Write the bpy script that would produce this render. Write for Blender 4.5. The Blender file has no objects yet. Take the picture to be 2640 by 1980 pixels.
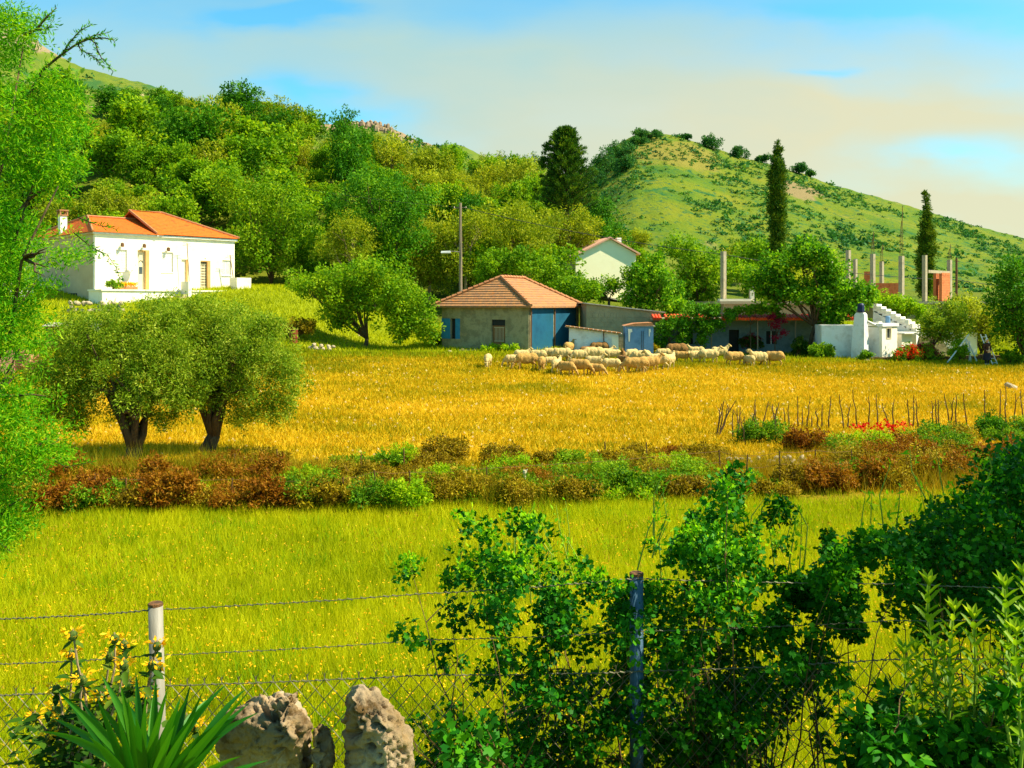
import bpy, bmesh, math, random
import numpy as np
from mathutils import Vector, Matrix

# ------------------------------------------------------------------ camera, sky, sun, exposure
scene = bpy.context.scene
COL = scene.collection
F = 2400.0            # focal length in pixels of the 2640 px wide photograph
CX, HY, EYE = 1320.0, 785.0, 4.0
cam_d = bpy.data.cameras.new('camera'); cam = bpy.data.objects.new('camera', cam_d); COL.objects.link(cam)
cam.location = (0, 0, EYE); cam.rotation_euler = (math.pi/2, 0, 0)
cam_d.sensor_width = 36; cam_d.lens = 36*F/2640; cam_d.shift_y = -(990-HY)/2640
cam_d.clip_start = 0.1; cam_d.clip_end = 6000
scene.camera = cam
SUN_EL = math.radians(50); SUN_AZ = math.atan2(0.985, -0.10)      # azimuth from +Y towards +X
SUN = Vector((math.sin(SUN_AZ)*math.cos(SUN_EL), math.cos(SUN_AZ)*math.cos(SUN_EL), math.sin(SUN_EL)))
sun_d = bpy.data.lights.new('sun', 'SUN'); sun_d.energy = 5.0; sun_d.angle = math.radians(0.5); sun_d.color = (1.0, 0.90, 0.72)
sun = bpy.data.objects.new('sun', sun_d); COL.objects.link(sun); sun.rotation_euler = SUN.to_track_quat('Z', 'Y').to_euler()
scene.view_settings.view_transform = 'Standard'; scene.view_settings.look = 'None'
scene.view_settings.exposure = 1.22; scene.view_settings.gamma = 1.0
scene.cycles.use_denoising = True
scene.cycles.max_bounces = 6; scene.cycles.transmission_bounces = 4; scene.cycles.diffuse_bounces = 3

def build_world():
    w = bpy.data.worlds.new('World'); scene.world = w; w.use_nodes = True
    nt = w.node_tree; N = nt.nodes; L = nt.links; N.clear()
    out = N.new('ShaderNodeOutputWorld'); bg = N.new('ShaderNodeBackground'); L.new(bg.outputs[0], out.inputs[0])
    sky = N.new('ShaderNodeTexSky'); sky.sky_type = 'NISHITA'; sky.sun_disc = False
    sky.sun_elevation = SUN_EL; sky.sun_rotation = SUN_AZ; sky.air_density = 1.0; sky.dust_density = 0.4; sky.ozone_density = 2.0
    tc = N.new('ShaderNodeTexCoord'); sep = N.new('ShaderNodeSeparateXYZ'); L.new(tc.outputs['Generated'], sep.inputs[0])
    def m(op, a, b=0.0, c=None, clamp=False):
        n = N.new('ShaderNodeMath'); n.operation = op; n.use_clamp = clamp
        for i, v in enumerate([a, b] + ([c] if c is not None else [])):
            if isinstance(v, (int, float)): n.inputs[i].default_value = v
            else: L.new(v, n.inputs[i])
        return n.outputs[0]
    yy = m('MAXIMUM', sep.outputs[1], 0.08)
    a = m('DIVIDE', sep.outputs[0], yy); e = m('DIVIDE', sep.outputs[2], yy)
    cmb = N.new('ShaderNodeCombineXYZ'); L.new(a, cmb.inputs[0]); L.new(m('MULTIPLY', e, 2.6), cmb.inputs[1])
    def noise(scale, det, off):
        n = N.new('ShaderNodeTexNoise'); n.inputs['Scale'].default_value = scale; n.inputs['Detail'].default_value = det
        v = N.new('ShaderNodeVectorMath'); v.operation = 'ADD'; v.inputs[1].default_value = (off, off*0.7, 0); L.new(cmb.outputs[0], v.inputs[0])
        L.new(v.outputs[0], n.inputs['Vector']); return n.outputs['Fac']
    n1 = noise(5.0, 6, 3.1); n2 = noise(14.0, 5, 7.7); n3 = noise(2.2, 3, 1.3)
    aw = m('ADD', a, m('MULTIPLY', m('SUBTRACT', n2, 0.5), 0.10)); ew = m('ADD', e, m('MULTIPLY', m('SUBTRACT', n1, 0.5), 0.06))
    total = None
    def blob(ca, ce, sa, se, amp):
        nonlocal total
        dx = m('DIVIDE', m('SUBTRACT', aw, ca), sa); dy = m('DIVIDE', m('SUBTRACT', ew, ce), se)
        r2 = m('ADD', m('MULTIPLY', dx, dx), m('MULTIPLY', dy, dy))
        g = m('MULTIPLY', m('EXPONENT', m('MULTIPLY', r2, -1.0)), amp)
        total = g if total is None else m('ADD', total, g)
    for b in SKY_GAPS: blob(*b)
    top = m('MULTIPLY', m('SUBTRACT', m('ADD', ew, m('MULTIPLY', m('ABSOLUTE', m('ADD', a, 0.12)), 0.10)), 0.268), 11.0, clamp=True)
    tot = m('ADD', total, m('MULTIPLY', top, 0.75))
    tot = m('ADD', tot, m('MULTIPLY', m('SUBTRACT', n1, 0.5), 0.7))
    blue = m('SMOOTH_MIN', m('MAXIMUM', tot, 0.0), 1.0, 0.15)
    # cloud colour: warm cream low and to the right, cooler to the upper left
    cr = N.new('ShaderNodeMix'); cr.data_type = 'RGBA'
    cr.inputs[6].default_value = (0.215, 0.308, 0.290, 1); cr.inputs[7].default_value = (0.352, 0.330, 0.212, 1)
    warm = m('ADD', m('ADD', 0.50, m('MULTIPLY', a, 0.9)), m('ADD', m('MULTIPLY', m('SUBTRACT', 0.22, e), 3.0), m('ADD', m('MULTIPLY', m('SUBTRACT', n3, 0.5), 1.2), m('MULTIPLY', m('SUBTRACT', n1, 0.5), 1.1))), clamp=True)
    L.new(warm, cr.inputs[0])
    sc = N.new('ShaderNodeMix'); sc.data_type = 'RGBA'; sc.blend_type = 'MULTIPLY'; sc.inputs[0].default_value = 1
    L.new(sky.outputs[0], sc.inputs[6]); sc.inputs[7].default_value = (0.040, 0.099, 0.099, 1)
    mx = N.new('ShaderNodeMix'); mx.data_type = 'RGBA'
    front = m('MAXIMUM', m('MULTIPLY', m('ADD', sep.outputs[1], 0.1), 3.0, clamp=True), 0.75)
    cl = m('MULTIPLY', m('SUBTRACT', 1.0, blue, clamp=True), front)
    L.new(m('MULTIPLY', cl, 0.94), mx.inputs[0]); L.new(sc.outputs[2], mx.inputs[6]); L.new(cr.outputs[2], mx.inputs[7])
    L.new(mx.outputs[2], bg.inputs[0]); bg.inputs[1].default_value = 1.0
SKY_GAPS = [(-0.27, 0.303, 0.075, 0.013, 0.9), (-0.22, 0.313, 0.05, 0.010, 0.6), (-0.235, 0.236, 0.060, 0.020, 0.95),
            (-0.17, 0.205, 0.07, 0.018, 0.85), (-0.06, 0.31, 0.10, 0.02, 0.25), (0.40, 0.315, 0.16, 0.020, 0.35),
            (0.47, 0.168, 0.07, 0.013, 0.55), (0.54, 0.150, 0.06, 0.03, 0.30), (-0.12, 0.17, 0.06, 0.02, 0.35), (0.33, 0.255, 0.03, 0.005, 0.4)]
build_world()

# ------------------------------------------------------------------ helpers
def at(px, py, d): return Vector(((px-CX)/F*d, d, EYE-(py-HY)/F*d))
def sm(x, a, b):
    t = np.clip((np.asarray(x, float)-a)/(b-a), 0, 1); return t*t*(3-2*t)
def lerp(a, b, t): return a+(b-a)*t

def vnoise(x, y, seed=0, oct=4, f=1.0):
    """smooth value noise, -1..1, vectorised"""
    x = np.asarray(x, float)*f; y = np.asarray(y, float)*f; r = 0; amp = 1; tot = 0
    for o in range(oct):
        xi = np.floor(x).astype(np.int64); yi = np.floor(y).astype(np.int64); fx = x-xi; fy = y-yi
        fx = fx*fx*(3-2*fx); fy = fy*fy*(3-2*fy)
        def h(i, j):
            n = (i*374761393 + j*668265263 + (seed+o*17)*1442695041) & 0x7fffffff
            n = ((n ^ (n >> 13))*1274126177) & 0x7fffffff
            return ((n ^ (n >> 16)) & 0xffff)/32767.5-1
        v = lerp(lerp(h(xi, yi), h(xi+1, yi), fx), lerp(h(xi, yi+1), h(xi+1, yi+1), fx), fy)
        r = r+v*amp; tot += amp; amp *= .5; x = x*2.03+11.3; y = y*2.03+5.7
    return r/tot

# height of the ground sheet (camera stands on a bank, a flat field below it, the village on the far rise)
def gz(x, y):
    x = np.asarray(x, float); y = np.asarray(y, float)
    z = 2.30-1.15*sm(y, 3.2, 4.5)-1.15*sm(y, 4.5, 7.2)
    rise = lerp(0.72, 0.32, sm(x, 2, 16))
    z = z+rise*sm(y, 44, 62)
    z = z+0.5*sm(y, 62, 74)*sm(x, 20, 0)
    Lf = sm(-x, 9, 20)
    z = z+Lf*(2.45*sm(y, 57.5, 69)+2.0*sm(y, 69, 86))
    z = z+(1-Lf)*1.8*sm(y, 74, 100)
    z = z+0.10*vnoise(x, y, 3, 3, 0.25)*sm(y, 7, 10)*(1-0.5*sm(y, 40, 60))
    z = z+0.35*np.exp(-((y-19.6)/1.3)**2)*sm(-x, -2, 3)          # the low bank under the bramble hedge
    return z
def g1(x, y): return float(gz(x, y))
def gp(px, d): x = (px-CX)/F*d; return Vector((x, d, g1(x, d)))
def hit(px, py):
    """ground point under a sight line"""
    ds = np.arange(4.6, 130, 0.05); x = (px-CX)/F*ds
    f = (EYE-(py-HY)/F*ds)-gz(x, ds)
    i = np.argmax(f <= 0); return Vector((x[i], ds[i], float(gz(x[i], ds[i]))))

ORG = {}
def thing(name, label, cat, loc=(0, 0, 0), group=None):
    o = bpy.data.objects.new(name, None); COL.objects.link(o); o.location = loc; o.empty_display_size = 0.3
    o['label'] = label; o['category'] = cat
    if group: o['group'] = group
    ORG[o.name] = Vector(loc); return o
def tag(o, label, cat, group=None, kind=None):
    if label: o['label'] = label
    if cat: o['category'] = cat
    if group: o['group'] = group
    if kind: o['kind'] = kind
    return o
def link(name, me, parent=None, loc=None):
    o = bpy.data.objects.new(name, me); COL.objects.link(o)
    if parent is not None: o.parent = parent
    if loc is not None: o.location = loc
    return o
def np_mesh(name, V, Fc, mats, tint=None, midx=None, smooth=False):
    """V (n,3) array; Fc (m,k) int array; tint per face"""
    me = bpy.data.meshes.new(name); V = np.asarray(V, np.float32); Fc = np.asarray(Fc, np.int32); m, k = Fc.shape
    me.vertices.add(len(V)); me.vertices.foreach_set('co', V.ravel())
    me.loops.add(m*k); me.loops.foreach_set('vertex_index', Fc.ravel())
    me.polygons.add(m); me.polygons.foreach_set('loop_start', np.arange(0, m*k, k, dtype=np.int32))
    try: me.polygons.foreach_set('loop_total', np.full(m, k, np.int32))
    except Exception: pass
    if midx is not None: me.polygons.foreach_set('material_index', np.asarray(midx, np.int32))
    if smooth: me.polygons.foreach_set('use_smooth', np.ones(m, bool))
    me.update(calc_edges=True)
    if tint is not None:
        at_ = me.attributes.new('tint', 'FLOAT', 'FACE'); at_.data.foreach_set('value', np.asarray(tint, np.float32))
    for mt in (mats if isinstance(mats, (list, tuple)) else [mats]): me.materials.append(mt)
    return me

class Fr:
    """a local frame: origin, yaw (angle of the u axis from +X, v = u turned left), so v points away for yaw 0"""
    def __init__(s, o, yaw): s.o = Vector(o); s.u = Vector((math.cos(yaw), math.sin(yaw), 0)); s.v = Vector((-math.sin(yaw), math.cos(yaw), 0))
    def __call__(s, u, v, z): return s.o+s.u*u+s.v*v+Vector((0, 0, z))
WORLD = Fr((0, 0, 0), 0)

class MB:
    def __init__(s): s.V = []; s.F = []; s.M = []
    def add(s, vs, fs, mi=0):
        b = len(s.V); s.V += [Vector(v) for v in vs]; s.F += [tuple(b+i for i in f) for f in fs]; s.M += [mi]*len(fs); return s
    def box(s, fr, u0, u1, v0, v1, z0, z1, mi=0):
        c = [fr(u, v, z) for z in (z0, z1) for u, v in ((u0, v0), (u1, v0), (u1, v1), (u0, v1))]
        return s.add(c, [(3, 2, 1, 0), (4, 5, 6, 7), (0, 1, 5, 4), (1, 2, 6, 5), (2, 3, 7, 6), (3, 0, 4, 7)], mi)
    def hexa(s, c, mi=0): return s.add(c, [(3, 2, 1, 0), (4, 5, 6, 7), (0, 1, 5, 4), (1, 2, 6, 5), (2, 3, 7, 6), (3, 0, 4, 7)], mi)
    def slab(s, poly, th, mi=0):
        """polygon lowered by th to give it thickness"""
        n = len(poly); p = [Vector(q) for q in poly]; lo = [q-Vector((0, 0, th)) for q in p]
        return s.add(p+lo, [tuple(range(n)), tuple(range(2*n-1, n-1, -1))]+[(i, n+i, n+(i+1) % n, (i+1) % n) for i in range(n)], mi)
    def prism(s, poly, off, mi=0):
        n = len(poly); p = [Vector(q) for q in poly]; o = Vector(off); hi = [q+o for q in p]
        return s.add(p+hi, [tuple(range(n-1, -1, -1)), tuple(range(n, 2*n))]+[(i, (i+1) % n, n+(i+1) % n, n+i) for i in range(n)], mi)
    def tube(s, path, rad, n=6, mi=0):
        P = [Vector(p) for p in path]; R = rad if isinstance(rad, (list, tuple)) else [rad]*len(P); vs = []; prev = None
        for i, p in enumerate(P):
            t = (P[min(i+1, len(P)-1)]-P[max(i-1, 0)]); t = t.normalized() if t.length > 1e-9 else Vector((0, 0, 1))
            a = prev-t*prev.dot(t) if prev is not None else t.cross(Vector((0, 0, 1)) if abs(t.z) < .9 else Vector((1, 0, 0)))
            if a.length < 1e-6: a = t.orthogonal()
            a.normalize(); prev = a; b = t.cross(a)
            vs += [p+(a*math.cos(2*math.pi*k/n)+b*math.sin(2*math.pi*k/n))*R[i] for k in range(n)]
        fs = [(i*n+k, i*n+(k+1) % n, (i+1)*n+(k+1) % n, (i+1)*n+k) for i in range(len(P)-1) for k in range(n)]
        fs += [tuple(range(n-1, -1, -1)), tuple((len(P)-1)*n+k for k in range(n))]
        return s.add(vs, fs, mi)
    def ell(s, c, r, seg=10, ring=7, rot=None, mi=0):
        c = Vector(c); r = r if isinstance(r, (tuple, list)) else (r, r, r); vs = []
        for i in range(ring+1):
            th = math.pi*i/ring
            for k in range(seg):
                ph = 2*math.pi*k/seg; q = Vector((r[0]*math.sin(th)*math.cos(ph), r[1]*math.sin(th)*math.sin(ph), r[2]*math.cos(th)))
                if rot: q = rot @ q
                vs.append(c+q)
        fs = [(i*seg+k, (i+1)*seg+k, (i+1)*seg+(k+1) % seg, i*seg+(k+1) % seg) for i in range(ring) for k in range(seg)]
        return s.add(vs, fs, mi)
    def mesh(s, name, mats, org=Vector((0, 0, 0)), smooth=False):
        me = bpy.data.meshes.new(name); me.from_pydata([tuple(v-org) for v in s.V], [], s.F)
        me.polygons.foreach_set('material_index', s.M)
        if smooth: me.polygons.foreach_set('use_smooth', [True]*len(s.F))
        for m in (mats if isinstance(mats, (list, tuple)) else [mats]): me.materials.append(m)
        me.update(); return me
    def build(s, name, mats, parent=None, smooth=False, label=None):
        """verts are in world space; the thing's origin is taken off"""
        r = parent
        while r is not None and r.parent is not None: r = r.parent
        org = ORG[r.name] if r is not None else Vector((0, 0, 0))
        o = link(name, s.mesh(name, mats, org, smooth), parent)
        if label: o['label'] = label
        return o
    def solo(s, name, mats, label, cat, group=None, smooth=False, loc=None):
        """a thing that is one mesh, its origin at the base"""
        if loc is None:
            xs = [v.x for v in s.V]; ys = [v.y for v in s.V]; loc = Vector(((min(xs)+max(xs))/2, (min(ys)+max(ys))/2, min(v.z for v in s.V)))
        o = link(name, s.mesh(name, mats, Vector(loc), smooth), None, loc); ORG[o.name] = Vector(loc)
        return tag(o, label, cat, group)

def fuse(mb, voxel, smooth=2, mats=None, region=None, name='body'):
    """union of overlapping shapes grown into one continuous skin"""
    me = mb.mesh('tmp', []); o = bpy.data.objects.new('tmp', me); COL.objects.link(o)
    r = o.modifiers.new('r', 'REMESH'); r.mode = 'VOXEL'; r.voxel_size = voxel; r.use_smooth_shade = True
    if smooth:
        sm_ = o.modifiers.new('s', 'SMOOTH'); sm_.iterations = smooth; sm_.factor = .5
    dg = bpy.context.evaluated_depsgraph_get(); res = bpy.data.meshes.new_from_object(o.evaluated_get(dg)); res.name = name
    bpy.data.objects.remove(o); bpy.data.meshes.remove(me)
    res.materials.clear()
    for m in mats: res.materials.append(m)
    if region:
        n = len(res.polygons); cs = np.empty(n*3); res.polygons.foreach_get('center', cs)
        res.polygons.foreach_set('material_index', np.asarray(region(cs.reshape(-1, 3)), np.int32))
    res.polygons.foreach_set('use_smooth', [True]*len(res.polygons)); res.update()
    return res

def wall_holes(mb, fr, u0, u1, v0, v1, z0, z1, holes, mi=0):
    """a wall along u with rectangular openings (ua, ub, za, zb)"""
    us = sorted({u0, u1, *[h[0] for h in holes], *[h[1] for h in holes]})
    for a, b in zip(us[:-1], us[1:]):
        hs = sorted([h for h in holes if h[0] <= a+1e-6 and h[1] >= b-1e-6], key=lambda h: h[2]); z = z0
        for h in hs:
            if h[2] > z+1e-6: mb.box(fr, a, b, v0, v1, z, h[2], mi)
            z = h[3]
        if z < z1-1e-6: mb.box(fr, a, b, v0, v1, z, z1, mi)
    return mb

def roof_slope(mb, a, b, c, d, rows, lip=0.045, mi=0):
    """tiled slope: eave a->b, top d->c (d above a); rows of tiles that overlap downwards"""
    a, b, c, d = map(Vector, (a, b, c, d)); up = Vector((0, 0, 1))
    for k in range(rows):
        t0, t1 = k/rows, (k+1)/rows
        p = [a.lerp(d, t0), b.lerp(c, t0), b.lerp(c, t1), a.lerp(d, t1)]
        q = [p[0]+up*lip, p[1]+up*lip, p[2]+up*0.004, p[3]+up*0.004]
        mb.add([p[0], p[1]]+q, [(0, 1, 3, 2), (2, 3, 4, 5)], mi)
    return mb

# ------------------------------------------------------------------ materials
def newmat(name):
    m = bpy.data.materials.new(name); m.use_nodes = True; nt = m.node_tree
    return m, nt.nodes, nt.links, nt.nodes['Principled BSDF']
def c4(c): return (*c, 1.0) if len(c) == 3 else c
def pm(name, cols, scale=3.0, rough=0.85, bump=0.0, bscale=None, detail=5, metal=0.0, spec=0.3, coord='Object', stretch=None, lohi=(0.35, 0.65)):
    """a surface whose colour wanders between the given colours with procedural noise"""
    m, N, L, B = newmat(name); B.inputs['Roughness'].default_value = rough; B.inputs['Metallic'].default_value = metal
    B.inputs['Specular IOR Level'].default_value = spec
    tc = N.new('ShaderNodeTexCoord'); vec = tc.outputs[coord]
    if stretch:
        mp = N.new('ShaderNodeMapping'); mp.inputs['Scale'].default_value = stretch; L.new(vec, mp.inputs[0]); vec = mp.outputs[0]
    n = N.new('ShaderNodeTexNoise'); n.inputs['Scale'].default_value = scale; n.inputs['Detail'].default_value = detail; n.inputs['Roughness'].default_value = .65
    L.new(vec, n.inputs['Vector'])
    r = N.new('ShaderNodeValToRGB'); cr = r.color_ramp
    while len(cr.elements) < len(cols): cr.elements.new(.5)
    for i, c in enumerate(cols):
        cr.elements[i].position = lohi[0]+(lohi[1]-lohi[0])*i/max(1, len(cols)-1); cr.elements[i].color = c4(c)
    L.new(n.outputs['Fac'], r.inputs[0]); L.new(r.outputs[0], B.inputs['Base Color'])
    if bump:
        n2 = N.new('ShaderNodeTexNoise'); n2.inputs['Scale'].default_value = bscale or scale*4; n2.inputs['Detail'].default_value = 6; L.new(vec, n2.inputs['Vector'])
        bp = N.new('ShaderNodeBump'); bp.inputs['Strength'].default_value = bump; bp.inputs['Distance'].default_value = 0.05
        L.new(n2.outputs['Fac'], bp.inputs['Height']); L.new(bp.outputs[0], B.inputs['Normal'])
    return m
def leafmat(name, cols, trans=0.4, rough=0.6, var=0.25, tcol=None, spec=0.07):
    """leaf colour from a per-leaf tint, varied a little from plant to plant; light passes through"""
    m, N, L, B = newmat(name); B.inputs['Roughness'].default_value = rough; B.inputs['Specular IOR Level'].default_value = spec
    a = N.new('ShaderNodeAttribute'); a.attribute_name = 'tint'
    oi = N.new('ShaderNodeObjectInfo')
    ad = N.new('ShaderNodeMath'); ad.operation = 'MULTIPLY_ADD'; ad.inputs[1].default_value = var; L.new(oi.outputs['Random'], ad.inputs[0])
    sb = N.new('ShaderNodeMath'); sb.operation = 'SUBTRACT'; sb.inputs[1].default_value = var*0.5; L.new(a.outputs['Fac'], sb.inputs[0]); L.new(sb.outputs[0], ad.inputs[2])
    r = N.new('ShaderNodeValToRGB'); cr = r.color_ramp
    while len(cr.elements) < len(cols): cr.elements.new(.5)
    for i, c in enumerate(cols): cr.elements[i].position = i/max(1, len(cols)-1); cr.elements[i].color = c4(c)
    L.new(ad.outputs[0], r.inputs[0]); L.new(r.outputs[0], B.inputs['Base Color'])
    if trans > 0:
        t = N.new('ShaderNodeBsdfTranslucent'); mu = N.new('ShaderNodeMix'); mu.data_type = 'RGBA'; mu.blend_type = 'MULTIPLY'; mu.inputs[0].default_value = 1
        L.new(r.outputs[0], mu.inputs[6]); mu.inputs[7].default_value = c4(tcol or (1.5, 1.4, 0.6)); L.new(mu.outputs[2], t.inputs[0])
        mx = N.new('ShaderNodeMixShader'); mx.inputs[0].default_value = trans
        L.new(B.outputs[0], mx.inputs[1]); L.new(t.outputs[0], mx.inputs[2]); L.new(mx.outputs[0], N['Material Output'].inputs[0])
    return m

# ------------------------------------------------------------------ vegetation tools
RH = ([(0, 0, 0), (0.5, 0.5, 0.03), (1, 0, 0), (0.5, -0.5, 0.03)], [(0, 1, 2, 3)])                     # plain leaf
BL = ([(0, 0.5, 0), (0, -0.5, 0), (1, 0, 0)], [(0, 1, 2)])                                              # grass blade
IVY = ([(0, 0, 0), (0.12, 0.48, .06), (0.42, 0.28, 0), (0.62, 0.52, .05), (1, 0, 0), (0.62, -0.52, .05), (0.42, -0.28, 0), (0.12, -0.48, .06)],
       [(0, 1, 2, 4), (0, 4, 6, 7), (2, 3, 4, 4), (4, 5, 6, 6)])
LANCE = ([(0, 0, 0), (0.3, 0.5, .05), (0.7, 0.36, .02), (1, 0, -.1), (0.7, -0.36, .02), (0.3, -0.5, .05)], [(0, 1, 2, 3), (0, 3, 4, 5)])
def unit(v): return v/np.maximum(np.linalg.norm(v, axis=1, keepdims=True), 1e-9)
def scatter(tmpl, P, X, Nrm, ln, wd):
    """copies of a leaf template at points P, pointing along X, facing Nrm"""
    tv = np.array(tmpl[0], float); n = len(P)
    X = unit(X); Y = unit(np.cross(Nrm, X)); Z = np.cross(X, Y)
    ln = np.broadcast_to(ln, (n,))[:, None, None]; wd = np.broadcast_to(wd, (n,))[:, None, None]
    V = P[:, None, :]+X[:, None, :]*(tv[None, :, 0:1]*ln)+Y[:, None, :]*(tv[None, :, 1:2]*wd)+Z[:, None, :]*(tv[None, :, 2:3]*ln)
    k = len(tv); fs = tmpl[1]
    Fo = np.concatenate([np.array(f)[None, :]+np.arange(n)[:, None]*k for f in fs], 0)
    return V.reshape(-1, 3), Fo, n, len(fs)
def rdir(rng, n): return unit(rng.normal(size=(n, 3)))
def leaf_mesh(name, mat, P, X, Nr, ln, wd, tint, tmpl=RH):
    V, Fo, n, k = scatter(tmpl, P, X, Nr, ln, wd)
    tt = np.tile(tint, k)
    if Fo.shape[1] == 4 and (Fo[:, 2] == Fo[:, 3]).any():        # degenerate quads in the template: use triangles
        t1 = Fo[:, [0, 1, 2]]; ok = Fo[:, 2] != Fo[:, 3]; t2 = Fo[ok][:, [0, 2, 3]]
        Fo = np.concatenate([t1, t2]); tt = np.concatenate([tt, tt[ok]])
    return np_mesh(name, V, Fo, mat, tint=tt)
def crown_mesh(name, mat, lobes, rng, n, ln, wd, sub=10, subr=0.33, tmpl=RH, tint=(0.5, 0.28), droop=0.0, inner=0.2, flat=0.9, org=None, kout=0.20):
    """foliage: each lobe (x,y,z,r) carries leaf clumps over its skin, each clump many leaves, so gaps and dark hollows stay between them"""
    lobes = np.array(lobes, float); C = []; R = []; T = []
    for (x, y, z, r) in lobes:
        d = rdir(rng, sub); d[:, 2] = d[:, 2]*0.85+0.12; d = unit(d); k = rng.uniform(.60, 1.0+kout, sub)
        c = np.array([x, y, z])+d*(r*k)[:, None]*np.array([1, 1, flat]); C.append(c); R.append(r*subr*rng.uniform(.6, 1.35, sub)); T.append(rng.normal(0, 1, sub))
        m = max(1, int(sub*inner)); d = rdir(rng, m); C.append(np.array([x, y, z])+d*(r*.4)); R.append(np.full(m, r*subr*1.3)); T.append(rng.normal(0, 1, m))
    C = np.concatenate(C); R = np.concatenate(R); T = np.concatenate(T)
    p = R**2; idx = rng.choice(len(C), n, p=p/p.sum())
    d = rdir(rng, n); k = rng.uniform(0.15, 1.0, n)**0.5
    P = C[idx]+d*(R[idx]*k)[:, None]
    X = unit(d+rdir(rng, n)*0.9+np.array([0, 0, -droop])); Nr = unit(d*0.8+rdir(rng, n)*0.8+np.array([0, 0, .5]))
    L = ln*rng.uniform(.6, 1.35, n); W = wd*rng.uniform(.7, 1.3, n)
    ti = np.clip(tint[0]+tint[1]*(0.55*T[idx]+0.6*rng.normal(size=n)), 0, 1)
    if org is not None: P = P-np.array(org)
    return leaf_mesh(name, mat, P, X, Nr, L, W, ti, tmpl)
def wob(p0, p1, n, amp, rnd):
    p0, p1 = Vector(p0), Vector(p1); L = (p1-p0).length
    return [p0.lerp(p1, i/n)+(Vector((rnd.uniform(-1, 1), rnd.uniform(-1, 1), rnd.uniform(-.5, .5)))*amp*L if 0 < i < n else Vector()) for i in range(n+1)]
def trunk_mb(base, fork, r, lobes, rnd, limbs=7, rl=0.42, amp=.05):
    mb = MB(); base = Vector(base); fork = Vector(fork)
    mb.tube([base-Vector((0, 0, .15)), base.lerp(fork, .08), base.lerp(fork, .35), fork], [r*1.5, r*1.15, r*.92, r*.8], 9)
    for (x, y, z, q) in list(lobes)[:limbs]:
        e = Vector((x, y, z)); pts = wob(fork-Vector((0, 0, r*.4)), e, 4, amp, rnd)
        mb.tube(pts, [r*.66, r*rl, r*rl*.7, r*rl*.45, r*.08], 6)
        for _ in range(3):
            q0 = pts[rnd.choice((2, 3))]; q1 = q0+Vector((rnd.uniform(-1, 1), rnd.uniform(-1, 1), rnd.uniform(.1, 1)))*q*.9
            mb.tube(wob(q0, q1, 3, .06, rnd), [r*.24, r*.17, r*.11, r*.03], 5)
    return mb
def plant_at(name, label, cat, base, lobes, rng, leaf, n, ln, wd, wood, r=0.1, fork=None, group=None, limbs=7, **kw):
    base = Vector(base); t = thing(name, label, cat, base, group)
    zmin = min(l[2]-l[3] for l in lobes); rnd = random.Random(int(rng.integers(1e6)))
    fk = Vector(fork) if fork is not None else Vector((base.x, base.y, lerp(base.z, zmin, .9) if zmin > base.z+.3 else base.z+.3*(max(l[2] for l in lobes)-base.z)))
    trunk_mb(base, fk, r, lobes, rnd, limbs).build('trunk', wood, t, smooth=True)
    me = crown_mesh('crown', leaf, lobes, rng, n, ln, wd, org=tuple(base), **kw); link('crown', me, t)
    return t
def px_lobes(d, lst, rng, spread=0.75, copies=(-1, 0, 1)):
    """crown lobes written as (px, py, r) in photo pixels at distance d, doubled front and back so that the crown is round"""
    out = []
    for (px, py, r) in lst:
        R = r/F*d; c = at(px, py, d)
        for k in copies:
            s = 1-0.18*abs(k)
            out.append((c.x+rng.normal()*R*.15, c.y+k*R*spread*rng.uniform(.7, 1.2), c.z+rng.normal()*R*.1-abs(k)*R*.08, R*s))
    return out
def copy_tree(o, parent=None):
    c = o.copy(); COL.objects.link(c)
    if parent is not None: c.parent = parent
    for ch in list(KIDS.get(o.name, ())): copy_tree(ch, c)
    return c
KIDS = {}
def remember(o): KIDS[o.name] = list(o.children); [remember(c) for c in o.children]
# ------------------------------------------------------------------ material library
M = {}
M['white'] = pm('white_paint', [(.80, .72, .52), (.84, .77, .58), (.76, .66, .46)], 1.2, .8, .15, 20)
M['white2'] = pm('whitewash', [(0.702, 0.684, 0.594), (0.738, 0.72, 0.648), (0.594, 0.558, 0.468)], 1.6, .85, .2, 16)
M['side'] = pm('shaded_side_plaster', [(.46, .34, .18), (.52, .40, .22)], 1.0, .9, .15, 14)  # the side wall's shaded tan is put into the plaster colour
M['terra'] = pm('orange_roof_tiles', [(.56, .100, .004), (.66, .135, .006), (.47, .078, .004)], 2.5, .75, .4, 9)
M['oldtile'] = pm('weathered_roof_tiles', [(.29, .135, .05), (.38, .17, .05), (.23, .125, .06), (.42, .15, .03)], 2.2, .85, .5, 7)
M['ridge'] = pm('ridge_tiles', [(.44, .19, .07), (.36, .14, .05)], 4, .8, .3)
M['redtile'] = pm('red_eave_tiles', [(.75, .07, .01), (.62, .05, .01), (.80, .13, .02)], 5, .7, .3)
M['hutwall'] = pm('old_grey_render', [(.27, .215, .10), (.34, .28, .14), (.21, .175, .085), (.33, .24, .11)], .9, .95, .5, 9, detail=8)
M['blue'] = pm('blue_painted_sheet', [(.004, .06, .105), (.007, .085, .14), (.006, .07, .10)], .7, .6, .1, 5)  # blue made darker in place of shade on the hut panels
M['bluewood'] = pm('blue_shutter_paint', [(.02, .16, .32), (.03, .22, .36)], 3, .6)
M['shedblue'] = pm('pale_blue_paint', [(0.112, 0.224, 0.364), (0.14, 0.266, 0.406), (0.091, 0.182, 0.294)], 1.5, .7, .1)
M['concrete'] = pm('raw_concrete', [(.31, .255, .15), (.37, .31, .19), (.26, .215, .13)], 1.8, .9, .3, 14)
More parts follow.
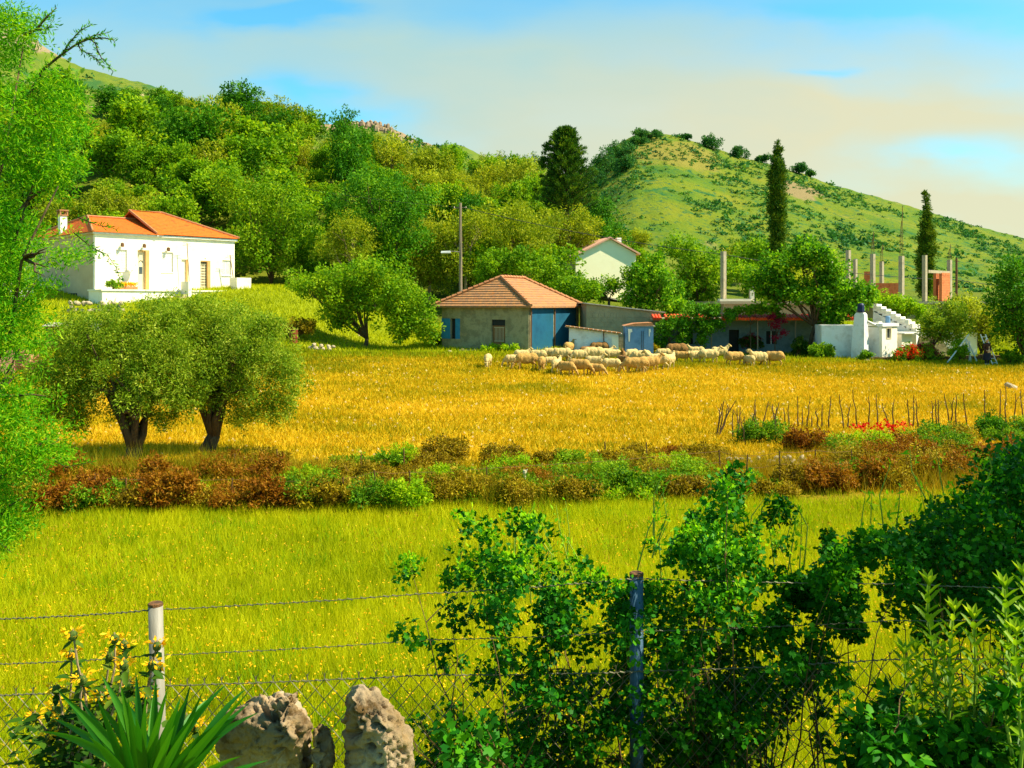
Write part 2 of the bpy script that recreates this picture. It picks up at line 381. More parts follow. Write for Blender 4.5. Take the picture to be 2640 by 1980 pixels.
M['block'] = pm('cinder_block', [(.27, .22, .12), (.34, .28, .155)], 1.6, .95, .3, 12)
M['brick'] = pm('hollow_red_brick', [(0.468, 0.136, 0.0382), (0.544, 0.178, 0.051), (0.391, 0.102, 0.0255)], 3, .85, .3, 14)
M['tin'] = pm('old_sheet_metal', [(0.364, 0.322, 0.238), (0.42, 0.371, 0.28), (0.294, 0.231, 0.154)], 2, .6, .2)
M['dark'] = pm('dark_opening', [(.012, .014, .012), (.02, .02, .016)], 2, .8)
M['rust'] = pm('rusty_iron', [(.10, .045, .015), (.16, .07, .02), (.06, .03, .012)], 14, .8, .3)
M['wire'] = pm('grey_wire', [(.13, .12, .06), (.09, .085, .045)], 30, .6, metal=.3)
M['galv'] = pm('weathered_steel_pipe', [(.19, .175, .125), (.23, .21, .155), (.15, .13, .09)], 10, .55, .1, 60, stretch=(1, 1, .2))
M['bluepost'] = pm('shade_blue_pipe', [(.025, .07, .11), (.035, .09, .14), (.02, .055, .085)], 9, .55, .1, 50, stretch=(1, 1, .2))  # the post's blue is skylit shade put into the pipe colour
M['pole'] = pm('grey_weathered_timber', [(0.208, 0.152, 0.088), (0.272, 0.208, 0.128)], 4, .9, .3, 20, stretch=(4, 4, .4))
M['wood'] = pm('brown_board', [(.22, .10, .03), (.30, .14, .045)], 3, .8, .2, stretch=(4, 4, .5))
M['bark'] = pm('bark', [(.055, .034, .012), (.10, .065, .026), (.035, .022, .010)], 3, .95, .8, 14, stretch=(2.5, 2.5, .7))
M['bark2'] = pm('pale_bark', [(.22, .15, .07), (.30, .21, .10)], 3, .95, .5, 12, stretch=(2.5, 2.5, .7))
M['stick'] = pm('dry_stick', [(.10, .055, .018), (.16, .09, .03)], 6, .9, .3)
M['stone'] = pm('field_stone', [(.33, .25, .13), (.40, .32, .19), (.25, .19, .10)], 3, .9, .5, 12)
M['cream'] = pm('cream_door_paint', [(0.612, 0.51, 0.289), (0.663, 0.561, 0.34)], 2, .6)
M['reveal'] = pm('shaded_reveal_ochre', [(.50, .28, .08), (.56, .33, .11)], 2, .8)  # shade of the door reveals put in as ochre; also the porch's colour
M['glass'] = pm('window_glass', [(.03, .04, .05), (.05, .06, .06)], 2, .15, spec=.6)
M['bluetin'] = pm('dark_blue_pot', [(.004, .012, .05), (.008, .02, .07)], 3, .6)
M['shadewall'] = pm('shade_toned_whitewash', [(.13, .19, .20), (.17, .23, .23), (.10, .15, .16)], 1.5, .9, .1)  # whitewash darkened to blue-grey, the vine's shade put into its colour
M['outcrop'] = pm('far_outcrop_stone', [(.22, .15, .08), (.27, .19, .11)], .5, .9)
M['fleck'] = pm('straw_coloured_stone', [(.36, .26, .08), (.44, .33, .13)], 3, .9)
M['pale'] = pm('pale_cyan_plaster', [(.88, .80, .48), (.89, .82, .50), (.85, .77, .44)], .5, .9, .1)
LM = {}
K = 1.55
def br_(cols, k): return [tuple(min(.82, v*k*(1 if i < 2 else .75)) for i, v in enumerate(c)) for c in cols]
LM['olive'] = leafmat('olive_leaves', [(.045, .11, .003), (.12, .22, .006), (.25, .35, .014), (.45, .50, .06)], .38)
LM['olivefar'] = leafmat('pale_olive_leaves', [(.055, .11, .003), (.16, .225, .004), (.30, .34, .010), (.44, .46, .03)], .38, var=.3)
LM['green'] = leafmat('broad_green_leaves', [(.028, .10, .002), (.085, .215, .003), (.18, .32, .005), (.33, .45, .010)], .4, var=.3)
LM['dark'] = leafmat('dark_evergreen_leaves', [(.011, .06, .002), (.03, .13, .003), (.065, .21, .004), (.14, .29, .008)], .3, var=.25)
LM['cyp'] = leafmat('cypress_foliage', br_([(.006, .028, .003), (.020, .055, .003), (.06, .095, .005), (.12, .14, .008)], 1.9), .2)
LM['fir'] = leafmat('fir_needles', br_([(.008, .034, .006), (.022, .058, .006), (.06, .11, .006), (.12, .16, .012)], 2.0), .2)
LM['fig'] = leafmat('fig_leaves', br_([(.012, .06, .002), (.04, .13, .003), (.11, .23, .006), (.30, .38, .02)], K), .4)
LM['near'] = leafmat('near_needle_leaves', [(.02, .12, .002), (.055, .25, .003), (.14, .36, .004), (.34, .48, .01)], .45)
LM['vine'] = leafmat('climber_leaves', [(.004, .055, .0015), (.012, .105, .002), (.036, .18, .003), (.12, .30, .005)], .2, rough=.5)
LM['tip'] = leafmat('young_climber_leaves', [(.04, .22, .002), (.10, .36, .004), (.22, .46, .006), (.36, .55, .01)], .5)
LM['ole'] = leafmat('oleander_leaves', br_([(.02, .075, .003), (.06, .16, .004), (.17, .29, .008), (.36, .44, .02)], 1.2), .4, rough=.4)
LM['sage'] = leafmat('sage_leaves', [(.012, .05, .003), (.03, .09, .004), (.07, .13, .008), (.14, .18, .015)], .3)
LM['bramble'] = leafmat('dry_bramble_leaves', [(.09, .030, .002), (.19, .065, .003), (.27, .115, .005), (.32, .19, .01)], .3, var=.3)
LM['drybush'] = leafmat('brownish_bush_leaves', br_([(.05, .032, .003), (.12, .08, .004), (.20, .15, .006), (.28, .22, .012)], K), .3, var=.3)
LM['shrub'] = leafmat('hedge_leaves', br_([(.016, .062, .003), (.05, .13, .004), (.11, .20, .006), (.20, .28, .01)], K), .35, var=.3)
LM['lime'] = leafmat('bright_shrub_leaves', br_([(.06, .17, .003), (.14, .28, .004), (.24, .36, .006), (.34, .42, .01)], 1.2), .45, var=.25)
LM['redfl'] = leafmat('red_petals', [(.55, .012, .006), (.75, .05, .006), (.80, .14, .008)], .3, tcol=(1.3, .8, .6))
LM['pink'] = leafmat('magenta_petals', [(.16, .006, .02), (.26, .010, .035), (.36, .03, .06)], .3, tcol=(1.3, .8, .8))
LM['yel'] = leafmat('yellow_petals', [(.72, .34, .004), (.85, .50, .008), (.88, .62, .03)], .35, tcol=(1.2, 1.0, .5))
LM['grass'] = leafmat('meadow_grass', [(.15, .20, .001), (.30, .34, .001), (.44, .45, .002), (.58, .53, .008)], .35, var=0, tcol=(1.3, 1.3, .5))
LM['stub'] = leafmat('golden_stubble', [(.15, .19, .002), (.38, .29, .002), (.59, .375, .004), (.74, .50, .03)], .3, var=0, tcol=(1.3, 1.1, .5))
LM['dry'] = leafmat('dry_tall_grass', [(.13, .17, .003), (.24, .22, .004), (.34, .22, .006), (.44, .30, .02)], .35, var=0, tcol=(1.3, 1.1, .5))
LM['yucca'] = leafmat('yucca_blades', [(.006, .07, .003), (.015, .125, .004), (.05, .20, .005), (.22, .36, .012)], .30, rough=.5, spec=.25, var=0)
LM['scrub'] = leafmat('hill_scrub_leaves', [(.012, .065, .018), (.024, .115, .024), (.05, .17, .022), (.11, .22, .02)], .25, var=.2)

# ------------------------------------------------------------------ the ground
def ground_mat():
    m, N, L, B = newmat('field_soil_and_turf'); B.inputs['Roughness'].default_value = .95; B.inputs['Specular IOR Level'].default_value = .1
    tc = N.new('ShaderNodeTexCoord'); sep = N.new('ShaderNodeSeparateXYZ'); L.new(tc.outputs['Object'], sep.inputs[0])
    def noise(s, d=5):
        n = N.new('ShaderNodeTexNoise'); n.inputs['Scale'].default_value = s; n.inputs['Detail'].default_value = d; L.new(tc.outputs['Object'], n.inputs['Vector']); return n.outputs['Fac']
    nb = noise(.22); nf = noise(3.0, 8)
    def math_(op, a, b):
        n = N.new('ShaderNodeMath'); n.operation = op
        for i, v in enumerate((a, b)):
            if isinstance(v, (int, float)): n.inputs[i].default_value = v
            else: L.new(v, n.inputs[i])
        return n.outputs[0]
    y = math_('ADD', sep.outputs[1], math_('MULTIPLY', math_('SUBTRACT', nb, .5), 9.0))
    r = N.new('ShaderNodeValToRGB'); cr = r.color_ramp
    stops = [(0, (.16, .21, .003)), (17.5, (.24, .27, .003)), (20, (.22, .13, .008)), (24, (.40, .28, .010)), (40, (.47, .33, .008)), (51, (.38, .30, .005)), (57, (.28, .26, .003)), (64, (.20, .23, .003)), (100, (.17, .23, .003))]
    while len(cr.elements) < len(stops): cr.elements.new(.5)
    for i, (p, c) in enumerate(stops): cr.elements[i].position = p/100; cr.elements[i].color = c4(c)
    L.new(math_('DIVIDE', y, 100.0), r.inputs[0])
    v = N.new('ShaderNodeMix'); v.data_type = 'RGBA'; v.blend_type = 'MULTIPLY'; v.inputs[0].default_value = 1
    r2 = N.new('ShaderNodeValToRGB'); r2.color_ramp.elements[0].position = .3; r2.color_ramp.elements[0].color = (.62, .62, .6, 1); r2.color_ramp.elements[1].position = .7; r2.color_ramp.elements[1].color = (1.25, 1.2, 1.1, 1)
    L.new(nf, r2.inputs[0]); L.new(r.outputs[0], v.inputs[6]); L.new(r2.outputs[0], v.inputs[7]); L.new(v.outputs[2], B.inputs['Base Color'])
    bp = N.new('ShaderNodeBump'); bp.inputs['Strength'].default_value = .6; bp.inputs['Distance'].default_value = .08; L.new(noise(9, 8), bp.inputs['Height']); L.new(bp.outputs[0], B.inputs['Normal'])
    return m
def grid(name, xs, ys, zf, mat, polar=False):
    """height field; polar: xs are x/y slopes"""
    X, Y = np.meshgrid(xs, ys)
    if polar: X = X*Y
    Z = zf(X, Y); ny, nx = X.shape
    V = np.stack([X, Y, Z], -1).reshape(-1, 3); i = np.arange((ny-1)*nx).reshape(ny-1, nx)[:, :-1].ravel()
    Fc = np.stack([i, i+1, i+nx+1, i+nx], 1)
    return np_mesh(name, V, Fc, mat, smooth=True)
def axis(*seg):
    a = [np.arange(*s) for s in seg]; return np.concatenate(a)
xs = axis((-3000, -100, 200), (-100, -40, 4), (-40, -8, 1), (-8, 8, .4), (8, 40, 1), (40, 100, 4), (100, 3001, 200))
ys = axis((-60, -2, 5), (-2, 9, .25), (9, 25, .4), (25, 110, 1), (110, 300, 10), (300, 5001, 250))
def gz_far(x, y): return gz(x, np.minimum(y, 100.0))-0.0*x
tag(link('ground', grid('ground', xs, ys, gz_far, ground_mat())), None, None, kind='structure')

# hills: each one a height field whose skyline, seen from the field, is a list of (px, py)
def skyline(pts):
    px = np.array([p[0] for p in pts], float); py = np.array([p[1] for p in pts], float)
    return (px-CX)/F, (HY-py)/F
def hill_mat(name, cols, scale, patches, rock=None, lohi=(.3, .7)):
    """grass, dry grass, bare earth and rock in patches"""
    m, N, L, B = newmat(name); B.inputs['Roughness'].default_value = .95; B.inputs['Specular IOR Level'].default_value = .1
    tc = N.new('ShaderNodeTexCoord')
    def noise(s, d=8, off=0.0):
        mp = N.new('ShaderNodeMapping'); mp.inputs['Location'].default_value = (off, off, off); L.new(tc.outputs['Object'], mp.inputs[0])
        n = N.new('ShaderNodeTexNoise'); n.inputs['Scale'].default_value = s; n.inputs['Detail'].default_value = d; n.inputs['Roughness'].default_value = .68; L.new(mp.outputs[0], n.inputs['Vector']); return n.outputs['Fac']
    r = N.new('ShaderNodeValToRGB'); cr = r.color_ramp
    while len(cr.elements) < len(cols): cr.elements.new(.5)
    for i, c in enumerate(cols): cr.elements[i].position = lohi[0]+(lohi[1]-lohi[0])*i/(len(cols)-1); cr.elements[i].color = c4(c)
    L.new(noise(scale), r.inputs[0]); cur = r.outputs[0]
    for (s, lo, hi, c, off) in patches:
        q = N.new('ShaderNodeMapRange'); q.inputs[1].default_value = lo; q.inputs[2].default_value = hi; L.new(noise(s, 6, off), q.inputs[0])
        x = N.new('ShaderNodeMix'); x.data_type = 'RGBA'; L.new(q.outputs[0], x.inputs[0]); L.new(cur, x.inputs[6]); x.inputs[7].default_value = c4(c); cur = x.outputs[2]
    if rock:                                                          # bare tops named by place: (centre, radii, colour)
        for (ctr, rad, c) in rock:
            mp = N.new('ShaderNodeMapping'); mp.vector_type = 'TEXTURE'; mp.inputs['Location'].default_value = ctr; mp.inputs['Scale'].default_value = rad; L.new(tc.outputs['Object'], mp.inputs[0])
            ln = N.new('ShaderNodeVectorMath'); ln.operation = 'LENGTH'; L.new(mp.outputs[0], ln.inputs[0])
            ad = N.new('ShaderNodeMath'); ad.operation = 'MULTIPLY_ADD'; ad.inputs[1].default_value = 1.6; L.new(noise(.12, 6, 5), ad.inputs[0]); L.new(ln.outputs['Value'], ad.inputs[2])
            q = N.new('ShaderNodeMapRange'); q.inputs[1].default_value = 1.85; q.inputs[2].default_value = 1.55; L.new(ad.outputs[0], q.inputs[0])
            x = N.new('ShaderNodeMix'); x.data_type = 'RGBA'; L.new(q.outputs[0], x.inputs[0]); L.new(cur, x.inputs[6]); x.inputs[7].default_value = c4(c); cur = x.outputs[2]
    L.new(cur, B.inputs['Base Color'])
    bp = N.new('ShaderNodeBump'); bp.inputs['Strength'].default_value = .9; bp.inputs['Distance'].default_value = .6; L.new(noise(.9, 8), bp.inputs['Height']); L.new(bp.outputs[0], B.inputs['Normal'])
    return m
class Hill:
    def __init__(s, name, pts, d0, dr, db, z0, mat, da, nd, power=1.0, rough=.6, back=.6, seed=1, amin=-.75, amax=.75):
        s.sa, s.se = skyline(pts); s.d0, s.dr, s.db, s.z0, s.p, s.rough, s.back, s.seed = d0, dr, db, z0, power, rough, back, seed
        av = np.arange(amin, amax, da); dv = np.concatenate([np.linspace(d0, dr, nd), np.linspace(dr, db, nd//3)[1:]])
        tag(link(name, grid(name, av, dv, s.z, mat, polar=True)), None, None, kind='structure')
    def zr(s, a): return EYE+np.interp(a, s.sa, s.se)*s.dr
    def z(s, x, y):
        x = np.asarray(x, float); y = np.asarray(y, float); a = x/y; zr = s.zr(a)
        t = np.clip((y-s.d0)/(s.dr-s.d0), 0, 1)**s.p; z = s.z0+(zr-s.z0)*t
        tb = np.clip((y-s.dr)/(s.db-s.dr), 0, 1); z = z-(zr-s.z0)*s.back*tb**1.4
        return z+s.rough*vnoise(x, y, s.seed, 4, .06)*np.sin(np.pi*np.clip(t, 0, 1))+.25*s.rough*vnoise(x, y, s.seed+5, 3, .5)
    def at(s, px, d): x = (px-CX)/F*d; return Vector((x, d, float(s.z(x, d))))
    def find(s, px, py):
        ds = np.linspace(s.d0, s.dr, 900); x = (px-CX)/F*ds; f = (EYE-(py-HY)/F*ds)-s.z(x, ds); i = int(np.argmax(f <= 0))
        if not (f <= 0).any(): i = len(ds)-1
        return Vector((x[i], ds[i], float(s.z(x[i], ds[i]))))
GREENS = [(.045, .115, .004), (.10, .17, .005), (.17, .20, .008), (.25, .23, .018)]
far_mat = hill_mat('far_hillside_grass', [(.06, .115, .012), (.11, .15, .012), (.18, .18, .022)], .03,
                   [(.05, .56, .64, (.035, .10, .02), 3), (.10, .60, .68, (.38, .27, .14), 9)],
                   rock=[((-182, 352, 103), (16, 30, 13), (.24, .18, .10)), ((-62, 352, 72), (20, 24, 7), (.27, .18, .09)), ((-38, 352, 66), (12, 24, 6), (.24, .17, .09))])
rock_hill = Hill('far_rocky_hills', [(-900, -60), (-250, 20), (0, 62), (60, 92), (95, 110), (200, 170), (300, 198), (370, 214), (470, 250), (600, 292), (760, 314), (880, 321), (905, 315), (935, 316), (962, 322), (1000, 327), (1012, 334), (1050, 348), (1090, 368), (1130, 375), (1180, 372), (1200, 379), (1250, 404), (1330, 414), (1400, 428), (1500, 470), (1700, 560), (2200, 650), (3200, 700)],
                 170, 350, 560, 2.0, far_mat, .004, 40, rough=2.0, seed=8)
cone_mat = hill_mat('conical_hill_turf', [(.045, .11, .006), (.085, .14, .006), (.125, .155, .006), (.165, .165, .008)], .06,
                    [(.09, .62, .72, (.22, .18, .05), 2), (.22, .56, .64, (.022, .095, .02), 11), (.7, .56, .64, (.012, .075, .03), 17), (.14, .68, .76, (.30, .21, .11), 23)],
                    rock=[((48, 300, 47), (17, 60, 9), (.175, .155, .022)), ((82, 290, 37), (10, 60, 5), (.20, .15, .06))])
cone_hill = Hill('conical_hill', [(700, 640), (1300, 540), (1420, 480), (1470, 462), (1490, 446), (1515, 432), (1535, 425), (1560, 400), (1600, 366), (1640, 346), (1690, 344), (1720, 346), (1760, 355), (1830, 378), (1900, 402), (1990, 425), (2070, 448), (2150, 478), (2300, 518), (2400, 548), (2500, 578), (2640, 614), (2900, 680), (3200, 720)],
                 150, 300, 470, 1.5, cone_mat, .003, 60, rough=1.2, seed=21, amin=-.30, amax=.75)
wood_mat = hill_mat('wooded_slope_soil', [(.05, .09, .004), (.10, .13, .006), (.14, .15, .008)], .15, [])
wood_hill = Hill('wooded_hillside', [(-500, 230), (-100, 270), (200, 282), (300, 292), (500, 292), (650, 300), (740, 346), (800, 384), (900, 416), (1000, 454), (1150, 470), (1250, 478), (1330, 480), (1420, 520), (1500, 560), (1600, 605), (1700, 655), (1850, 690), (2100, 730), (2400, 752), (3200, 760)],
                 84, 170, 260, 0.6, wood_mat, .01, 40, power=.92, rough=.8, seed=31)
# ------------------------------------------------------------------ the white house with the orange roof (far left)
def house():
    C = Vector((-33.6, 75, 0)); fr = Fr(C, math.atan2(.72, .69)); W, D, E, ZF = 12.4, 10.4, 9.72, 5.2
    t = thing('house', 'cream white house with bright orange hipped roof on the left slope', 'house', fr(6, 5, 3.2))
    mb = MB(); doors = [(3.5, 4.5, ZF, 8.55), (7.35, 7.95, ZF, 7.9), (9.1, 10.05, ZF, 7.85)]; wins = [(1.7, 2.6, 6.75, 8.5), (5.6, 6.6, 6.75, 8.45), (11.2, 12.05, 6.6, 7.95)]
    wall_holes(mb, fr, 0, W, 0, .35, 3.0, E, doors+wins); mb.build('front_wall', M['white'], t)
    mb = MB(); mb.box(fr, 0, .35, .352, 16.0, 3.0, E); mb.build('gable_wall', M['side'], t)
    mb = MB(); mb.box(fr, W-.35, W, .352, D, 3.0, E); mb.box(fr, 5.25, W-.352, D-.35, D, 3.0, E); mb.box(fr, 5.25, 5.6, D+.002, 16.0, 3.0, E); mb.box(fr, .352, 5.248, 15.65, 16.0, 3.0, E); mb.box(fr, .352, W-.352, .352, D-.352, 5.0, 5.15); mb.build('back_wall', M['white'], t)
    # doors, each recessed; ochre strips at right and top paint in the reveal's shade
    a = doors[0]; mb = MB(); mb.box(fr, a[0]+.002, a[1]-.002, .24, .30, a[2], a[3]-.002); d = mb.build('door', M['cream'], t, label='cream front door with an arched and a square window')
    mb = MB(); mb.box(fr, a[0]+.22, a[0]+.5, .222, .236, 6.55, 7.15); mb.build('window', M['glass'], d)
    mb = MB(); mb.tube([fr(a[0]+.2, .23, 7.5), fr(a[0]+.25, .23, 7.62), fr(a[0]+.37, .23, 7.68), fr(a[0]+.5, .23, 7.62), fr(a[0]+.55, .23, 7.5)], .03, 5); mb.build('window', M['glass'], d)
    mb = MB(); mb.tube([fr(a[0]+.82, .2, 6.3), fr(a[0]+.82, .2, 6.6)], .025, 6); mb.build('handle', M['rust'], d)
    mb = MB(); mb.box(fr, a[1]-.30, a[1]-.003, .02, .23, a[2], a[3]-.003); mb.box(fr, a[0]+.003, a[1]-.31, .02, .23, a[3]-.08, a[3]-.003); mb.build('shaded_reveal', M['reveal'], t)
    a = doors[1]; mb = MB(); mb.box(fr, a[0]+.002, a[1]-.002, .16, .2, a[2], a[3]-.002); d = mb.build('door', M['white'], t, label='narrow white side door')
    mb = MB(); mb.box(fr, a[1]-.14, a[1]-.003, .02, .155, a[2], a[3]-.003); mb.build('shaded_reveal', M['reveal'], t)
    a = doors[2]; mb = MB(); mb.box(fr, a[0]+.002, a[1]-.002, .24, .28, a[2], a[3]-.002); d = mb.build('door', M['dark'], t, label='door behind a cream lattice grille')
    mb = MB()
    for i in range(5): mb.box(fr, a[0]+.06+i*.135, a[0]+.10+i*.135, .19, .21, a[2]+.3, a[3]-.15)
    for k in range(9):
        z = a[2]+.35+k*.24; mb.box(fr, a[0]+.03, a[0]+.66, .205, .222, z, z+.11)
    mb.box(fr, a[0]+.02, a[0]+.68, .18, .223, a[2]+.02, a[2]+.3); mb.build('grille', M['cream'], d)
    mb = MB(); mb.box(fr, a[1]-.27, a[1]-.003, .02, .23, a[2], a[3]-.003); mb.box(fr, a[0]+.003, a[1]-.28, .02, .23, a[3]-.09, a[3]-.003); mb.build('shaded_reveal', M['reveal'], t)
    for w in wins:                                                    # closed white shutters, slightly sunk
        mb = MB(); mb.box(fr, w[0]+.002, w[1]-.002, .11, .2, w[2]+.002, w[3]-.002); s = mb.build('window', M['white2'], t, label='window closed by white shutters')
        mb = MB(); mu = (w[0]+w[1])/2
        for k in range(12):
            z = w[2]+.1+k*(w[3]-w[2]-.2)/12; mb.box(fr, w[0]+.06, mu-.04, .085, .108, z, z+.06); mb.box(fr, mu+.04, w[1]-.06, .085, .108, z, z+.06)
        mb.build('shutter', M['white'], s)
        mb = MB(); mb.box(fr, w[0]-.06, w[1]+.06, -.07, .10, w[2]-.07, w[2]-.003); mb.build('sill', M['white2'], s)
    for u, z in ((2.15, 8.95), (4.0, 8.95), (6.1, 8.75)):            # bracket lanterns
        mb = MB(); mb.box(fr, u-.05, u+.05, -.025, -.002, z-.16, z+.12); mb.tube([fr(u, -.03, z+.05), fr(u, -.16, z+.12), fr(u, -.24, z+.04)], .02, 6)
        mb.box(fr, u-.08, u+.08, -.32, -.17, z-.22, z+.03); mb.add([fr(u-.1, -.34, z+.03), fr(u+.1, -.34, z+.03), fr(u+.1, -.15, z+.03), fr(u-.1, -.15, z+.03), fr(u, -.245, z+.14)], [(0, 1, 4), (1, 2, 4), (2, 3, 4), (3, 0, 4), (3, 2, 1, 0)])
        mb.build('wall_lamp', M['rust'], t)
    mb = MB(); mb.tube([fr(9.6, -.003, 8.12), fr(9.6, -.06, 8.12)], [.1, .07], 10); mb.build('wall_lamp', M['white2'], t)
    # cornice under the eave
    mb = MB(); mb.box(fr, -.18, W+.18, -.18, -.003, E-.02, E+.14); mb.build('cornice', M['white2'], t)
    mb = MB(); mb.box(fr, -.18, -.003, -.003, 16.1, E-.02, E+.14); mb.build('cornice', M['side'], t)
    o = .3; H1, H2 = 11.5, 12.25; ez = E+.145; sl = (H1-ez)/5.3
    mb = MB(); e0, e1 = fr(-o, -o, ez), fr(5.6, -o, ez); r0, r1 = fr(1.45, 5.1, H1), fr(5.6, 5.1, H1)
    roof_slope(mb, e0, e1, r1, r0, 14, .05); b0 = fr(-o, 16.0+o, ez)
    roof_slope(mb, b0, e0, r0, r0, 14, .05); roof_slope(mb, fr(5.6, 16.0+o, ez), b0, r0, r1, 14, .05)
    r = mb.build('roof', M['terra'], t, label='lower hipped half of the orange tiled roof')
    mb = MB(); mb.tube([e0+Vector((0, 0, .06)), r0+Vector((0, 0, .08)), r1+Vector((0, 0, .08))], .1, 6); mb.tube([b0+Vector((0, 0, .06)), r0+Vector((0, 0, .08))], .1, 6); mb.build('ridge_tile', M['ridge'], r)
    mb = MB(); U0 = 5.05; ez2 = E+.20
    e0, e1 = fr(U0, -o, ez2), fr(W+o, -o, ez2); r0, r1 = fr(U0, 5.1, H2), fr(8.0, 5.1, H2); b0, b1 = fr(W+o, D+o, ez2), fr(U0, D+o, ez2)
    roof_slope(mb, e0, e1, r1, r0, 15, .05); roof_slope(mb, e1, b0, r1, r1, 15, .05); roof_slope(mb, b0, b1, r0, r1, 15, .05)
    mb.add([fr(U0+.02, -o, ez2-.12), fr(U0+.02, 5.1, H2-.1), fr(U0+.02, D+o, ez2-.12), fr(U0+.02, D+o, ez2), r0, fr(U0+.02, -o, ez2)], [(0, 1, 4, 5), (1, 2, 3, 4)])
    r = mb.build('roof', M['terra'], t, label='higher half of the orange tiled roof')
    mb = MB(); up = Vector((0, 0, .08))
    mb.tube([e0+up, r0+up, r1+up, e1+up], .1, 6); mb.tube([r1+up, b0+up], .1, 6); mb.build('ridge_tile', M['ridge'], r)
    mb = MB(); mb.box(fr, U0-.02, U0+.14, -o, D+o, ez2-.14, ez2-.1); mb.build('gutter', M['white2'], r)
    def chimney(u, v, w, z0, z1, mm, lab):
        mb = MB(); mb.box(fr, u-w, u+w, v-w, v+w, z0, z1); c = mb.build('chimney', mm, t, label=lab)
        mb = MB(); mb.box(fr, u-w-.07, u+w+.07, v-w-.07, v+w+.07, z1+.003, z1+.1)
        for du, dv in ((-w, -w), (w, -w), (w, w), (-w, w)): mb.box(fr, u+du-.06, u+du+.06, v+dv-.06, v+dv+.06, z1+.103, z1+.4)
        mb.box(fr, u-w-.1, u+w+.1, v-w-.1, v+w+.1, z1+.403, z1+.52); mb.build('chimney_cap', M['oldtile'], c)
    chimney(.1, 7.0, .28, 9.9, 11.6, M['white2'], 'tall whitewashed chimney with a tile cap')
    chimney(11.6, 6.6, .3, 9.9, 11.25, M['oldtile'], 'low brick chimney behind the roof')
    # terrace in front with a stair and a taller pier at its right end
    mb = MB(); mb.box(fr, -.5, 13.6, -2.6, -.003, 2.6, ZF-.12); mb.box(fr, -.6, 13.7, -2.7, -.004, ZF-.118, ZF); mb.build('terrace', M['white'], t)
    mb = MB()
    for k in range(9): mb.box(fr, 3.0+k*.32, 3.0+(k+1)*.32-.002, -3.9, -2.703, 2.2, 3.1+k*.22)
    mb.build('stair', M['side'], t)
    mb = MB(); mb.box(fr, 5.95, 6.2, -4.0, -2.71, 2.2, 5.9); mb.build('stair_wall', M['white'], t)
    mb = MB(); mb.box(fr, 11.2, 12.6, -2.5, -1.3, ZF+.003, 6.35); mb.build('terrace_pier', M['white'], t)
    mb = MB(); mb.box(fr, 12.7, 17.6, -3.4, -2.705, 2.0, 5.05); mb.box(fr, 17.2, 17.6, -2.70, 2.4, 2.0, 5.052); mb.build('terrace_pier', M['white'], t)
    mb = MB(); mb.box(fr, -.02, 0.30, 3.6, 5.2, 3.6, 4.95); mb.build('cellar_door', M['dark'], t)
    return fr, ZF
hf, ZF = house()
# annexe to the left of the house, mostly behind the branches
t = thing('outbuilding', 'low white outbuilding left of the orange roofed house, behind branches', 'outbuilding', hf(-6, 4.5, 4.2))
mb = MB(); mb.box(hf, -8.6, -2.6, 6.0, 9.0, 3.4, 5.6); mb.build('wall', M['white2'], t)
mb = MB(); mb.slab([hf(-8.9, 5.7, 5.603), hf(-2.3, 5.7, 5.603), hf(-2.3, 9.3, 5.9), hf(-8.9, 9.3, 5.9)], -.0)if False else mb.hexa([hf(-8.9, 5.7, 5.603), hf(-2.3, 5.7, 5.603), hf(-2.3, 9.3, 5.703), hf(-8.9, 9.3, 5.703), hf(-8.9, 5.7, 5.72), hf(-2.3, 5.7, 5.72), hf(-2.3, 9.3, 5.9), hf(-8.9, 9.3, 5.9)]); mb.build('roof', M['concrete'], t)
mb = MB(); mb.box(hf, -5.4, -4.4, 5.96, 5.997, 3.9, 5.2); mb.build('door', M['dark'], t)
# things on the terrace and the facade
def tv_mast(u, v, z0, z1, lean, label):
    t = thing('aerial_mast', label, 'aerial', hf(u, v, z0), 'aerial masts before the house front')
    mb = MB(); mb.tube([hf(u, v, z0), hf(u+lean, v, z1)], .035, 6); mb.build('pole', M['rust'], t)
    mb = MB(); w = u+lean
    for k, (dz, l) in enumerate(((.0, .34), (-.12, .28), (-.24, .4))): mb.tube([hf(w-l, v, z1+dz), hf(w+l, v, z1+dz-.05)], .014, 5)
    mb.build('crossbar', M['rust'], t)
tv_mast(7.75, -.7, ZF, 9.3, -.25, 'tall bent aerial mast by the narrow white door'); tv_mast(12.0, -.8, ZF, 8.4, -.5, 'leaning thin aerial mast by the right end of the house')
t = thing('satellite_dish', 'white satellite dish on the wall left of the front door', 'satellite dish', hf(3.1, -.003, 7.0))
mb = MB(); c = hf(2.95, -.45, 7.1); q = (SUN.cross(Vector((0, 0, 1)))).normalized(); ax = (hf.v*-1+Vector((0, 0, .5))).normalized(); b1 = ax.orthogonal().normalized(); b2 = ax.cross(b1)
rg = [[c+ax*(.12*(r_/.36)**2)+(b1*math.cos(k*.524)+b2*math.sin(k*.524))*r_ for k in range(12)] for r_ in (.05, .15, .26, .36)]
vs = sum(rg, []); mb.add(vs, [(i*12+k, i*12+(k+1) % 12, (i+1)*12+(k+1) % 12, (i+1)*12+k) for i in range(3) for k in range(12)]+[tuple(range(11, -1, -1))]); mb.build('dish', M['white2'], t)
mb = MB(); mb.tube([hf(3.1, -.004, 6.9), hf(3.0, -.4, 7.0)], .03, 6); mb.tube([hf(3.05, -.3, 6.85), c+ax*.5], .015, 5); mb.build('bracket', M['rust'], t)

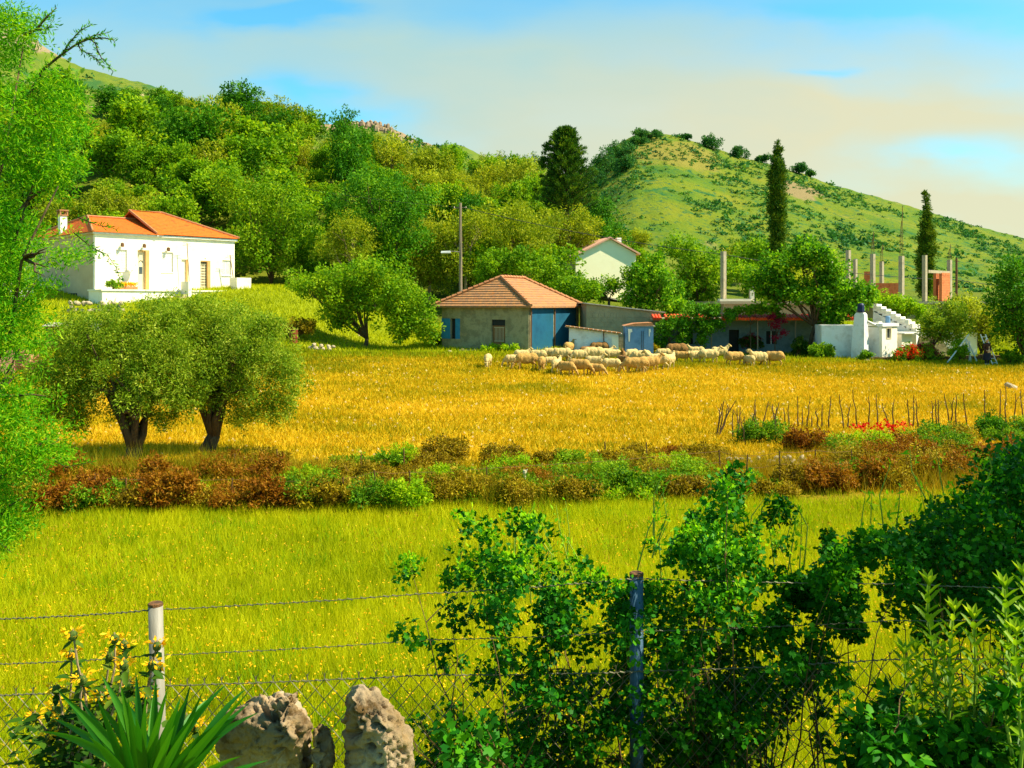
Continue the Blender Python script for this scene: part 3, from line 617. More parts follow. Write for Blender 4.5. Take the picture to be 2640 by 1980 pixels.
# ------------------------------------------------------------------ the old stone hut
def hut():
    yaw = math.atan2(-3.5, 6.2); fr0 = Fr((1.14, 63.5, 0), yaw); fr = Fr(fr0(-7.1, 0, 0), yaw); W, D, E = 7.1, 8.0, 3.85
    zb = .3; t = thing('hut', 'old grey rendered hut with hipped tile roof and barred brown door', 'hut', fr(3.5, 4, zb))
    dr = (4.15, 5.25, zb, 2.95); wn = (.75, 1.55, 1.55, 3.0)
    mb = MB(); wall_holes(mb, fr, 0, W, 0, .4, zb, E, [dr, wn]); mb.box(fr, 0, .4, .402, D, zb, E); mb.box(fr, .402, W-.402, D-.4, D, zb, E); mb.build('wall', M['hutwall'], t)
    mb = MB(); mb.box(fr, W-.4, W, .402, D, zb, E); mb.build('wall', M['hutwall'], t)
    mb = MB(); mb.box(fr, W+.01, W+.06, .35, 3.6, zb+.55, E-.1); mb.box(fr, W+.01, W+.06, 3.85, 7.3, zb+.55, E-.1); mb.build('blue_panel', M['blue'], t, label='dark blue sheet panels on the side wall')
    for v_ in (.15, 3.72): mb = MB(); mb.tube([fr(W+.1, v_, zb), fr(W+.12, v_, E)], .06, 6); mb.build('downpipe', M['rust'], t)
    mb = MB(); mb.box(fr, dr[0]+.002, dr[1]-.002, .16, .22, zb, dr[3]-.42); d = mb.build('door', M['wood'], t)
    mb = MB(); mb.box(fr, dr[0]+.002, dr[1]-.002, .1, .16, dr[3]-.42, dr[3]-.003); mb.build('lintel', M['dark'], d)
    mb = MB()
    for k in range(7): u = dr[0]+.24+k*.11; mb.tube([fr(u, .11, 1.45), fr(u, .11, 2.4)], .013, 5)
    mb.tube([fr(dr[0]+.16, .1, 1.45), fr(dr[1]-.14, .1, 1.45)], .022, 5); mb.tube([fr(dr[0]+.16, .1, 2.4), fr(dr[1]-.14, .1, 2.4)], .022, 5); mb.build('grille', M['cream'], d)
    mb = MB(); mb.box(fr, wn[0]+.002, wn[1]-.002, .2, .24, wn[2]+.002, wn[3]-.002); w = mb.build('window', M['dark'], t)
    mb = MB(); mb.box(fr, wn[0]-.75, wn[0]-.03, -.06, -.004, wn[2], wn[3]); mb.build('shutter', M['bluewood'], w)
    mb = MB(); mb.box(fr, wn[1]-.42, wn[1]-.01, .02, .07, wn[2]-.002, wn[3]-.004); mb.build('shutter', M['bluewood'], w)
    mb = MB(); o = .38; A = fr(-o-.35, -o, E); B = fr(W+o, -o, E); Cc = fr(W+o, D+o, E); Dd = fr(-o-.35, D+o, E); R0, R1 = fr(3.55, 2.3, 5.95), fr(3.55, 5.8, 5.95)
    roof_slope(mb, A, B, R0, R0, 12, .06); roof_slope(mb, B, Cc, R1, R0, 12, .05); roof_slope(mb, Cc, Dd, R1, R1, 12, .05); roof_slope(mb, Dd, A, R0, R1, 12, .05)
    mb.add([A, B, Cc, Dd, *(p-Vector((0, 0, .08)) for p in (A, B, Cc, Dd))], [(7, 6, 5, 4), (0, 4, 5, 1), (1, 5, 6, 2), (2, 6, 7, 3), (3, 7, 4, 0)])
    r = mb.build('roof', M['oldtile'], t)
    mb = MB(); up = Vector((0, 0, .1)); rnd = random.Random(4)
    for p, q in ((A, R0), (B, R0), (R0, R1), (R1, Cc), (R1, Dd)):
        n = max(6, int((q-p).length/.42))
        for i in range(n): mb.tube([p.lerp(q, i/n)+up+Vector((0, 0, rnd.uniform(-.015, .02))), p.lerp(q, (i+1.12)/n)+up*.7], [.13, .105], 6)
    mb.build('ridge_tile', M['ridge'], r)
hut()
# cinder-block shed beside it, seen end on, with a sloping sheet roof
def lean_shed(name, label, px0, px1, d, z0, pyl, pyr, depth, wm, rm, over=.25, yaw=0.0, cat='shed', th=.09):
    a = at(px0, 900, d); b = at(px1, 900, d); fr = Fr((a.x, a.y, 0), yaw); W = (b.x-a.x)/math.cos(yaw)
    zl = EYE-(pyl-HY)/F*d; zr = EYE-(pyr-HY)/F*d
    t = thing(name, label, cat, fr(W/2, depth/2, z0))
    mb = MB(); mb.hexa([fr(0, 0, z0), fr(W, 0, z0), fr(W, depth, z0), fr(0, depth, z0), fr(0, 0, zl), fr(W, 0, zr), fr(W, depth, zr), fr(0, depth, zl)]); mb.build('wall', wm, t)
    mb = MB(); s = (zr-zl)/W; e = .02
    mb.hexa([fr(-over, -over, zl-s*over+e), fr(W+over, -over, zr+s*over+e), fr(W+over, depth, zr+s*over+e), fr(-over, depth, zl-s*over+e), fr(-over, -over, zl-s*over+th), fr(W+over, -over, zr+s*over+th), fr(W+over, depth, zr+s*over+th), fr(-over, depth, zl-s*over+th)])
    r = mb.build('roof', rm, t); return t, fr, W, zl, zr, r
t, fr, W, zl, zr, r = lean_shed('block_shed', 'grey cinder block shed with sloping sheet roof beside the hut', 1512, 1706, 66.5, .2, 784, 806, 4.5, M['block'], M['tin'], yaw=.04)
mb = MB(); rnd = random.Random(2)
for i in range(9):                                                     # raised courses of the block work
    for k in range(13):
        u = k*.43+(i % 2)*.2; z = .35+i*.34; top = zl+(zr-zl)*(u+.4)/W
        if u+.40 < W and z+.31 < top-.05: mb.box(fr, u, u+.40, -.02, -.002, z, z+.315)
mb.build('block_course', M['block'], t)
t, fr, W, zl, zr, r = lean_shed('white_shed', 'small grey white shed with sloping tiled edge behind the flock', 1467, 1592, 61.5, .2, 845, 861, 2.6, M['white2'], M['tin'], yaw=-.12, th=.07)
mb = MB(); rnd = random.Random(5)
for i in range(12): u = -.2+i*(W+.4)/12; z = zl+(zr-zl)*u/W; mb.tube([fr(u, -.3, z+.1), fr(u+.28, -.3, z+.08)], [.06, .05], 6)
mb.build('edge_tile', M['oldtile'], r)
mb = MB(); mb.box(fr, W-.42, W+.02, -.05, -.003, .5, zr-.15); mb.build('door', M['white'], t); mb = MB(); mb.tube([fr(W-.9, -.15, .3), fr(W-.95, -.1, zl-.15)], .035, 5); mb.build('prop', M['rust'], t)
t, fr, W, zl, zr, r = lean_shed('blue_shed', 'pale blue box shed with white hung cloths between white shed and vines', 1612, 1684, 62, .2, 842, 842, 1.9, M['shedblue'], M['tin'], over=.12, yaw=-.05, th=.05)
mb = MB(); mb.tube([fr(W*.58, -.03, .3), fr(W*.58, -.03, zl-.3)], .015, 4); mb.tube([fr(W*.64, -.03, .3), fr(W*.64, -.03, zl-.3)], .015, 4); mb.build('door', M['dark'], t)
mb = MB(); mb.prism([fr(-.05, -.1, zl+.06), fr(W+.02, -.1, zl+.06), fr(W*.95, -.1, zl+.28), fr(W*.35, -.1, zl+.22)], Vector((0, 1.8, 0))); mb.build('roof_heap', M['ridge'], t)
for u, w, h, lab in ((.18, .26, .85, 'longer white cloth hung on the blue shed'), (1.55, .13, .5, 'shorter white cloth hung on the blue shed')):
    mb = MB(); mb.prism([fr(u, -.06, zl-.15), fr(u+w, -.06, zl-.15), fr(u+w*1.1, -.06, zl-.35), fr(u+w*.6, -.06, zl-.4), fr(u+w*.45, -.06, zl-.15-h), fr(u+w*.15, -.06, zl-.15-h)], fr.v*.025); mb.solo('cloth', M['white'], lab, 'cloth', 'cloths hung on the blue shed')

# ------------------------------------------------------------------ pale gabled house among the trees
d = 100.0
t = thing('gabled_house', 'pale gabled house half hidden in trees behind the hut', 'house', at(1565, 720, d))
fr = Fr(at(1484, 760, d)*Vector((1, 1, 0)) if False else Vector((at(1484, 0, d).x, d, 0)), .22); W = at(1648, 0, d).x-at(1484, 0, d).x
ze, za = EYE+125/F*d, EYE+171/F*d; um = W*.56; zr2 = EYE+133/F*d
mb = MB(); mb.prism([fr(0, 0, 4.0), fr(W, 0, 4.0), fr(W, 0, zr2), fr(um, 0, za), fr(0, 0, ze)], fr.v*8); mb.build('wall', M['pale'], t)
mb = MB(); mb.hexa([fr(um, -.35, za+.01), fr(W+.4, -.35, zr2-.15), fr(W+.4, 8.3, zr2-.15), fr(um, 8.3, za+.01), fr(um, -.35, za+.2), fr(W+.4, -.35, zr2+.03), fr(W+.4, 8.3, zr2+.03), fr(um, 8.3, za+.2)])
mb.hexa([fr(-.4, -.35, ze-.14), fr(um-.003, -.35, za+.01), fr(um-.003, 8.3, za+.01), fr(-.4, 8.3, ze-.14), fr(-.4, -.35, ze+.02), fr(um-.003, -.35, za+.2), fr(um-.003, 8.3, za+.2), fr(-.4, 8.3, ze+.02)]); r = mb.build('roof', pm('pinkish_tiles', [(.55, .27, .17), (.62, .34, .2)], 2, .8), t)
mb = MB(); mb.box(fr, um+1.9, um+2.4, 3, 3.6, za-.8, za+.35); mb.build('chimney', M['white2'], r)
mb = MB(); mb.box(fr, -1.5, -.003, .8, 6, 4.0, ze-2.2); w = mb.build('side_wing', M['white2'], t)
mb = MB(); mb.hexa([fr(-1.8, .5, ze-2.19), fr(-.004, .5, ze-1.75), fr(-.004, 6.2, ze-1.75), fr(-1.8, 6.2, ze-2.19), fr(-1.8, .5, ze-2.0), fr(-.004, .5, ze-1.55), fr(-.004, 6.2, ze-1.55), fr(-1.8, 6.2, ze-2.0)]); mb.build('wing_roof', M['redtile'], w)
mb = MB(); mb.hexa([fr(1.2, -1.2, ze-4.0), fr(W-.4, -1.2, ze-5.3), fr(W-.4, -.004, ze-5.2), fr(1.2, -.004, ze-3.9), fr(1.2, -1.2, ze-3.85), fr(W-.4, -1.2, ze-5.15), fr(W-.4, -.004, ze-5.05), fr(1.2, -.004, ze-3.75)]); mb.build('porch_roof', M['tin'], t)
mb = MB(); mb.box(fr, W+.01, W+1.1, .5, 3, ze-4.4, ze-2.4); mb.build('porch', M['reveal'], t)
mb = MB(); mb.tube([fr(W+.55, .3, 4.4), fr(W+.55, .3, ze-.8)], .08, 6); mb.build('downpipe', M['rust'], t)

# ------------------------------------------------------------------ long low house with red tile edge, its wall deep in shade
d = 66.0
t = thing('long_house', 'long low house with red tiled eave, shaded wall and vines', 'house', at(1900, 915, d))
x0 = at(1690, 0, d).x; x1 = at(2196, 0, d).x; fr = Fr((x0, d, 0), .03); W = (x1-x0)
dr = (5.75, 6.5, .1, 2.15); holes = [dr, (2.0, 3.1, 1.1, 2.1), (8.5, 9.3, 1.1, 2.05)]
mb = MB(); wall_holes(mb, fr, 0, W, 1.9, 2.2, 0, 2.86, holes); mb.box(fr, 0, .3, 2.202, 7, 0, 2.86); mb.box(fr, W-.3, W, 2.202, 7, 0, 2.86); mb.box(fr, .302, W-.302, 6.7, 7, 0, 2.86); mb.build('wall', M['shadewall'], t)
mb = MB(); mb.box(fr, dr[0]+.002, dr[1]-.002, 2.1, 2.15, dr[2], dr[3]-.002); mb.build('door', M['dark'], t)
for h in holes[1:]:
    mb = MB(); mb.box(fr, h[0]+.002, h[1]-.002, 2.06, 2.1, h[2]+.002, h[3]-.002); w = mb.build('window', M['dark'], t)
    mb = MB(); mu = (h[0]+h[1])/2; mb.box(fr, mu-.03, mu+.03, 2.02, 2.055, h[2]+.003, h[3]-.003); mb.build('frame', M['white2'], w)
mb = MB(); mb.box(fr, -.3, W+.1, -.2, 7.2, 2.863, 3.02); mb.build('roof', M['concrete'], t)
mb = MB(); rnd = random.Random(8); n = 64
for i in range(n):
    u = -.3+i*(W+.4)/n; 
    if rnd.random() < .93: mb.tube([fr(u+.1, -.62, 2.98+rnd.uniform(-.02, .02)), fr(u+.1, .15, 3.24)], [.125, .11], 6)
mb.build('eave_tile', M['redtile'], t)
for u in (.4, 3.9, 7.2, 9.9, 12.2):
    mb = MB(); mb.tube([fr(u, -.35, 0), fr(u, -.35, 2.86)], .05, 6); mb.build('post', M['pole'], t)

# ------------------------------------------------------------------ unfinished concrete building behind
d = 74.0; SZ = 4.35
t = thing('unfinished_building', 'unfinished building of bare concrete columns and orange hollow brick', 'building', at(2200, 800, d))
def colm(px, dd, ytop, w=.36, z0=SZ-.3, label=None):
    c = at(px, ytop, dd); f = Fr((c.x, c.y, 0), .62); mb = MB(); mb.box(f, -w/2, w/2, -w/2, w/2, z0, c.z); o = mb.build('column', M['concrete'], t, label=label)
    return c, o
x0 = at(1860, 0, d).x; fs = Fr((x0, d-3, 0), .0)
mb = MB(); mb.box(fs, -.5, 20.5, 0, 11, 2.9, SZ-.32); mb.build('storey', M['concrete'], t)
mb = MB(); mb.box(fs, -.9, 20.9, -.4, 11.4, SZ-.318, SZ-.1); mb.build('floor_slab', M['concrete'], t)
for px, dd, yt, w, rb in ((1865, 72, 648, .32, 0), (1937, 74, 745, .26, 0), (2144, 74, 668, .28, 0), (2187, 76, 645, .30, 0), (2205, 80, 668, .26, 0), (2250, 75, 655, .30, 60), (2273, 80, 674, .27, 45), (2324, 73, 660, .32, 130), (2384, 73, 658, .28, 0), (2448, 76, 670, .29, 40)):
    c, o = colm(px, dd, yt, w)
    if rb:
        mb = MB()
        for dx, dy in ((-.1, -.1), (.1, -.1), (.1, .1), (-.1, .1)): mb.tube([c+Vector((dx, dy, -.1)), c+Vector((dx*.6, dy*.6, rb*.5/F*dd)), c+Vector((dx*.3+.05, dy*.2, rb*(1.0 if dx > 0 else .7)/F*dd))], .014, 4)
        mb.build('reinforcing_bar', M['rust'], o)
a = at(2388, 700, 73.2); b = at(2446, 700, 75.8); mb = MB(); fb = Fr((a.x, a.y, 0), math.atan2(b.y-a.y, b.x-a.x)); ln = (Vector((b.x, b.y, 0))-Vector((a.x, a.y, 0))).length
mb.box(fb, .1, ln-.1, -.15, .15, a.z-.1, a.z+.12); mb.build('beam', M['concrete'], t)
def bwall(pxa, pxb, ya, yb, dd, label=None, turn=.35, z0=None):
    A = at(pxa, ya, dd); f = Fr((A.x, A.y, 0), turn); w = (at(pxb, 0, dd).x-A.x)/max(.3, math.cos(turn)-math.sin(turn)*A.x/dd)
    mb = MB(); zt = A.z; zb = z0 if z0 is not None else EYE-(yb-HY)/F*dd; mb.box(f, 0, w, 0, .22, zb, zt); o = mb.build('brick_wall', M['brick'], t, label=label)
    mb = MB(); n = max(2, int((zt-zb)/.2))
    for i in range(n):
        k = int(w/.3)+1; z = zb+i*(zt-zb)/n
        for j in range(k):
            u0 = j*w/k; mb.box(f, u0+.008, u0+w/k-.008, -.012, -.002, z+.01, z+(zt-zb)/n-.008)
    mb.build('brick_course', M['brick'], o)
bwall(2258, 2316, 730, 770, 76, 'low shaded brick wall between two columns', turn=-.35, z0=SZ-.1)
bwall(2413, 2430, 702, 760, 75.5, 'narrow orange brick panel under the beam', turn=.7, z0=3.6); bwall(2428, 2449, 703, 790, 74.6, 'tall orange brick panel beside the last column', turn=.7, z0=3.3)
bwall(2126, 2138, 696, 760, 76, turn=.6, z0=SZ-.1); bwall(2150, 2166, 700, 760, 76.5, turn=.5, z0=SZ-.1); bwall(2228, 2250, 700, 770, 77, turn=-.3, z0=SZ-.1); bwall(2222, 2250, 762, 800, 72.5, turn=-.3, z0=3.0)
mb = MB(); f = Fr(at(1868, 0, 71.2)*Vector((1, 1, 0)), 0); mb.box(f, -.4, 2.0, -.2, .6, SZ-.097, SZ+.08); mb.box(f, 2.02, 2.25, -.1, .3, SZ-.097, SZ+1.15); mb.build('parapet', M['white'], t)
t2 = thing('slim_post', 'thin dark timber post standing right of the brick panels', 'post', gp(2466, 79)); c = at(2466, 665, 79)
mb = MB(); mb.tube([gp(2466, 79)-Vector((0, 0, .3)), c], [.12, .09], 7); mb.tube([c+Vector((-.25, 0, -.25)), c+Vector((.25, 0, -.3))], .03, 5); mb.build('pole', M['rust'], t2)

# ------------------------------------------------------------------ whitewashed cottage with a stair and a big chimney (right)
d = 62.0
t = thing('cottage', 'whitewashed cottage with big tapering chimney and zigzag outside stair', 'house', at(2270, 930, d))
def zz(py, dd=d): return EYE-(py-HY)/F*dd
TH = .62
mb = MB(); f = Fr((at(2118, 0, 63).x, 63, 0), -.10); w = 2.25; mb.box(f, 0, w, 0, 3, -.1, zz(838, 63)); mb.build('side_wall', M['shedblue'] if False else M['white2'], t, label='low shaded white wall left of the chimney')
f = Fr((at(2228, 0, 61.4).x, 61.4, 0), TH)                             # corner frame: u runs right and away (lit face), v runs left and away (shaded face)
zb = -.1; z1, z2, z3 = zz(880, 61.4), zz(812, 61.4), zz(806, 61.4)
def ring(u0, u1, v0, v1, z): return [f(u0, v0, z), f(u1, v0, z), f(u1, v1, z), f(u0, v1, z)]
mb = MB(); R = [ring(0, .62, 0, 1.05, zb), ring(.02, .55, .02, .95, z1), ring(.16, .5, .10, .84, z2), ring(.2, .46, .2, .74, z3)]
vs = sum(R, []); fsx = [(i*4+k, i*4+(k+1) % 4, (i+1)*4+(k+1) % 4, (i+1)*4+k) for i in range(3) for k in range(4)]+[(3, 2, 1, 0), (12, 13, 14, 15)]
mb.add(vs, fsx); ch = mb.build('chimney', M['white2'], t)
mb = MB(); c = f(.33, .47, z3); mb.tube([c, c+Vector((0, 0, .1)), c+Vector((0, 0, .5)), c+Vector((0, 0, .62))], [.2, .24, .22, .14], 12); mb.build('chimney_pot', M['bluetin'], ch)
mb = MB(); mb.tube([f(.5, .1, zz(828)), f(1.1, -.1, zz(838))], .09, 7); mb.build('drain_spout', M['white2'], t)
f2 = Fr((at(2274, 0, 61.6).x, 61.6, 0), TH); zt = zz(838, 61.6); zw = zz(842, 61.6)
mb = MB(); wall_holes(mb, f2, 0, 1.75, 0, .2, zb, zw, [(.52, 1.0, zz(872, 61.6), zz(847, 61.6))]); mb.build('front_wall', M['white'], t)
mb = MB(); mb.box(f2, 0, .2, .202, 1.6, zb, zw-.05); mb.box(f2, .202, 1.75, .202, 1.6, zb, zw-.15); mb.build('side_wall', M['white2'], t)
mb = MB(); mb.box(f2, -.06, 1.82, -.08, 1.7, zw+.003, zw+.2); mb.build('roof', M['white2'], t)
mb = MB(); mb.box(f2, .522, .998, .1, .14, zz(872, 61.6)+.002, zz(847, 61.6)-.002); w_ = mb.build('window', M['glass'], t)
mb = MB(); za, zb_ = zz(872, 61.6), zz(847, 61.6)
for q in ((.47, .52, za-.05, zb_+.05), (1.0, 1.05, za-.05, zb_+.05)): mb.box(f2, q[0], q[1], -.03, -.003, q[2], q[3])
mb.box(f2, .52, 1.0, -.03, -.003, zb_, zb_+.05); mb.box(f2, .52, 1.0, -.03, -.003, za-.05, za); mb.build('frame', M['cream'], w_)
f3 = Fr((at(2325, 0, 62.8).x, 62.8, 0), TH-.15)
mb = MB(); mb.box(f3, 0, 1.0, 0, 2, -.1, zz(862, 62.8)); mb.build('lower_wall', M['white'], t); mb = MB(); mb.box(f3, -.05, 1.7, -.25, 2.2, zz(861, 62.8), zz(857, 62.8)); mb.build('porch_roof', M['white2'], t)
# stair: rises to the left, its whitewashed steps stand out stepwise against the shrubs
mb = MB(); N = 9; p0 = at(2250, 784, 66); p1 = at(2362, 843, 64.2); fst = Fr((p0.x, p0.y, 0), math.atan2(p1.y-p0.y, p1.x-p0.x)); L_ = (Vector((p1.x, p1.y, 0))-Vector((p0.x, p0.y, 0))).length
mb2 = MB()
for i in range(N):
    u0 = i*L_/N; zt = p0.z-(p0.z-p1.z)*i/N; mb.box(fst, u0, u0+L_/N-.003, 0, 1.0, zt-.5, zt); mb2.box(fst, u0-.06, u0+L_/N, -.14, -.003, zt-.20, zt+.03)
mb.build('stair', M['white2'], t); mb2.build('stair_edge', M['white'], t)
mb = MB(); mb.hexa([fst(0, .05, p0.z-1.3), fst(L_, .05, .0), fst(L_, .9, .0), fst(0, .9, p0.z-1.3), fst(0, .05, p0.z-.52), fst(L_, .05, p1.z-.42), fst(L_, .9, p1.z-.42), fst(0, .9, p0.z-.52)]); mb.build('stair_wall', M['white2'], t)
mb = MB(); c = at(2289, 815, 63.4); mb.tube([c-Vector((0, 0, 1.1)), c-Vector((0, 0, .05)), c+Vector((0, 0, .02))], [.16, .16, .12], 10); mb.build('roof_pipe', M['shedblue'], t)
for px, py in ((2266, 833), (2352, 838), (2342, 828)):
    mb = MB(); c = at(px, py, 63.2); fr = Fr((c.x, c.y, 0), TH); mb.box(fr, -.18, .18, -.12, .12, c.z-.22, c.z+.1); mb.build('masonry_block', M['white'], t)
f4 = Fr((at(2425, 0, 65).x, 65, 0), .1)
t3 = thing('annexe', 'white lean-to annexe behind the small tree and garden poles', 'annexe', f4(1.5, 1.5, .1))
mb = MB(); mb.prism([f4(-.2, 0, 0), f4(2.7, 0, 0), f4(2.7, 0, zz(858, 65)), f4(1.0, 0, zz(858, 65)), f4(0, 0, zz(868, 65))], f4.v*3); mb.build('wall', M['white'], t3)
mb = MB(); mb.prism([f4(-2.2, -.6, 0), f4(1.15, -.6, 0), f4(-.6, -.6, zz(867, 65)), f4(-1.6, -.6, zz(866, 65))], f4.v*.58); mb.build('ramp_wall', M['hutwall'], t3)

# ------------------------------------------------------------------ utility pole, street lamp and wires
pb = gp(1188, 75); pt = at(1187, 523, 75)
t = thing('utility_pole', 'tall grey timber utility pole standing behind the hut roof', 'pole', pb)
mb = MB(); mb.tube([pb-Vector((0, 0, .5)), pb.lerp(pt, .5), pt], [.16, .13, .10], 8); mb.build('pole', M['pole'], t)
mb = MB(); c = at(1187, 536, 75); mb.tube([c+Vector((-.55, 0, -.02)), c+Vector((.5, 0, .03))], .035, 5); mb.build('crossarm', M['pole'], t)
mb = MB()
for dx in (-.5, .45): mb.tube([c+Vector((dx, 0, .02)), c+Vector((dx, 0, .12))], [.045, .03], 6)
mb.build('insulator', M['cream'], t)
t = thing('street_lamp', 'white street lamp head on a thin arm left of the utility pole', 'street lamp', at(1187, 648, 74.85))
c = at(1150, 648, 74.8); mb = MB(); mb.tube([at(1186, 650, 74.85), at(1172, 648, 74.8), c], .03, 6); mb.build('arm', M['galv'], t)
mb = MB(); mb.hexa([c+Vector(v) for v in ((-.42, -.14, -.12), (.36, -.14, -.12), (.36, .14, -.12), (-.42, .14, -.12), (-.38, -.1, .02), (.36, -.12, .04), (.36, .12, .04), (-.38, .1, .02))]); l = mb.build('lamp_head', M['white2'], t)
mb = MB(); mb.hexa([c+Vector(v) for v in ((-.38, -.13, -.16), (.3, -.13, -.16), (.3, .13, -.16), (-.38, .13, -.16), (-.40, -.135, -.123), (.34, -.135, -.123), (.34, .135, -.123), (-.4, .135, -.123))]); mb.build('lamp_cover', M['white'], l)
def wire_path(P, sag, n=16): 
    out = []
    for a, b in zip(P[:-1], P[1:]): out += [a.lerp(b, i/n)-Vector((0, 0, sag*4*(i/n)*(1-i/n))) for i in range(n)]
    return out+[P[-1]]
mb = MB(); mb.tube(wire_path([at(1191, 534, 75), at(1867, 656, 72), at(2466, 722, 79), at(3000, 760, 84)], .35), .022, 4); mb.solo('power_line', M['dark'], 'thin dark power line running right from the utility pole', 'wire')
mb = MB(); mb.tube(wire_path([at(1184, 534, 75), at(700, 470, 96)], .3), .016, 4); mb.solo('power_line', M['dark'], 'thin dark wire running left from the utility pole into the trees', 'wire')
# ------------------------------------------------------------------ far hill trees and scrub
R_ = np.random.default_rng(11)
def hill_tree(label, px, py, w, h, kind='scrub', hill=cone_hill, name='round_tree', n=2600):
    b = hill.find(px, py+h*.5) if True else None; d = b.y; r = w/F*d/2; rng = np.random.default_rng(int(px)); H = h/F*d
    c = at(px, py, d); base = Vector((c.x, d, min(float(hill.z(c.x, d)), c.z)-.4))
    lob = [(c.x+rng.normal()*r*.3, d+rng.normal()*r*.3, c.z+rng.normal()*H*.12, min(r, H*.6)*.75) for _ in range(4)]
    for k in np.linspace(-.65, .65, max(2, int(w/h*2))): lob.append((c.x+k*r, d+rng.normal()*r*.3, c.z-.1*H+rng.normal()*H*.08, H*.42))
    plant_at(name, label, 'tree', base, lob, rng, LM[kind], n, .5, .28, M['bark'], r=.2, limbs=4)
hill_tree('flat clipped looking grove on the very top of the conical hill', 1668, 346, 100, 22, n=5000, name='hilltop_grove')
hill_tree('low flat bush right of the grove on the hilltop ridge', 1765, 352, 40, 12)
hill_tree('biggest round tree on the skyline of the conical hill', 1836, 366, 42, 36); hill_tree('second round tree on the conical skyline, lower than the biggest', 1908, 390, 50, 36)
hill_tree('long low thicket on the skyline left of the tall cypress', 1965, 410, 46, 16); hill_tree('small tree on the skyline just right of the tall cypress', 2060, 434, 30, 28); hill_tree('low bush right of the small skyline tree', 2090, 446, 26, 12)
for i, (px, py, w, h) in enumerate([(1560, 420, 70, 60), (1598, 385, 60, 50), (1530, 455, 60, 50), (1500, 470, 60, 40), (1610, 420, 46, 40), (1640, 362, 60, 22)]):
    hill_tree(('dark bushy tree on the steep left flank of the conical hill'), px, py, w, h, n=3000); bpy.context.scene.objects[-1]
for o in COL.objects:
    if o.get('label') == 'dark bushy tree on the steep left flank of the conical hill': o['group'] = 'trees on the left flank of the conical hill'
def scrub(name, hill, n, rng, pxr, pyr, size, mat, dens=None):
    P = []; S = []
    while len(P) < n:
        px = rng.uniform(*pxr); d = rng.uniform(hill.d0+5, hill.dr-1); x = (px-CX)/F*d
        if dens is not None and rng.random() > dens(px, d, x): continue
        P.append((x, d, float(hill.z(x, d)))); S.append(size*rng.lognormal(0, .45))
    P = np.array(P); S = np.array(S); k = 20; idx = np.repeat(np.arange(n), k); dd = rdir(rng, n*k); dd[:, 2] = np.abs(dd[:, 2])
    off = dd*(S[idx]*rng.uniform(.4, 1, n*k))[:, None]*np.array([1.35, 1.2, .75])
    T = np.clip(.45+.22*rng.normal(size=n)[idx]+.12*rng.normal(size=n*k), 0, 1)
    me = leaf_mesh(name, mat, P[idx]+off, rdir(rng, n*k), unit(dd+.6*rdir(rng, n*k)), S[idx]*.7, S[idx]*.5, T)
    tag(link(name, me), None, None, kind='stuff')
def dens(px, d, x): return float(np.clip(.35+1.3*vnoise(x, d*.6, 44, 3, .06)+(.35 if px < 1680 and d < 240 else 0), .02, 1))
scrub('hill_scrub', cone_hill, 4200, R_, (1400, 2660), None, .52, LM['scrub'], dens)
scrub('ridge_scrub', rock_hill, 900, R_, (-50, 1500), None, 1.0, LM['scrub'], lambda px, d, x: (.9 if px > 990 else .12))
# rocks on the far ridge: outcrops standing out of the slope
mbr = MB(); rnd = random.Random(3)
for i in range(70):
    px = rnd.uniform(880, 1010) if i < 50 else rnd.uniform(30, 100); d = 350-rnd.uniform(0, 14); x = (px-CX)/F*d; z = float(rock_hill.z(x, d)); s = rnd.uniform(.6, 1.7)
    mbr.ell((x, d, z+.2*s), (s*.8, s*.7, s*rnd.uniform(.8, 1.5)), 5, 4, Matrix.Rotation(rnd.uniform(0, 3), 3, 'Z'))
o = link('rock_outcrop', mbr.mesh('rock_outcrop', M['outcrop'])); tag(o, None, None, kind='stuff')

# ------------------------------------------------------------------ the wood on the hillside: prototypes, then one object per tree
def proto_tree(name, seed, kind, W, H, n, ln, wd, wood, sub=13, subr=.31, nl=11, tall=1.0):
    rng = np.random.default_rng(seed); lob = []; tall = rng.uniform(.85, 1.2)
    for i in range(nl):
        a = rng.uniform(0, 6.28); q = rng.uniform(.12, .80)*W/2; z = H*(rng.uniform(.36, .86)-.18*q/W); r = W*rng.uniform(.11, .25)
        lob.append((q*math.cos(a), q*math.sin(a), z*tall, r))
    lob.append((rng.normal()*.4, rng.normal()*.4, H*.66*tall, W*.25)); lob.append((0, 0, H*.45, W*.31))
    t = plant_at(name, 'x', 'tree', (0, 0, 0), lob, rng, LM[kind], n, ln, wd, M[wood], r=.16, fork=(0, 0, H*.3), limbs=5, sub=sub, subr=subr, tint=(.5, .26), kout=.25)
    remember(t); return t
PT = {}
PT['olive'] = [proto_tree('olive_tree', 100+i, 'olivefar', 6.2, 5.6, 4600, .30, .13, 'bark2') for i in range(4)]
PT['broad'] = [proto_tree('broadleaf_tree', 200+i, 'green', 6.0, 6.6, 4600, .30, .20, 'bark') for i in range(3)]
PT['dark'] = [proto_tree('evergreen_oak', 300+i, 'dark', 5.6, 6.4, 4600, .27, .18, 'bark') for i in range(2)]
USED = set()
def plant_copy(kind, p, s, rng, label, group, sz=1.0):
    pr = PT[kind][int(rng.integers(len(PT[kind])))]
    o = pr if pr.name not in USED else copy_tree(pr)
    USED.add(pr.name); o.location = p; o.rotation_euler = (0, 0, rng.uniform(0, 6.28)); o.scale = (s*rng.uniform(.82, 1.25), s*rng.uniform(.82, 1.25), s*sz*rng.uniform(.8, 1.22)); o['label'] = label; o['group'] = group; return o
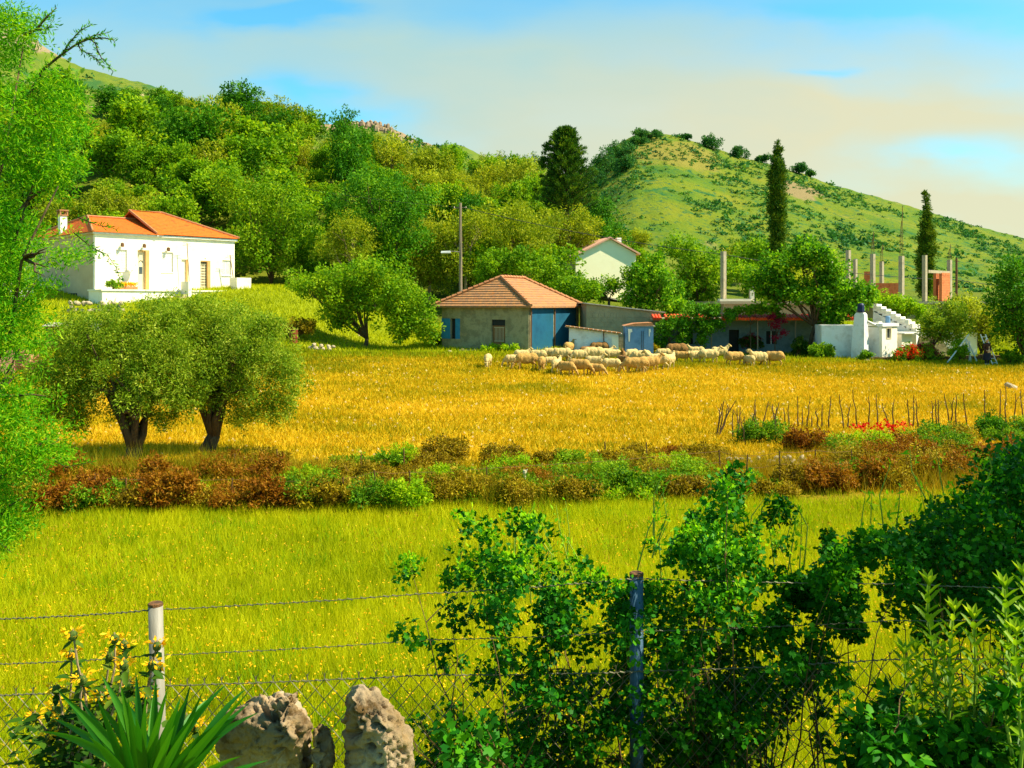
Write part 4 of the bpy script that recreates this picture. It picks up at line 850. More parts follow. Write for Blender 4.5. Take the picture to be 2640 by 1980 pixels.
ZN = [(-900, 620, 'above the orange roofed house'), (620, 1130, 'above the round meadow tree'), (1130, 1420, 'left of the tall fir'), (1420, 9999, 'behind the pale gabled house')]
rng = np.random.default_rng(5)
KN = {'olive': 'pale olive tree', 'broad': 'fresh green leafy tree', 'dark': 'dark evergreen oak'}
for d in (92, 98, 105, 112, 120, 128, 136, 145, 154, 163, 170):
    step = 5.0 if d < 130 else 5.6; x = (-140-CX)/F*d
    while True:
        x += step*rng.uniform(.75, 1.25); dd = d+rng.uniform(-3, 3) if d < 168 else d+rng.uniform(-2, 1); px = CX+x/dd*F
        if px > 2080: break
        if px > 1480 and d > 150: continue
        if px > 1650 and rng.random() < .35: continue
        if px < 800 and d < 97 and px > 100: continue
        if 1470 < px < 1720 and d < 112: continue
        z = max(float(wood_hill.z(x, dd)), g1(x, dd)); u = rng.random()+.35*float(vnoise(x, dd, 7, 2, .06)); kind = 'olive' if u < .40 else ('broad' if u < .82 else 'dark')
        s = rng.choice((rng.uniform(.7, 1.1), rng.uniform(1.0, 1.6)))*(1.0 if px < 1450 else .72)*(.8 if px < 700 and d > 160 else 1)
        zone = [q for q in ZN if q[0] <= px < q[1]][0][2]; lev = 'low' if d < 116 else ('midway' if d < 150 else 'high')
        plant_copy(kind, (x, dd, z-.1), s, rng, f'{KN[kind]} {lev} in the wood {zone}', 'trees of the wood on the hillside')
# bigger trees that stand out at the foot of the wood
def feature(label, d, lob, kind, n, ln, wd, seed, base_px, base_py=None, wood='bark', r=.16, name='broadleaf_tree', group=None, cat='tree', **kw):
    rng = np.random.default_rng(seed); L_ = px_lobes(d, lob, rng); b = gp(base_px, d) if base_py is None else at(base_px, base_py, d)
    return plant_at(name, label, cat, b, L_, rng, LM[kind], n, ln, wd, M[wood], r=r, group=group, **kw)
feature('tall dark green tree above the meadow tree, darkest in the wood', 90, [(960, 480, 62), (1040, 520, 72), (900, 530, 60), (1000, 590, 80), (930, 610, 60), (1070, 620, 55), (1000, 660, 60)], 'dark', 15000, .26, .17, 61, 1000, 740, name='evergreen_oak')
feature('pale olive tree with bare pinkish limbs left of the tall dark tree', 86, [(890, 585, 38), (925, 600, 42), (870, 640, 46), (930, 660, 48), (905, 700, 40)], 'olivefar', 9000, .24, .10, 62, 905, 760, wood='bark2', name='olive_tree')
feature('large green tree right behind the orange roofed house', 90, [(650, 520, 65), (720, 510, 60), (760, 560, 68), (660, 600, 62), (700, 640, 66), (640, 660, 46), (770, 640, 58), (720, 690, 40), (600, 470, 60)], 'green', 17000, .26, .17, 63, 700, 745)
feature('yellowish olive tree behind the utility pole', 92, [(1180, 600, 50), (1230, 570, 50), (1140, 640, 50), (1200, 680, 60), (1270, 620, 50), (1120, 700, 46), (1330, 560, 52), (1390, 600, 55)], 'olivefar', 14000, .26, .11, 64, 1200, 760, name='olive_tree', wood='bark2')
feature('green tree with dark foot just behind the hut roof', 78, [(1290, 680, 45), (1345, 690, 45), (1400, 700, 42), (1440, 730, 38), (1250, 710, 34), (1490, 745, 34), (1530, 750, 28)], 'green', 12000, .22, .15, 65, 1370, 790)
feature('big leafed green tree between the gabled house and the concrete columns', 72, [(1672, 700, 34), (1700, 725, 40), (1655, 745, 34), (1730, 765, 38), (1670, 780, 32), (1620, 772, 24), (1690, 668, 22), (1740, 790, 30), (1640, 690, 14)], 'fig', 9000, .24, .15, 66, 1670, 860, r=.13, name='fig_tree')
feature('leafy green tree behind the low wall beside the gabled house', 95, [(1790, 660, 46), (1830, 690, 50), (1740, 640, 36), (1880, 700, 46), (1930, 700, 40), (1780, 720, 46)], 'green', 10000, .26, .18, 67, 1800, 780)
feature('pale olive tree hiding the foot of the tall fir', 104, [(1410, 570, 38), (1465, 562, 38), (1515, 590, 36), (1450, 610, 44), (1500, 625, 36)], 'olivefar', 9000, .28, .12, 68, 1460, 700, name='olive_tree', wood='bark2')
feature('low leafy tree before the lower wall of the pale gabled house', 95, [(1490, 740, 26), (1535, 742, 28), (1580, 735, 26), (1625, 722, 28), (1655, 700, 22)], 'green', 7000, .24, .15, 69, 1570, 800)
# round tree in the meadow, with a forked trunk
def mid_tree():
    rng = np.random.default_rng(70); b = hit(942, 898); d = b.y; L_ = px_lobes(d, [(850, 750, 62), (790, 735, 40), (900, 720, 55), (950, 705, 55), (1000, 730, 55), (1050, 770, 56), (1090, 815, 44), (1100, 850, 34), (960, 770, 60), (880, 800, 52), (1010, 815, 50), (870, 830, 26), (1050, 845, 36)], rng, .7)
    plant_at('mulberry_tree', 'round spreading green tree with forked trunk standing alone in the meadow', 'tree', b, L_, rng, LM['green'], 26000, .19, .13, M['bark'], r=.17, fork=(b.x+.12, d, b.z+.75), limbs=11, sub=11, subr=.34)
mid_tree()
# fig tree before the long house
def fig():
    rng = np.random.default_rng(71); b = hit(2080, 921); d = b.y
    L_ = px_lobes(d, [(2000, 695, 46), (1950, 725, 30), (2060, 660, 40), (2100, 660, 46), (2140, 706, 38), (2195, 752, 36), (2240, 748, 24), (2105, 645, 20), (2120, 740, 48), (2040, 750, 46), (2180, 790, 40), (2140, 810, 34), (1990, 760, 34), (2205, 770, 32)], rng, .6)
    plant_at('fig_tree', 'dark leafy fig tree with leaning trunk before the long house', 'tree', b, L_, rng, LM['fig'], 19000, .22, .16, M['bark'], r=.16, fork=at(2100, 838, d), limbs=12, sub=10, subr=.36)
fig()
def right_trees():
    feature('small olive shaped tree before the cottage, between flowers and poles', 60.5, [(2440, 800, 40), (2400, 830, 34), (2470, 830, 36), (2425, 850, 34), (2450, 870, 24), (2385, 850, 22)], 'olive', 8000, .17, .08, 81, 2402, hit(2402, 925) and 925, name='olive_tree', r=.09)
    feature('loose yellowish tree between the cottage and the dark right hand tree', 66, [(2510, 800, 46), (2550, 830, 44), (2490, 840, 36), (2530, 870, 38), (2580, 870, 34), (2480, 790, 34), (2600, 830, 30)], 'olivefar', 9000, .19, .10, 82, 2530, 925, name='olive_tree', r=.11)
    feature('dark rounded tree cut by the right edge of the view', 58, [(2620, 720, 52), (2600, 770, 54), (2650, 800, 60), (2590, 820, 36), (2640, 860, 48), (2690, 740, 60), (2610, 690, 30), (2700, 830, 60)], 'dark', 14000, .19, .12, 83, 2640, 935, name='evergreen_oak', r=.18)
    feature('green creeper mound over the slope behind the zigzag stair', 69, [(2280, 775, 26), (2320, 785, 28), (2360, 800, 26), (2400, 810, 24), (2250, 765, 20), (2330, 800, 24), (2230, 835, 18)], 'lime', 9000, .15, .10, 84, 2320, 850, name='shrub', cat='shrub', r=.06)
right_trees()
# cypresses and the fir
def cypress(label, px, pyt, pyb, w, d, seed, tops):
    rng = np.random.default_rng(seed); b = at(px, pyb, d); tp = at(px, pyt, d); H = tp.z-b.z; R = w/F*d/2*.92; t = thing('cypress', label, 'tree', b, 'cypresses')
    mb = MB(); mb.tube([b-Vector((0, 0, .3)), b.lerp(tp, .5), tp.lerp(b, .05)], [.22, .14, .03], 7); mb.build('trunk', M['bark'], t)
    lob = []
    for i in range(44):
        f = (i+.5)/44; r = R*min(1, (1-f)*tops+.12)*(.82+.18*min(1, f*6)); a = rng.uniform(0, 6.28)
        lob.append((b.x+math.cos(a)*r*.22, b.y+math.sin(a)*r*.22, b.z+H*(.03+.94*f), max(.22, r*.82)))
    for k in range(4): lob.append((b.x+rng.normal()*R*.35, b.y, tp.z-rng.uniform(0, .9), .2))
    me = crown_mesh('crown', LM['cyp'], lob, rng, 24000, .24, .085, sub=11, subr=.40, droop=-.9, org=tuple(b), inner=.3); link('crown', me, t)
cypress('tall thick cypress standing behind the fig tree', 2004, 368, 700, 44, 84, 91, 5.5)
cypress('lower cypress with twin tips behind the concrete columns', 2388, 498, 770, 46, 92, 92, 2.2)
def fir():
    rng = np.random.default_rng(95); d = 112; b = at(1462, 560, d); tp = at(1457, 330, d); H = tp.z-b.z; t = thing('fir_tree', 'tall dark fir with layered branches rising above the wood', 'tree', b); rnd = random.Random(9)
    mb = MB(); mb.tube([b-Vector((0, 0, 4)), b.lerp(tp, .5), tp], [.34, .2, .04], 8)
    P = []; X = []; Nn = []; T = []
    def spray(c, r, n, ax):
        P.append(np.array(c)+rng.normal(size=(n, 3))*np.array([r, r, r*.62])*.45); X.append(unit(np.array([ax]*n)+rdir(rng, n)*.8+np.array([0, 0, .35]))); Nn.append(unit(rdir(rng, n)+np.array([0, 0, .8]))); T.append(np.full(n, .42+.2*rng.normal())+rng.normal(size=n)*.14)
    for i in range(150):
        f = i/150; z = b.z+H*(.02+.96*f); Lb = 3.75*(1-f)**.62*rnd.uniform(.6, 1.12)+.35; a = i*2.399; ax = np.array([math.cos(a), math.sin(a), .42])
        p0 = Vector((b.x+(tp.x-b.x)*f, b.y, z)); p1 = p0+Vector(ax)*Lb; mb.tube([p0, p0.lerp(p1, .5)-Vector((0, 0, .12)), p1], [.07, .05, .02], 4)
        for k in range(5):
            q = p0.lerp(p1, .35+.65*k/4); spray(q, .48*(1.1-.4*k/4), 42, ax)
    for q, l in (((1412, 372), 2.2), ((1398, 405), 1.6), ((1420, 440), 2.2), ((1400, 420), 1.3), ((1436, 352), 1.0), ((1470, 338), .8), ((1448, 340), .8)):       # the side leader on the left
        c = at(*q, d)
        for k in range(5): spray(c+Vector((rnd.uniform(-.3, .3), rnd.uniform(-.3, .3), rnd.uniform(-1, .4)*l*.5)), .36, 60, np.array([-.3, 0, 1]))
        mb.tube([Vector((b.x-.4, d, c.z-1.2)), c], [.09, .03], 5)
    mb.build('trunk', M['bark'], t)
    P = np.concatenate(P)-np.array(b); n = len(P)
    link('crown', leaf_mesh('crown', LM['fir'], P, np.concatenate(X), np.concatenate(Nn), .34*rng.uniform(.7, 1.3, n), .10, np.clip(np.concatenate(T), 0, 1)), t)
fir()

# ------------------------------------------------------------------ the two old olives in the golden field
def olives():
    d1 = hit(345, 1186).y; b = hit(345, 1186); rng = np.random.default_rng(51)
    L1 = px_lobes(d1, [(318, 960, 110), (405, 985, 105), (330, 855, 85), (250, 868, 76), (420, 890, 95), (200, 900, 95), (160, 990, 80), (230, 1035, 72), (140, 1045, 55), (340, 1035, 52), (470, 960, 80), (470, 1045, 55), (110, 1065, 46), (200, 1085, 40), (420, 1080, 32), (275, 805, 36), (385, 790, 34), (180, 845, 40), (95, 960, 36), (430, 815, 42)], rng, .55)
    plant_at('olive_tree', 'old olive tree with V forked trunk in the golden field', 'tree', b, L1, rng, LM['olive'], 76000, .085, .026, M['bark'], r=.235, fork=at(347, 1152, d1), limbs=10, sub=26, subr=.23, inner=.25, kout=.22, group='old olives in the golden field')
    d2 = d1+1.3; b2 = gp(532, d2); rng = np.random.default_rng(52)
    L2 = px_lobes(d2, [(556, 940, 105), (620, 900, 100), (560, 848, 78), (460, 808, 58), (640, 872, 80), (700, 920, 75), (740, 990, 52), (650, 1010, 85), (560, 1000, 80), (500, 840, 90), (690, 1055, 48), (620, 1070, 44), (520, 778, 30), (610, 802, 28), (760, 950, 34), (745, 1040, 30), (680, 832, 34), (430, 805, 42), (700, 840, 42)], rng, .55)
    plant_at('olive_tree', 'second olive tree with single leaning trunk, right of the forked olive', 'tree', b2, L2, rng, LM['olive'], 66000, .085, .026, M['bark'], r=.215, fork=at(552, 1120, d2), limbs=10, sub=26, subr=.23, inner=.25, kout=.22, group='old olives in the golden field')
olives()
# vines on the long house
def vine(label, d, lob, n, seed, bpx, kind='fig', name='vine', ln=.15, wd=.12, cat='vine', wood='bark', r=.04):
    feature(label, d, lob, kind, n, ln, wd, seed, bpx, name=name, cat=cat, r=r, wood=wood, sub=9)
vine('dark grape vine hanging from the left end of the red tile edge', 65, [(1715, 850, 22), (1740, 830, 24), (1775, 835, 26), (1810, 840, 28), (1700, 880, 18), (1790, 800, 24), (1830, 800, 26), (1850, 840, 20), (1715, 905, 16), (1760, 870, 22), (1810, 875, 18), (1740, 900, 16), (1880, 820, 16)], 9000, 111, 1725, kind='dark')
vine('green vine along the roof edge above the shaded door', 65.6, [(1930, 800, 14), (1960, 795, 16), (1990, 800, 14), (1880, 806, 12), (1900, 800, 12), (2010, 815, 12)], 3500, 112, 1935, kind='green')
vine('dark red bougainvillea climbing the veranda post', 65, [(1995, 840, 14), (2010, 825, 14), (2000, 870, 12), (2020, 855, 10), (1990, 815, 10)], 1100, 113, 1998, kind='pink', ln=.1, wd=.09)
# flower bushes and garden shrubs along the village
def bush(label, px, py, w, h, kind, n, seed, name='shrub', cat='shrub', ln=.13, wd=.09, flowers=None, group=None, d=None, wood='stick', sub=9):
    b = hit(px, py) if d is None else gp(px, d); rng = np.random.default_rng(seed); r = w/F*b.y/2; H = h/F*b.y; lob = []
    q = max(.3*H, min(r*.5, H*.42))
    for i in range(max(4, int(5*w/h))):
        a = rng.uniform(-.85, .85); lob.append((b.x+a*(r-q*.5), b.y+rng.uniform(-.5, .5)*r*.7, b.z+H*rng.uniform(.3, .66)*(1-.35*a*a), q*rng.uniform(.7, 1.1)))
    t = plant_at(name, label, cat, b, lob, rng, LM[kind], n, ln, wd, M[wood], r=max(.02, .05*H), group=group, limbs=6, sub=sub)
    if flowers:
        fl = [(x, y, z+q_*.25, q_*.9) for x, y, z, q_ in lob]; link('flowers', crown_mesh('flowers', LM[flowers], fl, rng, int(n*.6), ln*.75, wd*.9, org=tuple(b), sub=12), t)
    return t
bush('dark shrub with reddish heads before the shaded door', 1932, 914, 62, 58, 'sage', 2600, 121, flowers='pink'); bush('dark low shrub at the corner of the shaded wall', 2055, 922, 60, 62, 'sage', 3000, 122); bush('dark green shrub left of the pale chimney wall', 2115, 926, 70, 44, 'shrub', 2600, 123)
bush('bright orange red flowering bush before the cottage window', 2328, 936, 84, 46, 'shrub', 3000, 124, flowers='redfl', ln=.11); bush('pink and magenta flowering bush right of the orange one', 2398, 934, 72, 56, 'shrub', 2800, 125, flowers='pink', ln=.11)
bush('small rounded shrub at the foot of the big chimney', 2240, 933, 44, 30, 'shrub', 1500, 126); bush('leafy tomato like plant beside the garden poles', 2475, 936, 52, 58, 'lime', 2200, 127); bush('dark brownish shrub by the person at the right', 2605, 940, 60, 42, 'shrub', 2000, 128)
bush('round grey green bush beside the blue shed', 1688, 916, 28, 28, 'drybush', 1200, 129); bush('brownish bush by the red barrel in the meadow', 770, 874, 90, 62, 'drybush', 3600, 131)
bush('green shrub at the left corner of the hut', 1130, 893, 60, 40, 'shrub', 2200, 132); bush('low green weeds before the hut door', 1290, 908, 110, 22, 'lime', 2600, 133, name='weed_clump', cat='weeds'); bush('green potted shrub on the terrace of the orange roofed house', 268, 752, 38, 30, 'shrub', 1200, 134, d=None)
for o in [o for o in COL.objects if o.get('label', '').startswith('green potted shrub')]: o.location = hf(1.0, -1.2, ZF)
t = thing('flower_planter', 'orange flowers in a long planter by the front door', 'planter', hf(2.3, -.5, ZF))
mb = MB(); mb.box(hf, 1.7, 3.2, -.7, -.35, ZF+.003, ZF+.28); mb.build('trough', M['oldtile'], t)
rng = np.random.default_rng(3); fl = [tuple(hf(1.8+i*.18, -.5, ZF+.45))+(.2,) for i in range(8)]; link('flowers', crown_mesh('flowers', LM['yel'], fl, rng, 900, .1, .08, org=tuple(hf(2.3, -.5, ZF))), t)

# ------------------------------------------------------------------ odds and ends round the houses
def stones(name, label, cat, pts, mat, seed, group=None):
    rnd = random.Random(seed); mb = MB()
    for (p, s) in pts:
        rot = Matrix.Rotation(rnd.uniform(0, 6), 3, Vector((rnd.uniform(-1, 1), rnd.uniform(-1, 1), 1)).normalized()); n0 = len(mb.V)
        mb.ell(p, (s*rnd.uniform(.7, 1.2), s*rnd.uniform(.6, 1), s*rnd.uniform(.5, .8)), 7, 5, rot)
        for i in range(n0, len(mb.V)): v = mb.V[i]; mb.V[i] = Vector(p)+(v-Vector(p))*(1+.22*math.sin(v.x*9/s*.3+seed)*math.cos(v.z*7/s*.3+v.y))
    return mb.solo(name, mat, label, cat, group)
def drywall(label, px0, px1, py, d, rows, s, seed, dy=0.0, lift=0):
    rnd = random.Random(seed); pts = []; n = max(3, int((px1-px0)/F*d/(s*1.7)))
    for i in range(n):
        for r in range(rows):
            px = px0+(px1-px0)*(i+.5*(r % 2)+rnd.uniform(-.2, .2))/n; b = gp(px, d+dy*i/n); 
            if r and rnd.random() < .2: continue
            pts.append((b+Vector((0, rnd.uniform(-.05, .1), s*.4+r*s*1.05+lift)), s*rnd.uniform(.8, 1.1)))
    stones('stone_wall', label, 'wall', pts, M['stone'], seed)
drywall('low dry stone wall below the orange roofed house', 180, 330, 815, 68.5, 3, .26, 141)
drywall('heap of pale stones left of the round meadow tree', 800, 870, 870, 62, 2, .22, 142)
rr = hit(1985, 1204); drywall('low pale dry stone wall below the stick fence', 1880, 2100, 1190, rr.y, 3, .085, 143)
b = hit(757, 885); t = thing('barrel', 'dark red rusty barrel at the left side of the meadow', 'barrel', b); mb = MB(); mb.tube([b, b+Vector((0, 0, .3)), b+Vector((0, 0, .32)), b+Vector((0, 0, .6)), b+Vector((0, 0, .62)), b+Vector((0, 0, .9))], [.28, .28, .3, .28, .3, .28], 14); mb.build('drum', pm('dark_red_rust', [(.12, .012, .004), (.18, .025, .006)], 5), t)
mb = MB(); mb.tube([b+Vector((0, 0, .90)), b+Vector((0, 0, .93))], [.29, .27], 14); mb.build('lid', M['rust'], t)
for i, (px, py, s, lab) in enumerate([(2602, 1004, .28, 'whitish boulder near the right edge of the golden field'), (925, 868, .14, 'small white stone behind the trunk of the meadow tree'), (815, 903, .2, 'flat pale stone in the grass left of the meadow tree'), (1160, 908, .12, 'small white stone in the grass before the hut'), (2235, 934, .2, 'grey stone block by the foot of the chimney'), (1015, 886, .13, 'little upright white stone right of the meadow tree'), (1030, 875, .16, 'flat white stone lying behind the meadow tree')]):
    b = hit(px, py); stones('boulder', lab, 'stone', [(b+Vector((0, 0, s*.5)), s), (b+Vector((s*.7, 0.05, s*.35)), s*.7)], M['stone'], 150+i, None)
b = hit(1210, 905); mb = MB(); f = Fr(b, .2); mb.box(f, -.7, .6, -.12, .12, 0, .1); mb.box(f, -.55, -.4, -.15, .15, .103, .16); mb.box(f, .3, .45, -.15, .15, .103, .16); mb.solo('plank', M['stone'], 'pale plank lying in the grass before the hut', 'plank')
def yard():
    d = 60.0
    t = thing('cage_tank', 'white cube water tank in a metal cage below the orange roofed house', 'tank', gp(240, d)); c = at(240, 872, d); f = Fr((c.x, c.y, c.z), .3)
    mb = MB(); mb.box(f, -.42, .42, -.42, .42, .02, 1.02); mb.build('tank', M['white'], t); mb = MB()
    for k in range(6):
        u = -.45+k*.18
        for v in (-.45, .45): mb.tube([f(u, v, -.1), f(u, v, 1.06)], .018, 5); mb.tube([f(v, u, -.1), f(v, u, 1.06)], .018, 5)
    for z in (-.08, .35, .7, 1.05):
        for v in (-.45, .45): mb.tube([f(-.46, v, z), f(.46, v, z)], .018, 5); mb.tube([f(v, -.46, z), f(v, .46, z)], .018, 5)
    mb.build('cage', M['galv'], t); mb = MB(); mb.tube([f(0, 0, 1.02), f(0, 0, 1.1)], .1, 10); mb.build('lid', M['bluewood'], t)
    mb = MB(); mb.box(f, -.5, .5, -.5, .5, -.35, -.103); 
    for u in (-.42, 0, .42): mb.box(f, u-.06, u+.06, -.5, .5, g1(c.x, c.y)-c.z-.1, -.353)
    mb.build('pallet', M['wood'], t)
    t = thing('wooden_coop', 'brown wooden animal pen with a tin roof left of the caged tank', 'pen', gp(165, d+.5)); c = at(165, 848, d+.5); f = Fr((c.x, c.y, g1(c.x, c.y)), .15); h = c.z-f.o.z
    mb = MB()
    for k in range(14): u = -1.1+k*.17; mb.box(f, u, u+.13, 0, .03, .05, h+.15)
    for k in range(6): v = .05+k*.18; mb.box(f, 1.24, 1.27, v, v+.13, .05, h+.15)
    mb.build('wall', M['wood'], t); mb = MB()
    for u in (-1.1, 1.2):
        for v in (.05, 1.1): mb.tube([f(u, v, 0), f(u, v, h+.15)], .05, 6)
    mb.build('post', M['rust'], t); mb = MB(); mb.hexa([f(-1.3, -.2, h+.16), f(1.4, -.2, h+.16), f(1.4, 1.3, h+.36), f(-1.3, 1.3, h+.36), f(-1.3, -.2, h+.2), f(1.4, -.2, h+.2), f(1.4, 1.3, h+.4), f(-1.3, 1.3, h+.4)]); mb.build('roof', M['tin'], t)
    t = thing('plank_pile', 'heap of old reddish boards and pots left of the olives', 'pile', gp(55, 52)); f = Fr(gp(55, 52), .1); rnd = random.Random(12); mb = MB()
    for k in range(16):
        c0 = f(rnd.uniform(-1.2, .5), rnd.uniform(-.3, .3), .1+k*.06); c1 = c0+Vector((rnd.uniform(.5, 1.1), rnd.uniform(-.3, .3), rnd.uniform(-.1, .5))); mb.tube([c0, c1], [.09, .09], 4)
    mb.build('board', M['oldtile'], t); mb = MB(); mb.box(f, -.2, .6, -.4, .3, .05, .9); mb.build('crate', pm('faded_red_board', [(.38, .15, .08), (.46, .2, .11)], 3), t)
    t = thing('tin_sheet', 'large leaning reddish metal sheet at the far left of the yard', 'sheet', gp(10, 50)); f = Fr(gp(10, 50), 0); mb = MB(); mb.hexa([f(-1.2, 0, 0), f(.55, 0, 0), f(.55, .05, 0), f(-1.2, .05, 0), f(-1.2, .5, 1.25), f(.3, .5, 1.3), f(.3, .55, 1.3), f(-1.2, .55, 1.25)]); mb.build('sheet', pm('reddish_sheet', [(.34, .15, .09), (.42, .2, .12)], 2), t); mb = MB(); mb.tube([f(.5, .2, 0), f(.35, .55, 1.5)], .03, 5); mb.build('prop', M['rust'], t)
yard()
# garden poles and ladder, person
mb = MB()
for a_, b_ in (((2440, 938), (2498, 862)), ((2505, 936), (2488, 872)), ((2455, 934), (2485, 868)), ((2520, 936), (2490, 870)), ((2498, 936), (2500, 880))):
    p = hit(*a_); q = at(b_[0], b_[1], p.y+.3); mb.tube([p, p.lerp(q, .5)+Vector((.02, 0, .02)), q], [.045, .04, .035], 6)
mb.solo('bean_poles', M['white2'], 'whitish garden poles leaning together before the annexe', 'poles')
p = hit(2560, 942); q = at(2528, 862, p.y+.6); t = thing('ladder', 'pale wooden ladder leaning behind the standing person', 'ladder', p); mb = MB(); sd = Vector((.3, 0, 0)); mb.tube([p, q], .03, 5); mb.tube([p+sd, q+sd], .03, 5); mb.build('rail', M['white2'], t); mb = MB()
for k in range(7): c = p.lerp(q, (k+.6)/7.2); mb.tube([c, c+sd], .02, 5)
mb.build('rung', M['white2'], t)

b0 = gp(2250, 60.3); f = Fr((b0.x, 60.3, 0), -.02); mb = MB(); rnd = random.Random(77); n = 40; ln_ = 9.0
for i in range(n):
    u = i*ln_/n; z = g1(b0.x+u, 60.3); mb.box(f, u+.004, u+ln_/n-.004, rnd.uniform(-.05, .0), .5, z-.1, z+rnd.uniform(.20, .30)+.004*i)
mb.solo('retaining_wall', pm('brown_earth_stone', [(.10, .055, .015), (.16, .09, .03), (.07, .04, .012)], 4, .95, .5), 'low brown earth and stone edging between the garden and the field', 'wall')
# ------------------------------------------------------------------ the person in the garden
def person():
    b = hit(2545, 943); S = 1.0; mb = MB(); V = Vector
    mb.tube([V((-.10, 0, .05)), V((-.11, .0, .45)), V((-.10, 0, .85))], [.055, .07, .10], 8); mb.tube([V((.10, .03, .05)), V((.11, .02, .45)), V((.10, 0, .85))], [.055, .07, .10], 8)
    mb.ell((-.10, -.06, .04), (.05, .13, .045)); mb.ell((.10, -.03, .04), (.05, .13, .045))
    mb.tube([V((0, 0, .35)), V((0, 0, .62)), V((0, 0, .88)), V((0, -.01, 1.05)), V((0, .0, 1.25)), V((0, .01, 1.36)), V((0, .01, 1.42))], [.24, .22, .20, .165, .185, .13, .06], 12)
    mb.tube([V((0, .01, 1.38)), V((0, -.005, 1.50))], [.055, .05], 8)
    mb.ell((0, -.01, 1.56), (.075, .095, .115), 12, 10); mb.ell((0, -.105, 1.545), (.014, .022, .02), 6, 5); mb.ell((0, -.08, 1.49), (.035, .03, .02), 6, 5)
    for s in (-1, 1):
        mb.ell((s*.076, 0, 1.55), (.014, .025, .035), 6, 5); mb.ell((s*.03, -.088, 1.575), (.013, .012, .009), 6, 5)
        sh = V((s*.19, .01, 1.32)); el = V((s*.25, .0, 1.05)); wr = V((s*.17, -.19, .92)); mb.tube([sh, el, wr], [.065, .05, .035], 8); mb.ell(tuple(sh), .075)
        mb.ell(tuple(wr+V((-s*.02, -.05, -.01))), (.028, .05, .04), 8, 6)
        for k in range(4): q = wr+V((-s*.03, -.085, .022-.018*k)); mb.tube([q, q+V((-s*.02, -.045, -.01)), q+V((-s*.045, -.05, -.025))], [.010, .009, .008], 5)
        q = wr+V((-s*.045, -.04, .02)); mb.tube([q, q+V((-s*.03, -.025, .02)), q+V((-s*.045, -.045, .015))], [.012, .010, .009], 5)
    skin = pm('skin', [(.50, .27, .13), (.56, .32, .16)], 6, .6); dress = pm('dark_brown_dress', [(.035, .014, .006), (.06, .022, .008)], 6, .9); skirt = pm('dark_skirt', [(.012, .012, .016), (.02, .02, .026)], 5, .9); shoe = pm('light_sock', [(.5, .45, .35), (.56, .5, .4)], 6, .8)
    def reg(c):
        r = np.full(len(c), 1); r[c[:, 2] < .78] = 2; r[c[:, 2] < .14] = 3; r[c[:, 2] > 1.42] = 0; r[(c[:, 1] < -.17) & (c[:, 2] > .8) & (c[:, 2] < 1.2)] = 0; return r
    me = fuse(mb, .012, 1, [skin, dress, skirt, shoe], reg, 'person'); o = link('person', me, None, b); ORG[o.name] = Vector((0, 0, 0)); o.rotation_euler = (0, 0, .25)
    tag(o, 'person in a dark brown top and black skirt with white hair, standing with hands together', 'person')
    mb = MB(); mb.ell((0, .012, 1.585), (.088, .10, .108), 14, 10); mb.ell((0, .10, 1.55), (.05, .045, .05), 10, 8)
    h = link('hair', mb.mesh('hair', pm('white_hair', [(.6, .56, .46), (.7, .66, .56)], 30, .8), smooth=True), o)
    for v in h.data.vertices:
        if v.co.y < -.045 and v.co.z < 1.63: v.co.y = -.045
person()

